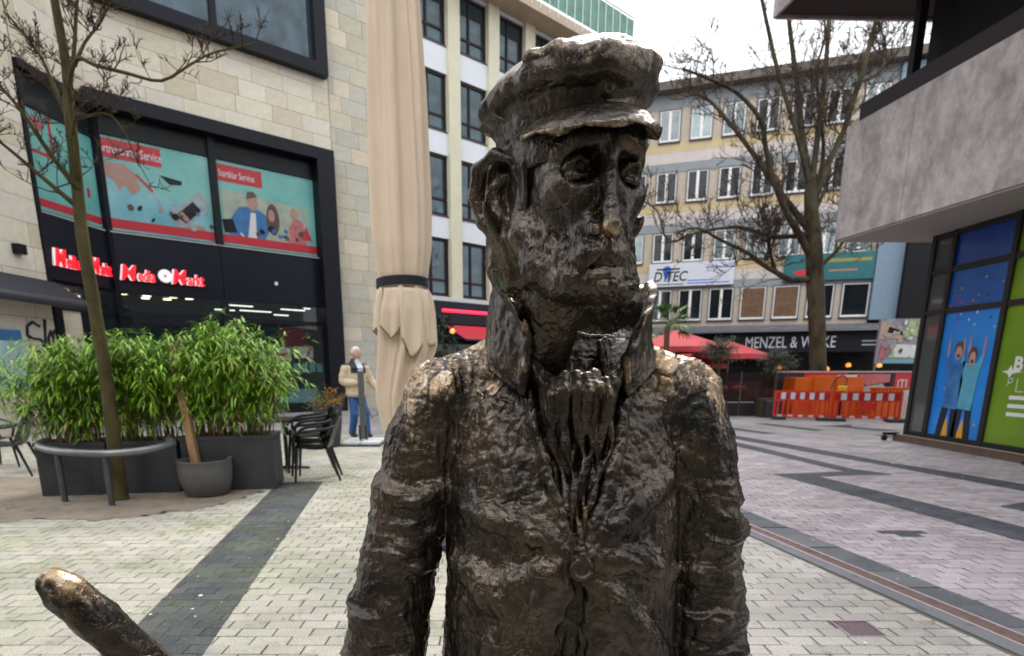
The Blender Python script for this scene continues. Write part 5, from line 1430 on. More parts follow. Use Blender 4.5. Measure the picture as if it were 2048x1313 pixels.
# ---- scarf: wound round the neck, hanging in ropes inside the coat
def build_scarf():
    v = Vol((-0.14, -0.20, 0.80), (0.17, 0.12, 1.56), 0.0030)
    v.loft([0.82, 1.10, 1.28, 1.37], [0.012]*4, [-0.060, -0.060, -0.03, 0.0], [0.05, 0.03, 0.07, 0.08], [0.055, 0.055, 0.045, 0.03], 2.3, 0.01)
    for sg in (-1, 1):                                    # folds coming down from the neck on both sides
        for k in range(7):
            o = 0.0105 * k; dn = 0.02 if sg > 0 else 0.006
            v.cap([(0.018 + sg * (0.104 - o), 0.06 - o, 1.515 - 0.4 * o - dn), (0.018 + sg * (0.106 - 0.85 * o), -0.010 - 0.3 * o, 1.490 - o - dn), (0.018 + sg * (0.088 - 0.75 * o), -0.056 - 0.2 * o, 1.450 - 0.8 * o), (0.016 + sg * (0.060 - 0.45 * o), -0.078 - 0.15 * o, 1.405 - 0.4 * o), (0.013 + sg * (0.050 - 0.42 * o), -0.082, 1.34)],
                  [0.007, 0.0082, 0.0085 - 0.0004 * k, 0.0075, 0.006], 0.0016)
    for k in range(6):                                    # the knot's loops
        x = -0.030 + 0.0175 * k + rng.uniform(-.003, .003); h_ = rng.uniform(-.008, .008) - 0.0010 * (k - 2.5) ** 2; yo = rng.uniform(-.006, .006)
        v.cap([(x * 0.8 + .005, -0.045, 1.412 + h_), (x + 0.002, -0.088 + yo, 1.420 + h_), (x * 1.06, -0.107 + yo, 1.398 + h_), (x * 1.02, -0.104 + yo, 1.365 + h_), (x * 0.98 + yo, -0.090, 1.325 + 2 * h_), (x * 0.95, -0.070, 1.29)], [0.006, 0.0085, 0.0100, 0.0085, 0.0065, 0.003], 0.004)
    for k in range(13):                                   # the hanging ropes
        f = k / 12; x0 = -0.046 + 0.106 * f + rng.uniform(-.004, .004)
        dy = -0.008 * math.sin(math.pi * f) + (0.009 if k % 2 else -0.004) + rng.uniform(-.003, .003)
        pts, rad = [], []
        ph = rng.uniform(0, 6); zl = rng.uniform(0.262, 0.272)
        for q in range(21):
            t = q / 20; z = 1.390 - t * zl
            pinch = np.interp(z, [1.115, 1.16, 1.30, 1.40], [0.10, 0.34, 1.0, 0.85])
            yb = np.interp(z, [1.12, 1.20, 1.30, 1.39], [-0.134, -0.118, -0.088, -0.080])
            pts.append((0.014 + (x0 - 0.007) * pinch + 0.0050 * math.sin(ph + t * 11), yb + dy - 0.004 * math.sin(ph * 2 + t * 15), z))
            rad.append(0.0080 * (0.78 + 0.34 * math.sin(ph + t * 19)) * (0.68 + 0.32 * pinch))
        v.cap(pts, rad, 0.0016)
    for k in range(9):                                    # cloth ends showing below the button
        f = k / 8 - 0.5; wv = 0.010 * math.sin(k * 2.4)
        v.cap([(0.014 + 0.012 * f, -0.136, 1.10), (0.008 + 0.034 * f, -0.140, 1.02), (0.002 + 0.065 * f + wv * .5, -0.138 - 0.010 * math.cos(f * 9), 0.94), (-0.004 + 0.10 * f + wv, -0.136, 0.84)], [0.004, 0.007, 0.008, 0.009], 0.002)
    V, F = v.mesh(); V = smooth_pos(V, F, 1)
    V[:,2] -= 0.008 * sstep(1.22, 1.36, V[:,2])
    d = clay(V, 0.5, 120) + 0.0013 * ridged(V * np.array((120, 120, 22)), 7, 2)
    x, y, z = V.T
    w = np.exp(-((z - 1.395) / 0.028) ** 2) * sstep(-0.098, -0.112, y) * 0.55
    bronze_obj('scarf', V, F, statue, d, w)
    b = Vol((-0.03, -0.20, 1.07), (0.06, -0.10, 1.17), 0.0022)
    b.ell((0.016, -0.160, 1.112), (0.0185, 0.011, 0.0175), 0.004)
    b.cap([(0.016 + 0.016 * math.cos(a), -0.170, 1.112 + 0.0155 * math.sin(a)) for a in np.linspace(0.4, 5.9, 14)], 0.0035, 0.003)
    b.cap([(0.001, -0.156, 1.125), (0.016, -0.170, 1.136), (0.033, -0.156, 1.124)], 0.0045, 0.004)
    V, F = b.mesh()
    bronze_obj('button', V, F, statue, clay(V, 0.4, 130), np.full(len(V), 0.3))
build_scarf()

# ---- trousers, shoes and hands (mostly below the picture)
def build_lower():
    v = Vol((-0.26, -0.24, 0.0), (0.26, 0.20, 0.66), 0.008)
    v.mcap([(0.105, 0.02, 0.66), (0.11, 0.0, 0.45), (0.115, 0.02, 0.10)], [0.115, 0.095, 0.08], 0.02)
    V, F = v.mesh(); bronze_obj('trousers', V, F, statue, clay(V, 1.5, 140))
    for sg in (-1, 1):
        v = Vol((-0.09, -0.24, -0.01), (0.09, 0.14, 0.16), 0.006)
        v.ell((0, -0.05, 0.045), (0.055, 0.15, 0.045), 0.02); v.ell((0, 0.03, 0.06), (0.05, 0.07, 0.06), 0.02)
        S, X, Y, Z = v.sl((-.09, -.24, -.01), (.09, .14, .16)); v.put(S, 0.004 - Z + 0 * X + 0 * Y, 0.004, 's') if False else None
        V, F = v.mesh(); V[:,2] = np.maximum(V[:,2], 0.0)
        bronze_obj('shoe', V, F, statue, clay(V, 0.8, 150), None, (sg * 0.118, 0.0, 0.002))
    for sg, loc, rot in ((-1, (-0.288, -0.205, 0.70), (R(62), 0, R(12))), (1, (0.29, -0.07, 0.585), (R(168), 0, R(-8)))):
        v = Vol((-0.075, -0.075, -0.06), (0.075, 0.075, 0.20), 0.004)
        v.cap([(0, 0, -0.05), (0, 0, 0.01)], [0.036, 0.034], 0.01)
        v.ell((0, 0, 0.05), (0.045, 0.02, 0.05), 0.015)
        for k, (x, L) in enumerate(((-0.034, 0.065), (-0.012, 0.078), (0.012, 0.074), (0.033, 0.058))):
            v.cap([(x, 0, 0.085), (x * 1.1, 0.012, 0.085 + L * 0.5), (x * 1.1, 0.038, 0.085 + L * 0.85)], [0.0105, 0.0095, 0.008], 0.003)
        v.cap([(sg * 0.03, 0.005, 0.02), (sg * 0.056, 0.018, 0.055), (sg * 0.052, 0.034, 0.088)], [0.014, 0.0115, 0.009], 0.006)
        V, F = v.mesh(); bronze_obj('hand', V, F, statue, clay(V, 0.4, 160), None, loc, rot)
build_lower()

# ---- the bronze shaft standing beside the statue, its rounded end rubbed bright
def build_shaft():
    root = thing('bronze_shaft', 'bronze cart shaft with brass-bright rounded tip leaning beside the statue', 'shaft', (-0.10, 1.22, 0.0))
    a = Vector((-0.735 + 0.10, 0.90 - 1.22, 1.085)); b = Vector((0, 0, 0.0))
    v = Vol((-0.76, -0.42, -0.02), (0.12, 0.10, 1.14), 0.0042)
    pts = [a.lerp(b, t) for t in (0.012, 0.03, 0.08, 0.2, 0.5, 1.0)]
    v.cap([tuple(p) for p in pts], [0.026, 0.0315, 0.0335, 0.034, 0.035, 0.036], 0.01)
    V, F = v.mesh(); V = smooth_pos(V, F, 1); V[:,2] = np.maximum(V[:,2], 0.002)
    ax = np.array((b - a).normalized()); t = (V - np.array(a)) @ ax
    d = 0.35 * clay(V, 1.0, 170)
    ref = np.cross(ax, (0, 0, 1)); ref /= np.linalg.norm(ref); r2 = np.cross(ax, ref)
    Q = np.stack([(V @ ref) * 80, (V @ r2) * 80, t * 9], 1)
    gr = ridged(Q, 171, 2); d += 0.0024 * gr
    N = v_normals(V, F)
    w = sstep(0.11, 0.015, t) * (0.35 + 0.85 * np.clip(N[:,2], 0, 1)) * (0.8 + 0.25 * gr) + sstep(0.30, 0.08, t) * np.clip(N[:,0] + 0.1, 0, 1) * 0.42 * (0.6 + 0.5 * gr)
    bronze_obj('shaft', V, F, root, d, w * 1.15)
    v = Vol((-0.70, -0.42, 0.70), (-0.38, -0.16, 1.02), 0.004)
    c = a.lerp(b, 0.155)
    v.ell(tuple(c + Vector((-0.030, -0.030, -0.012))), (0.040, 0.026, 0.034), 0.01)
    v.cap([tuple(c + Vector((-0.06, -0.035, -0.05))), tuple(c + Vector((-0.02, -0.045, 0.0))), tuple(c + Vector((0.035, -0.03, 0.0)))], 0.016, 0.01)
    V, F = v.mesh()
    N = v_normals(V, F)
    bronze_obj('clasp', V, F, root, clay(V, 0.7, 180), np.clip(N[:,2], 0, 1) * 0.9)  # clasp paler on upward faces: its lit top put into the colour
build_shaft()
# ================================================================== planters, hedge, young tree, rail
M_PLANT = mat('planter_grey', (0.035, 0.037, 0.043), 0.55, var=0.25, vscale=4, bump=0.15, bscale=30)
M_EARTH = mat('potting_earth', (0.035, 0.025, 0.018), 0.95)
M_BAM = [mat('bamboo_leaf_%d' % k, c, 0.42, var=0.22, vscale=3, spec=0.5) for k, c in enumerate(((0.17, 0.35, 0.022), (0.27, 0.50, 0.035), (0.40, 0.62, 0.085), (0.075, 0.19, 0.015), (0.42, 0.32, 0.10)))]
M_CANE = mat('bamboo_cane', (0.22, 0.17, 0.05), 0.6, c2=(0.16, 0.09, 0.03), vscale=8)
def leaf(mb, p, d, L, w, mi, droop=0.35):
    d = d.normalized(); s = d.cross(Vector((0, 0, 1)))
    if s.length < 1e-3: s = Vector((1, 0, 0))
    s.normalize(); a = p + d*L*0.45 + Vector((0, 0, -droop*L*0.12)); e = p + d*L + Vector((0, 0, -droop*L*0.6))
    up = s.cross(d)*w*0.12
    mb.cur = mi
    mb.add([p, a + s*w*0.5 + up, e, a - s*w*0.5 + up, a], [(0, 1, 4), (1, 2, 4), (2, 3, 4), (3, 0, 4)])
def bamboo(root, W, D, z0, ztop, n, seed, spread=0.25, lx=0.12, rx=0.12):
    r = random.Random(seed); fol = MB(); cane = MB()
    for k in range(n):
        bx, by = r.uniform(0.05, W-0.05), r.uniform(0.06, D-0.06)
        f = bx/W
        top = ztop(f)*r.uniform(0.72, 1.03); lean = Vector((r.uniform(-1, 1)*spread, r.uniform(-1, 0.7)*spread, 0))
        if bx < 0.2: lean.x -= lx
        if bx > W-0.2: lean.x += rx
        P = [Vector((bx, by, z0)) + lean*t*t + Vector((0, 0, (top-z0)*t)) for t in (0, .3, .6, .85, 1)]
        cane.tube(P, [0.007, 0.006, 0.005, 0.003, 0.001], 4, caps=False)
        for q in range(r.randint(16, 22)):
            t = 0.14 + 0.86*r.random()**0.7
            i = min(3, int(t*4)); c = P[i].lerp(P[i+1], t*4-i)
            tw = Vector((r.uniform(-1, 1), r.uniform(-1.15, 0.85), r.uniform(-0.25, 0.5))).normalized()*r.uniform(0.05, 0.2)
            e = c + tw
            for m_ in range(r.randint(5, 8)):
                d = (tw.normalized()*0.7 + Vector((r.uniform(-1, 1), r.uniform(-1, 1), r.uniform(-0.75, 0.35)))).normalized()
                leaf(fol, e + Vector((r.uniform(-.03, .03), r.uniform(-.03, .03), r.uniform(-.03, .03))), d, r.uniform(0.09, 0.17), r.uniform(0.014, 0.024), (4 if r.random() < (0.03 if t > 0.4 else 0.16) else r.choice((0, 0, 1, 1, 2, 3) if t > 0.5 else (0, 3, 3, 1))), r.uniform(0.2, 0.9))
    tag(fol.build('foliage', M_BAM, root), kind='stuff')
    tag(cane.build('canes', M_CANE, root), kind='stuff')
def planter(label, x0, y0, x1, y1, D, H, seed, ztop, n, **kw):
    a = Vector((x0, y0, 0)); b = Vector((x1, y1, 0)); W = (b-a).length; rz = math.atan2(y1-y0, x1-x0)
    pl = thing('planter_box', label, 'planter', a, rz, 'dark planter boxes round the tree')
    t = 0.025
    m = MB(); m.cbox(0, W, 0, D, 0.0, H-0.0, 0.006); m.build('box', M_PLANT, pl)
    m = MB().box(-.008, W+.008, -.008, .02, H-.035, H+.006).box(-.008, W+.008, D-.02, D+.008, H-.035, H+.006).box(-.008, .02, .021, D-.021, H-.035, H+.006).box(W-.02, W+.008, .021, D-.021, H-.035, H+.006); m.build('rim', M_PLANT, pl)
    m = MB(); m.quad((.02, .02, H+.003), (W-.02, .02, H+.003), (W-.02, D-.02, H+.003), (.02, D-.02, H+.003)); m.build('earth', M_EARTH, pl)
    hb = thing('bamboo_hedge', label.replace('dark grey planter box', 'leafy green bamboo hedge'), 'bamboo', a, rz, 'bamboo hedge round the tree')
    bamboo(hb, W, D, H, ztop, n, seed, **kw)
planter('dark grey planter box under the end of the awning, left of the young tree', -5.10, 6.38, -4.40, 6.50, 0.55, 0.60, 1, lambda f: 1.60 + 0.16*f, 68, lx=0.32, rx=0.05)
planter('dark grey planter box right behind the young tree and hoop rail', -4.36, 6.51, -3.66, 6.62, 0.55, 0.60, 2, lambda f: 1.74, 62, rx=0.05, lx=0.05)
planter('dark grey planter box beside the round pot and stacked chairs', -3.62, 6.63, -2.62, 6.82, 0.55, 0.64, 3, lambda f: 1.68 + 0.22*math.sin(math.pi*min(1, f*1.15)), 105, lx=0.05, rx=0.22)

M_BARK = mat('bark_green', (0.105, 0.092, 0.036), 0.9, c2=(0.045, 0.036, 0.018), vscale=7, bump=0.9, bscale=30, stretch=(1, 1, 0.45), spec=0.2)
M_BARKP = mat('bark_plane', (0.115, 0.10, 0.060), 0.9, c2=(0.016, 0.012, 0.009), vscale=2.2, bump=0.9, bscale=12, stretch=(1, 1, 0.5), spec=0.2)
M_BARK2 = mat('bark_twig', (0.055, 0.038, 0.025), 0.85, var=0.3, vscale=20, spec=0.2)
def smooth_path(pts, sub=4):
    P = [Vector(p) for p in pts]; out = []
    for i in range(len(P)-1):
        p0, p1, p2, p3 = P[max(i-1, 0)], P[i], P[i+1], P[min(i+2, len(P)-1)]
        for k in range(sub):
            t = k/sub
            out.append(0.5*((2*p1) + (p2-p0)*t + (2*p0-5*p1+4*p2-p3)*t*t + (3*p1-p0-3*p2+p3)*t**3))
    out.append(P[-1]); return out
MINR = [0.0045]
def twigs(mb, P, R0, rnd, n, L, depth, up=0.25, flat_=1.0):
    """side shoots along a limb"""
    for k in range(n):
        t = rnd.uniform(0.15, 1.0); i = min(len(P)-2, int(t*(len(P)-1))); c = P[i].lerp(P[i+1], t*(len(P)-1)-i)
        ax = (P[i+1]-P[i]).normalized()
        d = Vector((rnd.uniform(-1, 1), rnd.uniform(-1, 1)*flat_, rnd.uniform(-0.6, 1))).normalized()
        d = (d + ax*0.7 + Vector((0, 0, up))).normalized()
        l_ = L*rnd.uniform(0.4, 1.1)*(1.1-0.5*t)
        Q = [c]; dd = d.copy()
        for s_ in range(4):
            dd = (dd + Vector((rnd.uniform(-.35, .35), rnd.uniform(-.35, .35), rnd.uniform(-.25, .35)))).normalized()
            Q.append(Q[-1] + dd*l_/4)
        r0 = max(R0*rnd.uniform(.25, .45), MINR[0])
        mb.tube(Q, [r0, r0*.85, r0*.7, r0*.55, r0*.35], 4 if depth else 3, caps=False)
        if depth > 0: twigs(mb, Q, r0, rnd, rnd.randint(4, 6), l_*0.6, depth-1, up, flat_)
def tree(root, trunk, trad, limbs, seed, twig_n, twig_l, depth=2, tw_r=1.0, bark=None):
    M_B = bark or M_BARK
    r = random.Random(seed)
    t = MB(); P = smooth_path(trunk, 4)
    rr = [np.interp(i/(len(P)-1), np.linspace(0, 1, len(trad)), trad)*r.uniform(.97, 1.03) for i in range(len(P))]
    t.tube(P, rr, 14); t.build('trunk', M_B, root, smooth='all')
    tw = MB()
    for pts, r0, r1 in limbs:
        Q = smooth_path(pts, 3)
        lb = MB(); lb.tube(Q, [r0+(r1-r0)*(i/(len(Q)-1))**0.8 for i in range(len(Q))], 9)
        lb.build('limb', M_B, root, smooth='all')
        twigs(tw, Q, max(r0*0.6, r1*1.5)*tw_r, r, twig_n, twig_l, depth)
    tag(tw.build('twigs', M_BARK2, root), kind='stuff')
yt = thing('young_tree', 'bare young tree with greenish bark rising through the planters', 'tree', (-4.13, 6.23, 0))
def off(pts, o): return [(p[0]-o[0], p[1]-o[1], p[2]-o[2]) for p in pts]
O_ = (-4.13, 6.23, 0)
tree(yt, off([(-4.13, 6.23, -0.02), (-4.12, 6.23, 0.15), (-4.10, 6.23, 0.77), (-4.09, 6.23, 1.35), (-4.10, 6.23, 1.90), (-4.11, 6.23, 2.29), (-4.12, 6.23, 2.71), (-4.10, 6.23, 3.12), (-4.07, 6.23, 3.78), (-4.05, 6.25, 4.24), (-4.08, 6.27, 4.9), (-4.0, 6.3, 5.8)], O_), [0.095, 0.074, 0.068, 0.063, 0.060, 0.056, 0.052, 0.044, 0.036, 0.022], [
    (off([(-4.07, 6.21, 3.20), (-4.0, 6.15, 3.5), (-3.93, 6.05, 3.91), (-3.75, 5.95, 4.12), (-3.59, 5.95, 4.07), (-3.32, 5.95, 4.01), (-3.04, 6.0, 3.97), (-2.79, 6.05, 4.12), (-2.58, 6.1, 4.24), (-2.20, 6.15, 4.34)], O_), 0.028, 0.007),
    (off([(-4.08, 6.20, 3.12), (-4.20, 6.05, 3.40), (-4.32, 5.95, 3.70), (-4.48, 5.9, 3.94), (-4.70, 5.85, 4.3)], O_), 0.026, 0.009),
    (off([(-4.10, 6.22, 2.95), (-4.28, 6.1, 3.15), (-4.5, 6.0, 3.38), (-4.75, 5.9, 3.62)], O_), 0.028, 0.010),
    (off([(-4.09, 6.26, 3.70), (-4.22, 6.30, 4.02), (-4.36, 6.35, 4.35), (-4.64, 6.40, 4.70)], O_), 0.026, 0.010),
    (off([(-4.08, 6.25, 3.95), (-4.0, 6.30, 4.30), (-3.93, 6.35, 4.76), (-3.8, 6.4, 5.3)], O_), 0.026, 0.009),
    (off([(-3.80, 5.98, 4.08), (-3.72, 6.05, 4.30), (-3.60, 6.15, 4.52), (-3.46, 6.2, 4.80)], O_), 0.018, 0.006),
    (off([(-4.04, 6.18, 3.55), (-3.83, 5.95, 3.67), (-3.65, 5.85, 3.63), (-3.44, 5.8, 3.62), (-3.30, 5.78, 3.45), (-3.20, 5.75, 3.18)], O_), 0.022, 0.004)], 21, 15, 0.55, 2)

M_STEEL = mat('dull_steel', (0.22, 0.23, 0.245), 0.38, 0.7, var=0.12, vscale=6)
hoop = thing('hoop_rail', 'curved grey steel tube rail on short posts in front of the young tree', 'rail', (-4.2, 6.2, 0))
hp = smooth_path(off([(-5.20, 6.72, 0.60), (-5.08, 6.42, 0.575), (-4.70, 6.14, 0.56), (-4.30, 5.98, 0.555), (-3.98, 5.94, 0.555), (-3.70, 6.08, 0.57), (-3.56, 6.35, 0.60), (-3.66, 6.50, 0.63)], (-4.2, 6.2, 0)), 6)
MB().tube(hp, 0.042, 12).build('rail_tube', M_STEEL, hoop, smooth=True)
for x, y in ((-4.04, 5.955), (-4.66, 6.13)):
    MB().tube([(x+4.2, y-6.2, -0.01), (x+4.2+0.0, y-6.2, 0.53)], 0.030, 10).build('post', mat('rail_post', (0.085, 0.088, 0.095), 0.5, 0.4, var=0.2, vscale=8), hoop, smooth=True)

pot = thing('round_pot', 'round grey plastic pot with rolled rim standing on the soil', 'pot', (-3.30, 6.52, 0))
MB().lathe([(0.0, 0.004), (0.205, 0.004), (0.235, 0.03), (0.275, 0.18), (0.288, 0.32), (0.286, 0.385), (0.292, 0.395), (0.290, 0.412), (0.270, 0.412), (0.262, 0.39), (0.255, 0.33), (0.0, 0.33)], 40).build('pot_body', mat('pot_grey', (0.085, 0.09, 0.095), 0.55, c2=(0.14, 0.135, 0.125), vscale=3, bump=0.1), pot, smooth=True)
MB().lathe([(0.0, 0.331), (0.256, 0.335), (0.2, 0.345), (0, 0.35)], 24).build('earth', M_EARTH, pot)
stake = thing('wooden_stake', 'pale wooden stake leaning in the round pot against the bamboo', 'stake', (-3.44, 6.60, 0.34))
MB().prism([(-0.042, -0.035), (0.042, -0.035), (0.042, 0.035), (-0.042, 0.035)], 0.0, 1.36, 'z', Matrix.Rotation(R(-8.0), 4, 'Y') @ Matrix.Rotation(R(-6), 4, 'X')).build('stake_post', mat('raw_wood', (0.42, 0.25, 0.13), 0.8, c2=(0.30, 0.17, 0.08), vscale=6, stretch=(6, 6, 0.6)), stake)

# ---------------------------------------------------------------- stacking chairs
M_PLAS = mat('black_plastic', (0.012, 0.013, 0.015), 0.35, var=0.2, vscale=5)
def make_chair(label, loc, rz, group):
    c = thing('plastic_armchair', label, 'chair', loc, rz, group)
    nx, ny = 13, 18; V, F = [], []
    for j in range(ny):                                  # one curved shell: seat running up into the back
        t = j/(ny-1)
        if t < 0.5:
            y = -0.24 + 0.42*(t/0.5); z = 0.44 - 0.02*math.sin(math.pi*t/0.5) - 0.025*(t/0.5)
        else:
            q = (t-0.5)/0.5; y = 0.18 + 0.13*q + 0.03*math.sin(q*1.6); z = 0.415 + 0.42*q**1.1
        for i in range(nx):
            s_ = i/(nx-1)*2-1; w = 0.235 - 0.02*max(0, (t-0.5)*2) if t < 0.9 else 0.215 - 0.05*(t-0.9)*10
            V.append((s_*w, y - (0.05*s_*s_ if t > 0.5 else 0), z + (0.02*s_*s_ if t <= .5 else -0.03*max(0, t-.85)*7*s_*s_)))
    for j in range(ny-1):
        for i in range(nx-1):
            if 0.62 < (j+.5)/(ny-1) < 0.92 and i % 2 == 1 and 1 < i < nx-2: continue     # slots in the back
            a = j*nx+i; F.append((a, a+1, a+nx+1, a+nx))
    n0 = len(V); V2 = V + [(x, y+(0.012 if k >= nx*ny//2 else 0), z-(0.014 if k < nx*ny//2 else 0.0)) for k, (x, y, z) in enumerate(V)]
    F2 = F + [tuple(n0+i for i in reversed(f)) for f in F]
    MB().add(V2, F2).build('seat_shell', M_PLAS, c, smooth='all')
    for s_ in (-1, 1):
        MB().tube(smooth_path([(s_*0.225, 0.26, 0.70), (s_*0.275, 0.17, 0.675), (s_*0.290, 0.0, 0.655), (s_*0.285, -0.15, 0.635), (s_*0.265, -0.23, 0.58), (s_*0.235, -0.235, 0.45)], 4), 0.019, 8).build('armrest', M_PLAS, c, smooth='all')
        MB().tube([(s_*0.215, -0.21, 0.435), (s_*0.245, -0.25, 0.004)], [0.021, 0.014], 8).build('leg', M_PLAS, c, smooth=True)
        MB().tube([(s_*0.20, 0.17, 0.42), (s_*0.225, 0.30, 0.004)], [0.021, 0.014], 8).build('leg', M_PLAS, c, smooth=True)
    return c
ch0 = make_chair('black plastic armchair, bottom of the stack at the planter box end', (-2.33, 7.50, 0), R(-78), 'stacked cafe armchairs')
labels = ['black plastic armchair in the middle of the stack by the planter box', 'black plastic armchair topmost of the stack by the planter box']
for k in range(2):
    c2 = copy_tree(ch0, None, labels[k]); c2.location = (-2.33 - 0.045*(k+1), 7.50 + 0.03*(k+1), 0.075*(k+1))
lab2 = ['black plastic armchair under the awning, turned to the planter boxes', 'black plastic armchair half hidden beside the planters under the awning', 'black plastic armchair set back against the graffiti wall under the awning']
for k, (x, y, a) in enumerate(((-6.55, 7.75, -70), (-6.15, 8.75, 100), (-7.3, 8.3, 60))):
    c2 = copy_tree(ch0, None, lab2[k]); c2.location = (x, y, 0); c2.rotation_euler = (0, 0, R(a)); c2['group'] = 'cafe chairs under the awning'
tb = thing('cafe_table', 'low black pedestal cafe table behind the stacked chairs', 'table', (-2.95, 8.15, 0))
MB().lathe([(0, 0.70), (0.34, 0.70), (0.345, 0.715), (0.34, 0.73), (0, 0.73)], 28).build('table_top', M_PLAS, tb)
MB().tube([(0, 0, 0.03), (0, 0, 0.70)], 0.03, 10).build('pedestal', M_PLAS, tb, smooth=True)
b = MB()
for k in range(4):
    a = k*math.pi/2+.4; b.tube([(0, 0, 0.045), (0.3*math.cos(a), 0.3*math.sin(a), 0.02)], [0.025, 0.018], 6)
b.build('foot_cross', M_PLAS, tb)

# ---------------------------------------------------------------- tall pot with the turning shrub
tp = thing('tall_planter', 'tall dark grey tapered pot standing by the shop pillar', 'planter', (-3.05, 10.67, 0))
MB().lathe([(0, 0.003), (0.17, 0.003), (0.20, 0.1), (0.245, 0.5), (0.255, 0.76), (0.235, 0.76), (0.225, 0.70), (0, 0.70)], 28).build('pot_body', M_PLANT, tp, smooth=True)
sh = thing('small_shrub', 'small rounded shrub, half green half orange, in the tall pot', 'shrub', (-3.07, 10.67, 0.70))
r = random.Random(31); fol = MB(); st = MB()
SH = [mat('shrub_green', (0.075, 0.13, 0.015), 0.6, var=0.3), mat('shrub_orange', (0.40, 0.16, 0.015), 0.6, var=0.3), mat('shrub_olive', (0.17, 0.16, 0.02), 0.6, var=0.3)]
for k in range(60):
    d = Vector((r.gauss(0, 1), r.gauss(0, 1), abs(r.gauss(0.5, 0.7)))).normalized(); L = r.uniform(.2, .42)
    st.tube([(0, 0, 0), tuple(d*L*.5), tuple(d*L+Vector((0, 0, .05)))], [.006, .004, .002], 3, caps=False)
    for q in range(26):
        p = d*L*r.uniform(.45, 1.1) + Vector((r.uniform(-.06, .06), r.uniform(-.06, .06), r.uniform(-.04, .08)))
        leaf(fol, p, Vector((r.uniform(-1, 1), r.uniform(-1, 1), r.uniform(-.3, 1))), r.uniform(.03, .055), r.uniform(.012, .02), (1 if p.x > 0.0 + r.uniform(-.12, .12) else 0) if r.random() < .8 else 2)
tag(fol.build('foliage', SH, sh), kind='stuff'); tag(st.build('stems', M_CANE, sh), kind='stuff')

# ---------------------------------------------------------------- closed parasol
par = thing('closed_parasol', 'closed beige cloth parasol bound with a dark strap behind the statue', 'parasol', (-0.71, 4.70, 0))
M_CLOTH = mat('parasol_cloth', (0.74, 0.60, 0.455), 0.85, var=0.10, vscale=2.2, bump=0.12, bscale=160, stretch=(1, 1, 0.35))
def parasol_cloth():
    na = 168; rows = 90; V, F = [], []
    folds = [(0.0, 1.0)]; pr = random.Random(8); ph = [pr.uniform(0, 6.28) for _ in range(6)]
    for j in range(rows):
        t = j/(rows-1); z = 4.75 - 3.87*t
        base = np.interp(z, [0.88, 1.15, 1.55, 1.85, 1.98, 2.03, 2.10, 2.30, 2.62, 3.4, 4.0, 4.75], [0.100, 0.150, 0.190, 0.198, 0.188, 0.168, 0.178, 0.204, 0.206, 0.188, 0.160, 0.09])
        xsh = np.interp(z, [0.88, 1.2, 1.6, 2.05], [-0.08, -0.07, 0.02, 0.0])
        amp = np.interp(z, [0.88, 1.6, 1.95, 2.04, 2.12, 2.5, 4.2, 4.75], [0.20, 0.26, 0.20, 0.07, 0.12, 0.17, 0.22, 0.06])
        for i in range(na):
            a = 2*math.pi*i/na
            f = math.sin(a*7 + ph[0] + 0.5*math.sin(z*0.9)) * 0.55 + math.sin(a*12 + ph[1] + 0.35*z) * 0.30 + math.sin(a*19+ph[2]+0.5*math.sin(z*2)) * 0.17
            f = math.copysign(abs(f)**0.75, f)
            rr = base*(1 + amp*f)
            V.append((xsh + rr*math.sin(a), -rr*0.9*math.cos(a), z))
    for j in range(rows-1):
        for i in range(na):
            i2 = (i+1) % na; F.append((j*na+i, (j+1)*na+i, (j+1)*na+i2, j*na+i2))
    return MB().add(V, F)
parasol_cloth().build('cloth', M_CLOTH, par, smooth='all')
M_HEM = mat('parasol_hem', (0.17, 0.14, 0.09), 0.9)
def flap(name, a0, a1, ztop, prof, out):
    """a loose corner of cloth hanging over the bundle below the strap"""
    n_, m_ = 26, 16; V, F = [], []
    for j in range(m_):
        t = j/(m_-1)
        for i in range(n_):
            s_ = i/(n_-1); a = a0 + (a1-a0)*s_
            zb = sum(np.interp(s_+o_, prof[0], prof[1]) for o_ in (-.12, -.06, 0, .06, .12))/5; z = ztop + (zb-ztop)*t
            rr = np.interp(z, [0.88, 1.55, 1.85, 2.03], [0.15, 0.206, 0.215, 0.186]) + out*t*t + 0.022*math.sin(s_*10+j*.12)*t
            V.append((rr*math.sin(a), -rr*0.92*math.cos(a), z))
    for j in range(m_-1):
        for i in range(n_-1): q = j*n_+i; F.append((q, q+n_, q+n_+1, q+1))
    o = MB().add(V, F).build(name, M_CLOTH, par, smooth='all')
    md = o.modifiers.new('thickness', 'SOLIDIFY'); md.thickness = 0.006
    MB().tube([V[(m_-1)*n_+i] for i in range(n_)], 0.0055, 5).build('hem', M_HEM, o)
flap('flap', R(-86), R(-44), 2.0, ([0, .4, 1], [1.70, 1.66, 1.76]), 0.008)
flap('flap', R(-38), R(6), 2.0, ([0, .2, .45, .75, 1], [1.74, 1.66, 1.62, 1.67, 1.77]), 0.012)
flap('flap', R(4), R(58), 2.0, ([0, .2, .35, .6, .8, 1], [1.66, 1.52, 1.47, 1.56, 1.62, 1.60]), 0.016)
flap('flap', R(58), R(110), 2.0, ([0, .5, 1], [1.60, 1.58, 1.66]), 0.01)
sv, sf = [], []
for j, (dz, dr) in enumerate(((-0.033, 0.0), (-0.03, 0.010), (0.03, 0.010), (0.033, 0.0))):
    for i in range(60):
        a = 2*math.pi*i/60; rr = 0.188+dr
        sv.append((rr*math.sin(a), -rr*0.92*math.cos(a), 2.045+dz+0.012*math.sin(a+1.0)))
for j in range(3):
    for i in range(60): sf.append((j*60+i, j*60+(i+1) % 60, (j+1)*60+(i+1) % 60, (j+1)*60+i))
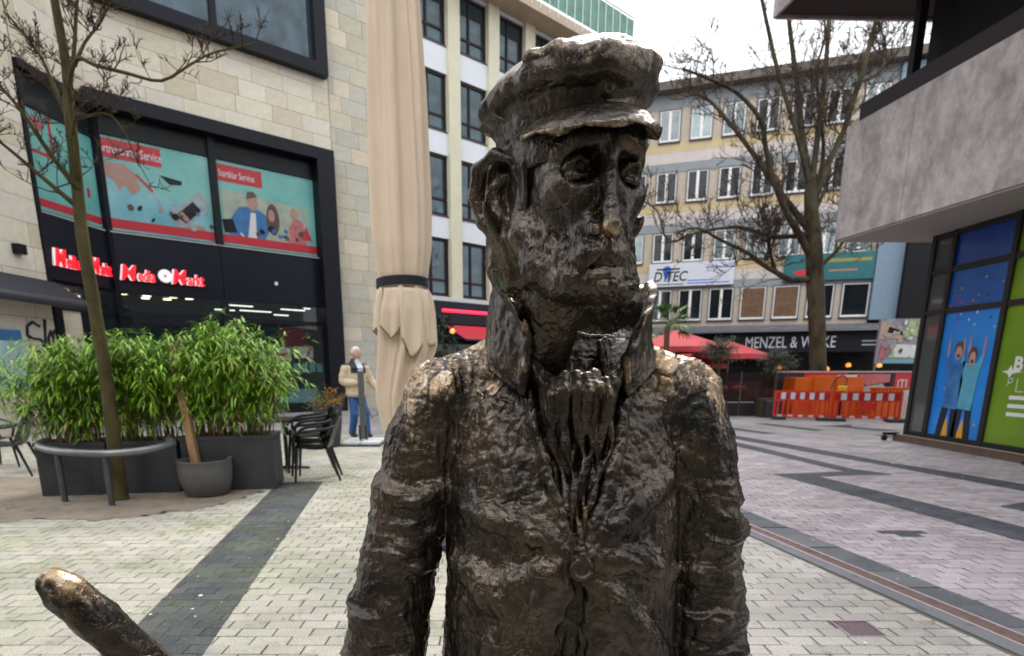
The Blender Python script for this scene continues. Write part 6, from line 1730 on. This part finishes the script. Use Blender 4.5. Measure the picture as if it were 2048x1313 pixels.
MB().add(sv, sf).build('strap', mat('strap_navy', (0.010, 0.012, 0.020), 0.8, bump=0.2, bscale=200), par, smooth=True)
MB().tube([(0, 0, 0.02), (0, 0, 4.9)], 0.035, 12).build('pole', mat('pole_dark', (0.03, 0.03, 0.035), 0.4, 0.5), par)
MB().cbox(-0.32, 0.32, -0.32, 0.32, 0.001, 0.06, 0.01).build('base', M_PLAS, par)
# stand with white foot plates near the walker
sd = thing('parasol_stand', 'grey metal parasol post on a base of white concrete plates', 'stand', (-2.50, 11.03, 0))
MB().cbox(-0.05, 0.05, -0.045, 0.045, 0.10, 1.36, 0.008).build('post', mat('post_grey', (0.13, 0.145, 0.15), 0.45, 0.5), sd)
MB().box(-0.075, -0.051, -0.05, 0.05, 0.06, 0.36).box(0.051, 0.075, -0.05, 0.05, 0.06, 0.36).build('bracket', M_PLAS, sd)
for i in (-1, 1):
    for j in (-1, 1):
        MB().cbox(0.012 if i > 0 else -0.35, 0.35 if i > 0 else -0.012, 0.012 if j > 0 else -0.35, 0.35 if j > 0 else -0.012, 0.03, 0.085, 0.02).build('foot_plate', mat('plate_white', (0.55, 0.58, 0.60), 0.6, var=0.1), sd)
MB().box(-0.38, 0.38, -0.38, 0.38, 0.002, 0.028).build('base_frame', M_PLAS, sd)
MB().tube([(0.06, -0.02, 0.78), (0.20, -0.06, 0.50), (0.30, -0.06, 0.58), (0.36, -0.05, 0.86)], 0.015, 6).build('crank_handle', M_STEEL, sd)
# ================================================================== people
def sdf_obj(name, v, m, parent, loc=None, rot=None, it=2):
    V, F = v.mesh(); V = smooth_pos(V, F, it); me = np_mesh(name, V, F); me.materials.append(m)
    return link(name, me, parent, loc, rot)
M_SKIN = mat('skin', (0.55, 0.30, 0.22), 0.55, var=0.1, vscale=12)
def build_man():
    p = thing('person', 'walking person with white hair, beige puffer jacket with black yoke and blue jeans', 'person', (-2.86, 12.15, 0), R(42))
    # local: faces -y turned to the right by the rotation; x is the viewer's right
    v = Vol((-0.42, -0.45, 0.0), (0.55, 0.30, 1.88), 0.011)
    v.ell((0.03, -0.03, 1.705), (0.080, 0.102, 0.122), 0.02); v.ell((0.03, -0.06, 1.655), (0.05, 0.055, 0.05), 0.03); v.ell((0.035, -0.118, 1.70), (0.013, 0.02, 0.022), 0.012)
    v.mell((0.07, 0.0, 1.70), (0.015, 0.025, 0.035), 0.01)
    v.cap([(0.02, 0.0, 1.60), (0.0, 0.02, 1.48)], 0.055, 0.03)
    v.loft([0.85, 1.0, 1.2, 1.4, 1.48], [0]*5, [0]*5, [0.16, 0.15, 0.17, 0.18, 0.10], [0.12, 0.11, 0.12, 0.11, 0.08], 2.3, 0.03)
    v.cap([(-0.19, 0, 1.42), (-0.25, 0.02, 1.16), (-0.10, -0.18, 1.11)], [0.05, 0.042, 0.034], 0.02); v.cap([(0.19, 0, 1.42), (0.30, -0.05, 1.17), (0.43, -0.20, 0.97)], [0.05, 0.042, 0.034], 0.02)
    for hx, hy, hz, dx, dy, dz in ((-0.10, -0.18, 1.11, 0.9, -0.4, 0.0), (0.43, -0.20, 0.97, 0.45, -0.4, -0.8)):
        d = Vector((dx, dy, dz)).normalized(); s_ = d.cross(Vector((0, 0, 1))).normalized()
        v.ell((hx+d.x*.045, hy+d.y*.045, hz+d.z*.045), (0.042, 0.036, 0.04), 0.02)
        for k in range(4):
            o = s_*(0.018*(k-1.5)); b_ = Vector((hx, hy, hz)) + d*0.07 + o
            v.cap([tuple(b_), tuple(b_+d*0.035), tuple(b_+d*0.055+Vector((0, 0, -.02)))], [0.010, 0.0095, 0.008], 0.006)
        v.cap([(hx, hy, hz+.03), tuple(Vector((hx, hy, hz+.04))+d*0.06)], [0.012, 0.010], 0.008)
    v.cap([(-0.085, 0, 0.9), (-0.10, -0.06, 0.48), (-0.09, 0.10, 0.08)], [0.085, 0.06, 0.045], 0.02); v.cap([(0.085, 0, 0.9), (0.11, -0.14, 0.50), (0.12, -0.16, 0.08)], [0.085, 0.06, 0.045], 0.02)
    body = sdf_obj('body', v, M_SKIN, p)
    v = Vol((-0.42, -0.42, 0.76), (0.55, 0.30, 1.62), 0.009)
    zs = [0.84, 0.88, 1.0, 1.2, 1.38, 1.47, 1.53, 1.60]
    v.loft(zs, [0]*6+[.01, .02], [0]*8, [0.20, 0.22, 0.215, 0.23, 0.235, 0.19, 0.11, 0.088], [0.16, 0.175, 0.17, 0.175, 0.16, 0.13, 0.10, 0.088], 2.3, 0.03)
    for q in range(7): v.loft([0.86+.085*q, 0.90+.085*q, 0.94+.085*q], [0]*3, [0]*3, [0.195, 0.222, 0.195], [0.15, 0.178, 0.15], 2.3, 0.02)
    for pts in ([(-0.20, 0, 1.42), (-0.265, 0.02, 1.16), (-0.14, -0.15, 1.115)], [(0.20, 0, 1.42), (0.31, -0.05, 1.17), (0.41, -0.18, 0.995)]):
        Q = smooth_path(pts, 5)
        v.cap([tuple(q) for q in Q], [0.092 - 0.003*i + 0.008*(i % 2) for i in range(len(Q))], 0.02)
    V, F = v.mesh(); V = smooth_pos(V, F, 2); me = np_mesh('jacket', V, F)
    me.materials.append(mat('jacket_beige', (0.58, 0.46, 0.33), 0.6, var=0.06)); me.materials.append(mat('jacket_black', (0.012, 0.012, 0.014), 0.6)); me.materials.append(mat('shirt_pale', (0.55, 0.60, 0.68), 0.7))
    cz = V[F].mean(1); blk = ((cz[:, 2] > 1.31) & (np.abs(cz[:, 0]) < 0.17)) | ((cz[:, 2] > 1.47))
    shirt = (cz[:, 2] > 1.12) & (np.abs(cz[:, 0]-0.03) < 0.035 + 0.10*(cz[:, 2]-1.12)) & (cz[:, 1] < -0.08)
    me.polygons.foreach_set('material_index', np.where(shirt, 2, np.where(blk, 1, 0)).astype(np.int32))
    link('jacket', me, p)
    v = Vol((-0.24, -0.32, 0.03), (0.26, 0.24, 0.96), 0.010)
    v.loft([0.80, 0.86, 0.94], [0]*3, [0]*3, [0.165, 0.17, 0.165], [0.13, 0.135, 0.13], 2.2, 0.03)
    v.cap([(-0.085, 0, 0.84), (-0.10, -0.06, 0.48), (-0.09, 0.09, 0.10)], [0.10, 0.082, 0.072], 0.02); v.cap([(0.085, 0, 0.84), (0.11, -0.14, 0.50), (0.12, -0.155, 0.10)], [0.10, 0.082, 0.072], 0.02)
    sdf_obj('jeans', v, mat('denim', (0.018, 0.065, 0.20), 0.8, c2=(0.035, 0.12, 0.32), vscale=6), p)
    for x, y, rz in ((-0.09, 0.06, 0), (0.12, -0.19, 0)):
        v = Vol((-0.07, -0.20, -0.005), (0.07, 0.12, 0.13), 0.009); v.ell((0, -0.05, 0.045), (0.048, 0.13, 0.045), 0.02); v.ell((0, 0.03, 0.06), (0.045, 0.06, 0.06), 0.02)
        o = sdf_obj('shoe', v, M_PLAS, p, (x, y, 0.004))
    v = Vol((-0.10, -0.16, 1.60), (0.16, 0.14, 1.88), 0.009)
    v.ell((0.03, -0.004, 1.740), (0.089, 0.106, 0.104), 0.01); v.ell((0.03, -0.115, 1.68), (0.10, 0.085, 0.090), 0.02, 's'); v.ell((0.03, 0.05, 1.62), (0.12, 0.12, 0.04), 0.02, 's')
    sdf_obj('hair', v, mat('white_hair', (0.62, 0.62, 0.62), 0.8, var=0.1, vscale=40), p)
    bag = thing('shoulder_bag', 'black shoulder bag hanging at the hip of the walking person', 'bag', (-3.13, 12.12, 0.62), R(20))
    MB().cbox(-0.06, 0.06, -0.14, 0.14, 0.0, 0.30, 0.03).build('bag_body', M_PLAS, bag)
    MB().tube(smooth_path([(0.0, -0.10, 0.29), (0.02, -0.14, 0.55), (0.14, -0.17, 0.80), (0.20, -0.10, 0.90), (0.14, 0.10, 0.84), (0.0, 0.11, 0.29)], 4), 0.012, 6).build('strap', M_PLAS, bag)
build_man()
def build_bystander():
    p = thing('person', 'person in black trousers and shoes standing beside the green printed window', 'person', (8.02, 8.42, 0), R(-80))
    v = Vol((-0.34, -0.30, 0.0), (0.34, 0.24, 1.76), 0.012)
    v.ell((0, -0.02, 1.62), (0.075, 0.095, 0.115), 0.02); v.ell((0, -0.115, 1.61), (0.012, 0.02, 0.02), 0.012); v.mell((0.075, 0, 1.61), (0.014, 0.02, 0.03), 0.01); v.cap([(0, 0, 1.52), (0, .02, 1.42)], .05, .03)
    v.loft([0.85, 1.1, 1.3, 1.4], [0]*4, [0]*4, [.15, .15, .17, .1], [.11, .11, .11, .08], 2.3, .03)
    v.mcap([(0.18, 0, 1.34), (0.22, 0, 1.08), (0.14, -0.18, 1.14)], [.05, .04, .032], .02); v.mell((0.12, -0.22, 1.15), (.035, .045, .03), .02)
    for sg in (-1, 1):
        for k in range(5): v.cap([(sg*(0.135-.014*k), -0.25, 1.15), (sg*(0.12-.014*k), -0.285, 1.13)], .0095, .005)
    v.mcap([(0.08, 0, 0.88), (0.10, 0, 0.48), (0.11, 0, 0.08)], [.085, .06, .045], .02)
    sdf_obj('body', v, M_SKIN, p)
    v = Vol((-0.36, -0.30, 0.7), (0.36, 0.24, 1.5), 0.011)
    v.loft([0.78, 1.0, 1.3, 1.40, 1.45], [0]*5, [0]*5, [.19, .18, .20, .13, .07], [.14, .135, .135, .10, .07], 2.3, .03); v.mcap([(0.185, 0, 1.34), (0.225, 0, 1.08), (0.15, -0.16, 1.13)], [.068, .058, .05], .02)
    sdf_obj('jacket', v, mat('jacket_wine', (0.07, 0.012, 0.03), 0.7), p)
    v = Vol((-0.24, -0.16, 0.04), (0.24, 0.16, 0.92), 0.011); v.loft([0.8, 0.9], [0]*2, [0]*2, [.16, .16], [.125, .125], 2.2, .03); v.mcap([(0.08, 0, .82), (0.10, 0, .48), (0.11, 0.0, .10)], [.098, .08, .068], .02)
    sdf_obj('trousers', v, M_PLAS, p)
    for sg in (-1, 1):
        v = Vol((-0.07, -0.22, -0.005), (0.07, 0.12, 0.13), 0.009); v.ell((0, -0.06, 0.045), (0.048, 0.14, 0.045), 0.02); v.ell((0, 0.03, 0.06), (0.045, 0.06, 0.06), 0.02)
        sdf_obj('shoe', v, M_PLAS, p, (sg*0.11, -0.02, 0.004))
    v = Vol((-0.12, -0.14, 1.5), (0.12, 0.14, 1.80), 0.010); v.ell((0, .008, 1.65), (.088, .1, .098), .01); v.ell((0, -.10, 1.59), (.09, .075, .085), .02, 's')
    sdf_obj('hair', v, PBROWN, p)
build_bystander()

# ================================================================== plane tree, terrace, roadworks on the right
pt_ = thing('plane_tree', 'big bare plane tree with mottled bark and spreading limbs behind the roadworks', 'tree', (10.15, 18.5, 0))
O2 = (10.15, 18.5, 0)
def D(pts, dys): return off([(x, 18.5+dy, z) for (x, z), dy in zip(pts, dys)], O2)
z0 = lambda n_, e: [e*i/(n_-1) for i in range(n_)]
MINR[0] = 0.010
tree(pt_, off([(10.25, 18.5, -0.02), (10.18, 18.5, 0.5), (9.97, 18.5, 1.95), (9.78, 18.5, 3.2), (9.64, 18.5, 4.0), (9.51, 18.5, 4.84), (9.38, 18.5, 5.53), (9.24, 18.5, 6.21), (9.20, 18.5, 6.9)], O2), [0.30, 0.25, 0.235, 0.235, 0.25, 0.23, 0.20, 0.18, 0.14], [
    (D([(9.40, 4.70), (8.90, 5.25), (8.40, 5.75), (7.88, 6.48), (7.45, 7.3), (7.16, 7.92), (6.39, 8.49), (5.52, 8.74), (4.80, 8.87)], z0(9, -1.6)), 0.117, 0.030),
    (D([(9.40, 5.3), (8.64, 6.21), (7.95, 7.14), (7.1, 8.2), (6.34, 9.05), (5.75, 9.43)], z0(6, 0.9)), 0.117, 0.025),
    (D([(9.60, 4.05), (8.89, 3.98), (8.30, 4.20), (7.7, 4.48), (7.31, 4.70), (6.5, 5.0), (5.76, 5.30), (5.15, 5.15)], z0(8, -0.8)), 0.101, 0.025),
    (D([(9.30, 5.28), (8.6, 5.22), (8.15, 5.26), (7.6, 5.45), (7.09, 5.53), (6.07, 5.39), (5.25, 5.15), (4.90, 6.0), (4.45, 6.3)], z0(9, 0.5)), 0.078, 0.021),
    (D([(8.45, 4.2), (8.2, 4.6), (8.0, 5.05), (8.05, 5.2)], z0(4, -0.4)), 0.055, 0.034),
    (D([(9.23, 6.5), (8.89, 7.79), (8.55, 9.43), (8.26, 10.76), (8.0, 12.2), (7.6, 14.5), (7.2, 16.5)], z0(7, 0.6)), 0.101, 0.025),
    (D([(9.22, 6.4), (9.19, 8.0), (9.16, 9.2), (9.05, 10.52), (8.9, 12.5), (8.8, 15.0), (8.5, 17.2)], z0(7, -0.6)), 0.094, 0.025),
    (D([(9.35, 6.2), (9.60, 7.2), (9.86, 8.04), (10.13, 9.67), (10.28, 11.0), (10.4, 12.3), (10.7, 14.5), (10.6, 16.5)], z0(8, -0.9)), 0.101, 0.025),
    (D([(9.20, 6.5), (8.80, 7.4), (8.41, 8.17), (7.78, 9.43), (7.32, 10.52), (6.9, 11.6), (6.3, 13.5), (5.8, 15.0)], z0(8, -0.7)), 0.086, 0.025),
    (D([(9.40, 6.6), (9.56, 7.5), (9.50, 8.4), (9.30, 9.79), (9.53, 10.7), (9.5, 11.6)], z0(6, 1.0)), 0.062, 0.025),
    (D([(9.95, 8.5), (10.32, 9.2), (10.52, 9.92), (10.68, 10.9), (11.0, 12.0)], z0(5, 0.5)), 0.070, 0.025),
    (D([(10.1, 9.2), (10.8, 9.5), (11.18, 9.9), (11.25, 10.6), (10.95, 11.5)], z0(5, 1.0)), 0.047, 0.025),
    (D([(9.72, 4.35), (10.06, 4.75), (10.24, 5.12), (10.5, 5.6)], z0(4, -0.5)), 0.062, 0.025),
    (D([(9.40, 5.9), (9.70, 6.42), (9.95, 6.9), (10.4, 7.4)], z0(4, 0.7)), 0.070, 0.025)], 33, 26, 2.1, 2, 0.55, M_BARKP)

bar = thing('safety_barrier', '', 'barrier', (7.85, 16.55, 0), 0.0)
M_ORED = mat('barrier_red', (0.62, 0.035, 0.015), 0.45, var=0.1, vscale=3)
M_REFL = mat('reflector_white', (0.62, 0.62, 0.66), 0.4, var=0.05)
M_REFR = mat('reflector_red', (0.42, 0.015, 0.02), 0.4)
def barrier(label, x0, y0, x1, y1, frame_m, n, H=0.80, alt=0):
    a = Vector((x0, y0, 0)); W = math.hypot(x1-x0, y1-y0)
    b = thing('safety_barrier', label, 'barrier', a, math.atan2(y1-y0, x1-x0), 'roadwork barriers')
    MB().box(0, W, 0, .04, .08, .14).box(0, W, 0, .04, H-.05, H).box(0, .05, 0, .04, .14, H-.05).box(W-.05, W, 0, .04, .14, H-.05).box(.05, W-.05, .004, .036, H-.27, H-.235).build('frame', frame_m, b)
    for k in range(n*2):
        u = .05 + (W-.1)*(k+.5)/(n*2)
        MB().box(u-.022, u+.022, .008, .032, .14, H-.27).build('bar', frame_m, b)
    for k in range(n*2+1):
        w = (W-.1)/(n*2+1); u = .05+w*k
        MB().box(u+.003, u+w-.003, -.004, .030, H-.232, H-.052).build('reflector', M_REFL if (k+alt) % 2 else M_REFR, b)
    for k in range(n):
        u = .05+(W-.1)*(k+.5)/n; MB().box(u-.06, u+.06, -.006, 0.0, .085, .138).build('foot_reflector', M_REFL, b)
    MB().box(W*.42, W*.62, -.008, .036, H-.50, H-.30).build('plate', frame_m, b)
    for u in (0.08, W-0.2): MB().cbox(u-.1, u+.25, -.22, .26, .002, .085, .02).build('foot', mat('rubber_foot', (0.03, 0.03, 0.035), 0.8), b)
    return b
bpy.data.objects.remove(bar)
barrier('red plastic safety barrier with white reflectors, next to the dark terrace screen', 7.86, 16.55, 9.16, 16.02, M_ORED, 5, 0.80, 0)
barrier('red plastic safety barrier with white reflectors, next to the white barrier', 9.20, 16.0, 10.78, 15.55, M_ORED, 5, 0.80, 0)
barrier('white plastic safety barrier with red and white reflectors behind the glass corner', 10.86, 15.62, 12.2, 15.9, mat('barrier_white', (0.66, 0.66, 0.64), 0.5), 4, 0.84, 1)
cont = thing('orange_container', 'bright orange plastic construction container behind the red barriers', 'container', (8.62, 17.0, 0))
M_OR = mat('orange_plastic', (0.72, 0.13, 0.005), 0.45, var=0.08, vscale=2)
MB().prism([(0.0, 0.0), (2.0, 0.0), (2.0, 1.16), (1.25, 1.16), (1.25, 1.19), (0.62, 1.19), (0.62, 1.14), (0.02, 1.14)], 0.0, 0.7, 'y').build('body', M_OR, cont)
for u in (0.55, 1.2): MB().box(u, u+.10, -.05, 0, 0.05, 1.17).build('rib', M_OR, cont)
lamp = thing('warning_lamp', 'yellow warning lamp hanging from a cable in front of the orange container', 'lamp', (9.62, 16.35, 0.0))
MB().cbox(-.12, .12, -.05, .05, .80, .93, .02).build('lamp_body', mat('lamp_yellow', (0.75, 0.48, 0.02), 0.4), lamp)
MB().tube(smooth_path([(-.3, .03, .82), (-.2, .05, 1.08), (0, .06, 1.20), (.14, .05, 1.08), (.05, .0, .92)], 5), .022, 6).build('cable', M_RUST, lamp)
MB().box(-.03, .03, -.02, .02, 0, .80).build('post', M_PLAS, lamp)
skip = thing('orange_rack', 'orange slatted crate next to the orange container', 'crate', (10.75, 16.6, 0))
for k in range(9): MB().box(.1*k, .1*k+.06, 0, .3, .72, .86).build('slat', M_OR, skip)
MB().box(-.05, .95, 0, .32, .84, .88).box(-.05, .95, 0, .32, .0, .72).build('frame', M_OR, skip)

# hoarding with printed panels, terrace screen, billboard
hb = thing('hoarding', 'low printed red hoarding behind the roadwork barriers', 'hoarding', (8.4, 17.85, 0))
MB().box(0, 5.2, 0, .06, 0, 1.28).build('board', mat('hoarding_dark', (0.035, 0.03, 0.035), 0.6), hb)
for a, b_, m_ in ((0.9, 2.2, M_RED), (2.25, 3.55, PDARK), (3.65, 4.6, M_RED)):
    MB().box(a, b_, -.012, 0, .62, 1.26).build('panel', m_, hb)
flat('panel_print', PGREY, hb, [(2.3, .66), (3.5, .70), (3.3, .95), (2.6, .85)], -.016); flat('panel_print', PPINK, hb, [(2.8, .9), (3.5, 1.0), (3.5, 1.24), (2.5, 1.24)], -.015)
flat('panel_print', M_PAPER, hb, [(1.9, 1.12), (2.5, 1.14), (2.5, 1.22), (1.9, 1.2)], -.02)
text_part('panel_lettering', 'ITLH', M_PAPER, hb, 3.72, -.016, .80, .40, .002, sx=.72)
MB().box(0, 5.2, -.02, .08, 1.28, 1.32).build('top_rail', M_PALE, hb)
ts = thing('terrace_screen', 'dark glass terrace screen with planters below the red parasols', 'screen', (4.2, 17.6, 0))
for k in range(4):
    MB().box(1.05*k, 1.05*k+1.0, 0, .02, .42, 1.28).build('pane', mat('screen_glass', (0.05, 0.03, 0.03), 0.08, alpha=.55, spec=.8), ts)
    MB().tube([(1.05*k+1.025, .01, 0), (1.05*k+1.025, .01, 1.30)], .022, 6).build('post', M_STEEL, ts)
    MB().box(1.05*k, 1.05*k+1.0, -.02, .04, .0, .40).build('lower_panel', mat('screen_base', (0.02, 0.018, 0.018), 0.7), ts)
MB().cbox(3.55, 4.05, -.5, -.1, .002, .55, .02).build('side_box', mat('box_brown', (0.045, 0.035, 0.02), .8), ts)
gsr = random.Random(3)
CUSH = ['first cushion on the terrace bench counted from the palm', 'second cushion on the terrace bench counted from the palm', 'third cushion on the terrace bench counted from the palm', 'third cushion on the terrace bench counted from the orange container', 'second cushion on the terrace bench counted from the orange container', 'first cushion on the terrace bench counted from the orange container']
for k in range(6):
    o = thing('seat_cushion', ('pale pink ', 'deep red ')[k % 2] + CUSH[k], 'cushion', (4.5+.62*k, 18.3+.1*gsr.random(), .55), gsr.uniform(-.3, .3), 'terrace cushions')
    MB().lathe([(0, -.12), (.2, -.1), (.27, 0), (.2, .1), (0, .12)], 10, (0, 0, .22), None, 1, .5).build('cushion_body', (PPINK, M_RED)[k % 2], o, smooth='all')
bench = thing('terrace_bench', 'long dark bench on the terrace behind the glass screen', 'bench', (4.2, 18.1, 0))
MB().box(0, 4.2, 0, .55, .40, .56).build('seat', PBROWN, bench); MB().box(0, 4.2, .50, .58, .57, 1.0).build('backrest', PBROWN, bench)
for x in (.1, 2.0, 4.0): MB().box(x, x+.08, .05, .5, 0, .40).build('leg', PBROWN, bench)
bbd = thing('billboard', 'billboard with a printed street view over a turquoise strip', 'billboard', (12.1, 19.0, 0), R(-3))
MB().box(0, 1.75, 0, .06, 1.55, 2.92).build('board', mat('bill_base', (0.40, 0.36, 0.42), .5, c2=(0.20, .17, .22), vscale=2.5), bbd)
for nm, m_, P in (('print_facade', mat('bill_tan', (0.50, 0.36, 0.28), .5, var=.2, vscale=4), [(0.02, 2.3), (.7, 2.3), (.95, 2.45), (.05, 2.9)]), ('print_windows', PDARK, [(.25, 2.5), (.75, 2.42), (.7, 2.55), (.3, 2.68)]),
                  ('print_foliage', mat('bill_green', (0.25, 0.40, 0.14), .5, c2=(.5, .58, .36), vscale=6), [(.75, 2.5), (.9, 2.85), (1.5, 2.9), (1.72, 2.7), (1.6, 2.35), (1.1, 2.4)]), ('print_street', M_PAPER, [(.4, 1.75), (1.3, 1.72), (1.5, 2.1), (.6, 2.15)]),
                  ('print_trunk', PBROWN, [(1.42, 2.05), (1.48, 2.05), (1.5, 2.5), (1.43, 2.5)]), ('print_figures', PPINK, [(.1, 1.7), (.3, 1.68), (.28, 2.1), (.12, 2.15)]), ('print_strip', mat('bill_turquoise', (0.16, .45, .50), .5), [(0.2, 1.56), (1.74, 1.56), (1.74, 1.68), (.26, 1.68)])):
    flat(nm, m_, bbd, P, -.006 - .003*len(nm) % .01 - .002)
for k in range(40):
    x = gsr.uniform(.08, 1.66); z = gsr.uniform(1.72, 2.86); w_ = gsr.uniform(.02, .09)
    flat('print_patch', gsr.choice((M_PAPER, PDARK, PPINK, PGREY, MATS['bill_tan'], MATS['bill_green'], PBROWN) if z < 2.3 else (MATS['bill_green'], M_PAPER, PGREY, MATS['bill_tan'])), bbd, ellp(x, z, w_, w_*gsr.uniform(.5, 1.6), 7, gsr.uniform(0, 3)), -.024 - .0004*k)
for x in (.06, 1.68): MB().tube([(x, .09, 0), (x, .09, 2.9)], .035, 8).build('post', M_STEEL, bbd)
# red parasols
def open_parasol(label, x, y, ztop, rad, zr):
    p = thing('red_parasol', label, 'parasol', (x, y, 0), 0, 'red parasols on the terrace')
    V = [(0, 0, ztop)]; n_ = 8
    for k in range(n_): a = 2*math.pi*k/n_+.2; V.append((rad*math.cos(a), rad*math.sin(a), zr))
    for k in range(n_): a = 2*math.pi*k/n_+.2; V.append((rad*1.01*math.cos(a), rad*1.01*math.sin(a), zr-.16))
    o = MB().add(V, [(0, 1+k, 1+(k+1) % n_) for k in range(n_)] + [(1+k, 1+n_+k, 1+n_+(k+1) % n_, 1+(k+1) % n_) for k in range(n_)]).build('canopy', mat('parasol_red', (0.60, 0.06, 0.075), .7, var=.1), p)
    for k in range(n_): a = 2*math.pi*k/n_+.2; MB().tube([(0, 0, ztop-.03), (rad*math.cos(a), rad*math.sin(a), zr-.02)], .012, 4).build('rib', M_STEEL, p)
    MB().tube([(0, 0, 0), (0, 0, ztop+.05)], .025, 8).build('pole', M_STEEL, p)
    MB().cbox(-.3, .3, -.3, .3, .001, .08, .02).build('base', M_PLAS, p)
open_parasol('wide red parasol under the palm fronds on the terrace', 5.9, 19.6, 2.62, 1.75, 2.05)
open_parasol('red parasol beside the olive tree, nearest the orange container', 7.9, 20.2, 2.30, 1.25, 1.86)
open_parasol('red parasol with low canopy in front of the shop lamps of the terrace', 7.0, 21.6, 2.0, 1.4, 1.55)
# palm and olive trees in pots
pm = thing('palm_tree', 'small fan palm with green fronds on the terrace beside the statue collar', 'palm', (4.9, 17.0, 0))
MB().tube([(0, 0, 0.3), (-.02, 0, 1.2), (-.05, 0, 2.55)], [.09, .08, .08], 10).build('trunk', mat('palm_trunk', (0.10, 0.07, 0.04), .9, bump=.8, bscale=25), pm)
MB().lathe([(0, .003), (.25, .003), (.33, .5), (.30, .5), (0, .46)], 20).build('pot', M_PLANT, pm)
pr = random.Random(6); PF = [mat('palm_green', (0.045, 0.13, 0.03), .5, var=.25), mat('palm_light', (0.12, 0.24, 0.055), .5, var=.2)]
for k in range(17):
    a = pr.uniform(0, 6.28); e = pr.uniform(-.5, 1.1); d = Vector((math.cos(a)*math.cos(e), math.sin(a)*math.cos(e), math.sin(e))); L = pr.uniform(.35, .6)
    h_ = Vector((-.05, 0, 2.55)); c = h_ + d*L; fm = MB()
    fm.tube([h_, h_+d*L*.6, c], .010, 4)
    s1 = d.cross(Vector((0, 0, 1))).normalized(); s2 = s1.cross(d)
    for q in range(13):
        w = (q-6)/6*1.35; dd = (d*math.cos(w) + s1*math.sin(w)).normalized(); fm.cur = 0
        leaf(fm, c, dd, pr.uniform(.38, .6), .055, 0, .5)
    fm.build('frond', PF[k % 2], pm)
def olive(label, x, y, zc, rx, rz_, seed):
    o = thing('olive_tree', label, 'tree', (x, y, 0), 0, 'potted olive trees'); r = random.Random(seed); f_ = MB(); tr_ = MB()
    MB().cbox(-.25, .25, -.25, .25, .002, .5, .02).build('pot', M_PLANT, o)
    MB().tube(smooth_path([(0, 0, .45), (.05, 0, .9), (-.03, 0, zc-.1), (0, 0, zc+.1)], 4), .035, 8).build('trunk', M_BARK, o)
    for k in range(70):
        d = Vector((r.gauss(0, 1), r.gauss(0, 1), r.gauss(.1, .8))).normalized(); d = Vector((d.x*rx, d.y*rx, d.z*rz_))*r.uniform(.5, 1.08); c = Vector((0, 0, zc))
        tr_.tube([c, c+d*.6, c+d], [.012, .007, .003], 3, caps=False)
        for q in range(34):
            p = c + d*r.uniform(.45, 1.12) + Vector((r.uniform(-.1, .1), r.uniform(-.1, .1), r.uniform(-.1, .1)))
            leaf(f_, p, Vector((r.uniform(-1, 1), r.uniform(-1, 1), r.uniform(-.5, 1))), r.uniform(.06, .10), .02, 0, .2)
    tag(f_.build('crown', mat('olive_leaf', (0.085, 0.115, 0.075), .6, c2=(.15, .18, .13), vscale=3), o), kind='stuff'); tag(tr_.build('branches', M_BARK2, o), kind='stuff')
olive('grey-green olive tree in a pot in front of the wide red parasol', 6.35, 16.9, 1.92, .62, .40, 1)
olive('grey-green olive tree in a pot beside the plane trunk and barriers', 8.10, 17.15, 1.62, .58, .45, 2)
# evergreen garland with a lamp under the red awning
cf = thing('conifer_shrub', 'dark conifer with an orange lamp beside the beige parasol', 'shrub', (-1.35, 15.6, 0))
r = random.Random(17); f_ = MB()
for k in range(520):
    z = r.uniform(.3, 2.75); rr = .62*(1-(z-.3)/2.7)+.06; a = r.uniform(0, 6.28); p = Vector((rr*math.cos(a), rr*math.sin(a), z))
    for q in range(5): leaf(f_, p*1.0, Vector((math.cos(a)+r.uniform(-.5, .5), math.sin(a)+r.uniform(-.5, .5), r.uniform(-.5, .3))), r.uniform(.12, .22), .03, 0, .3)
tag(f_.build('foliage', mat('conifer_green', (0.02, 0.055, 0.025), .7, var=.3), cf), kind='stuff')
MB().tube([(0, 0, 0), (0, 0, 2.4)], [.05, .02], 8).build('trunk', M_BARK, cf)
MB().lathe([(0, 0), (.06, .03), (.07, .09), (0, .14)], 10, (.28, -.42, 2.25)).build('lamp', M_WARM, cf)
# castor trolley corner at the glass building
tr2 = thing('trolley_castor', 'black castor bracket at the foot of the glass corner', 'castor', (7.78, 11.55, 0))
MB().box(-.05, .25, -.03, .03, .12, .17).build('bracket', M_PLAS, tr2)
MB().lathe([(0, -.02), (.055, -.02), (.055, .02), (0, .02)], 14, (0, 0, 0), Matrix.Translation((-.02, 0, .058)) @ Matrix.Rotation(R(90), 4, 'X')).build('wheel', M_PLAS, tr2)
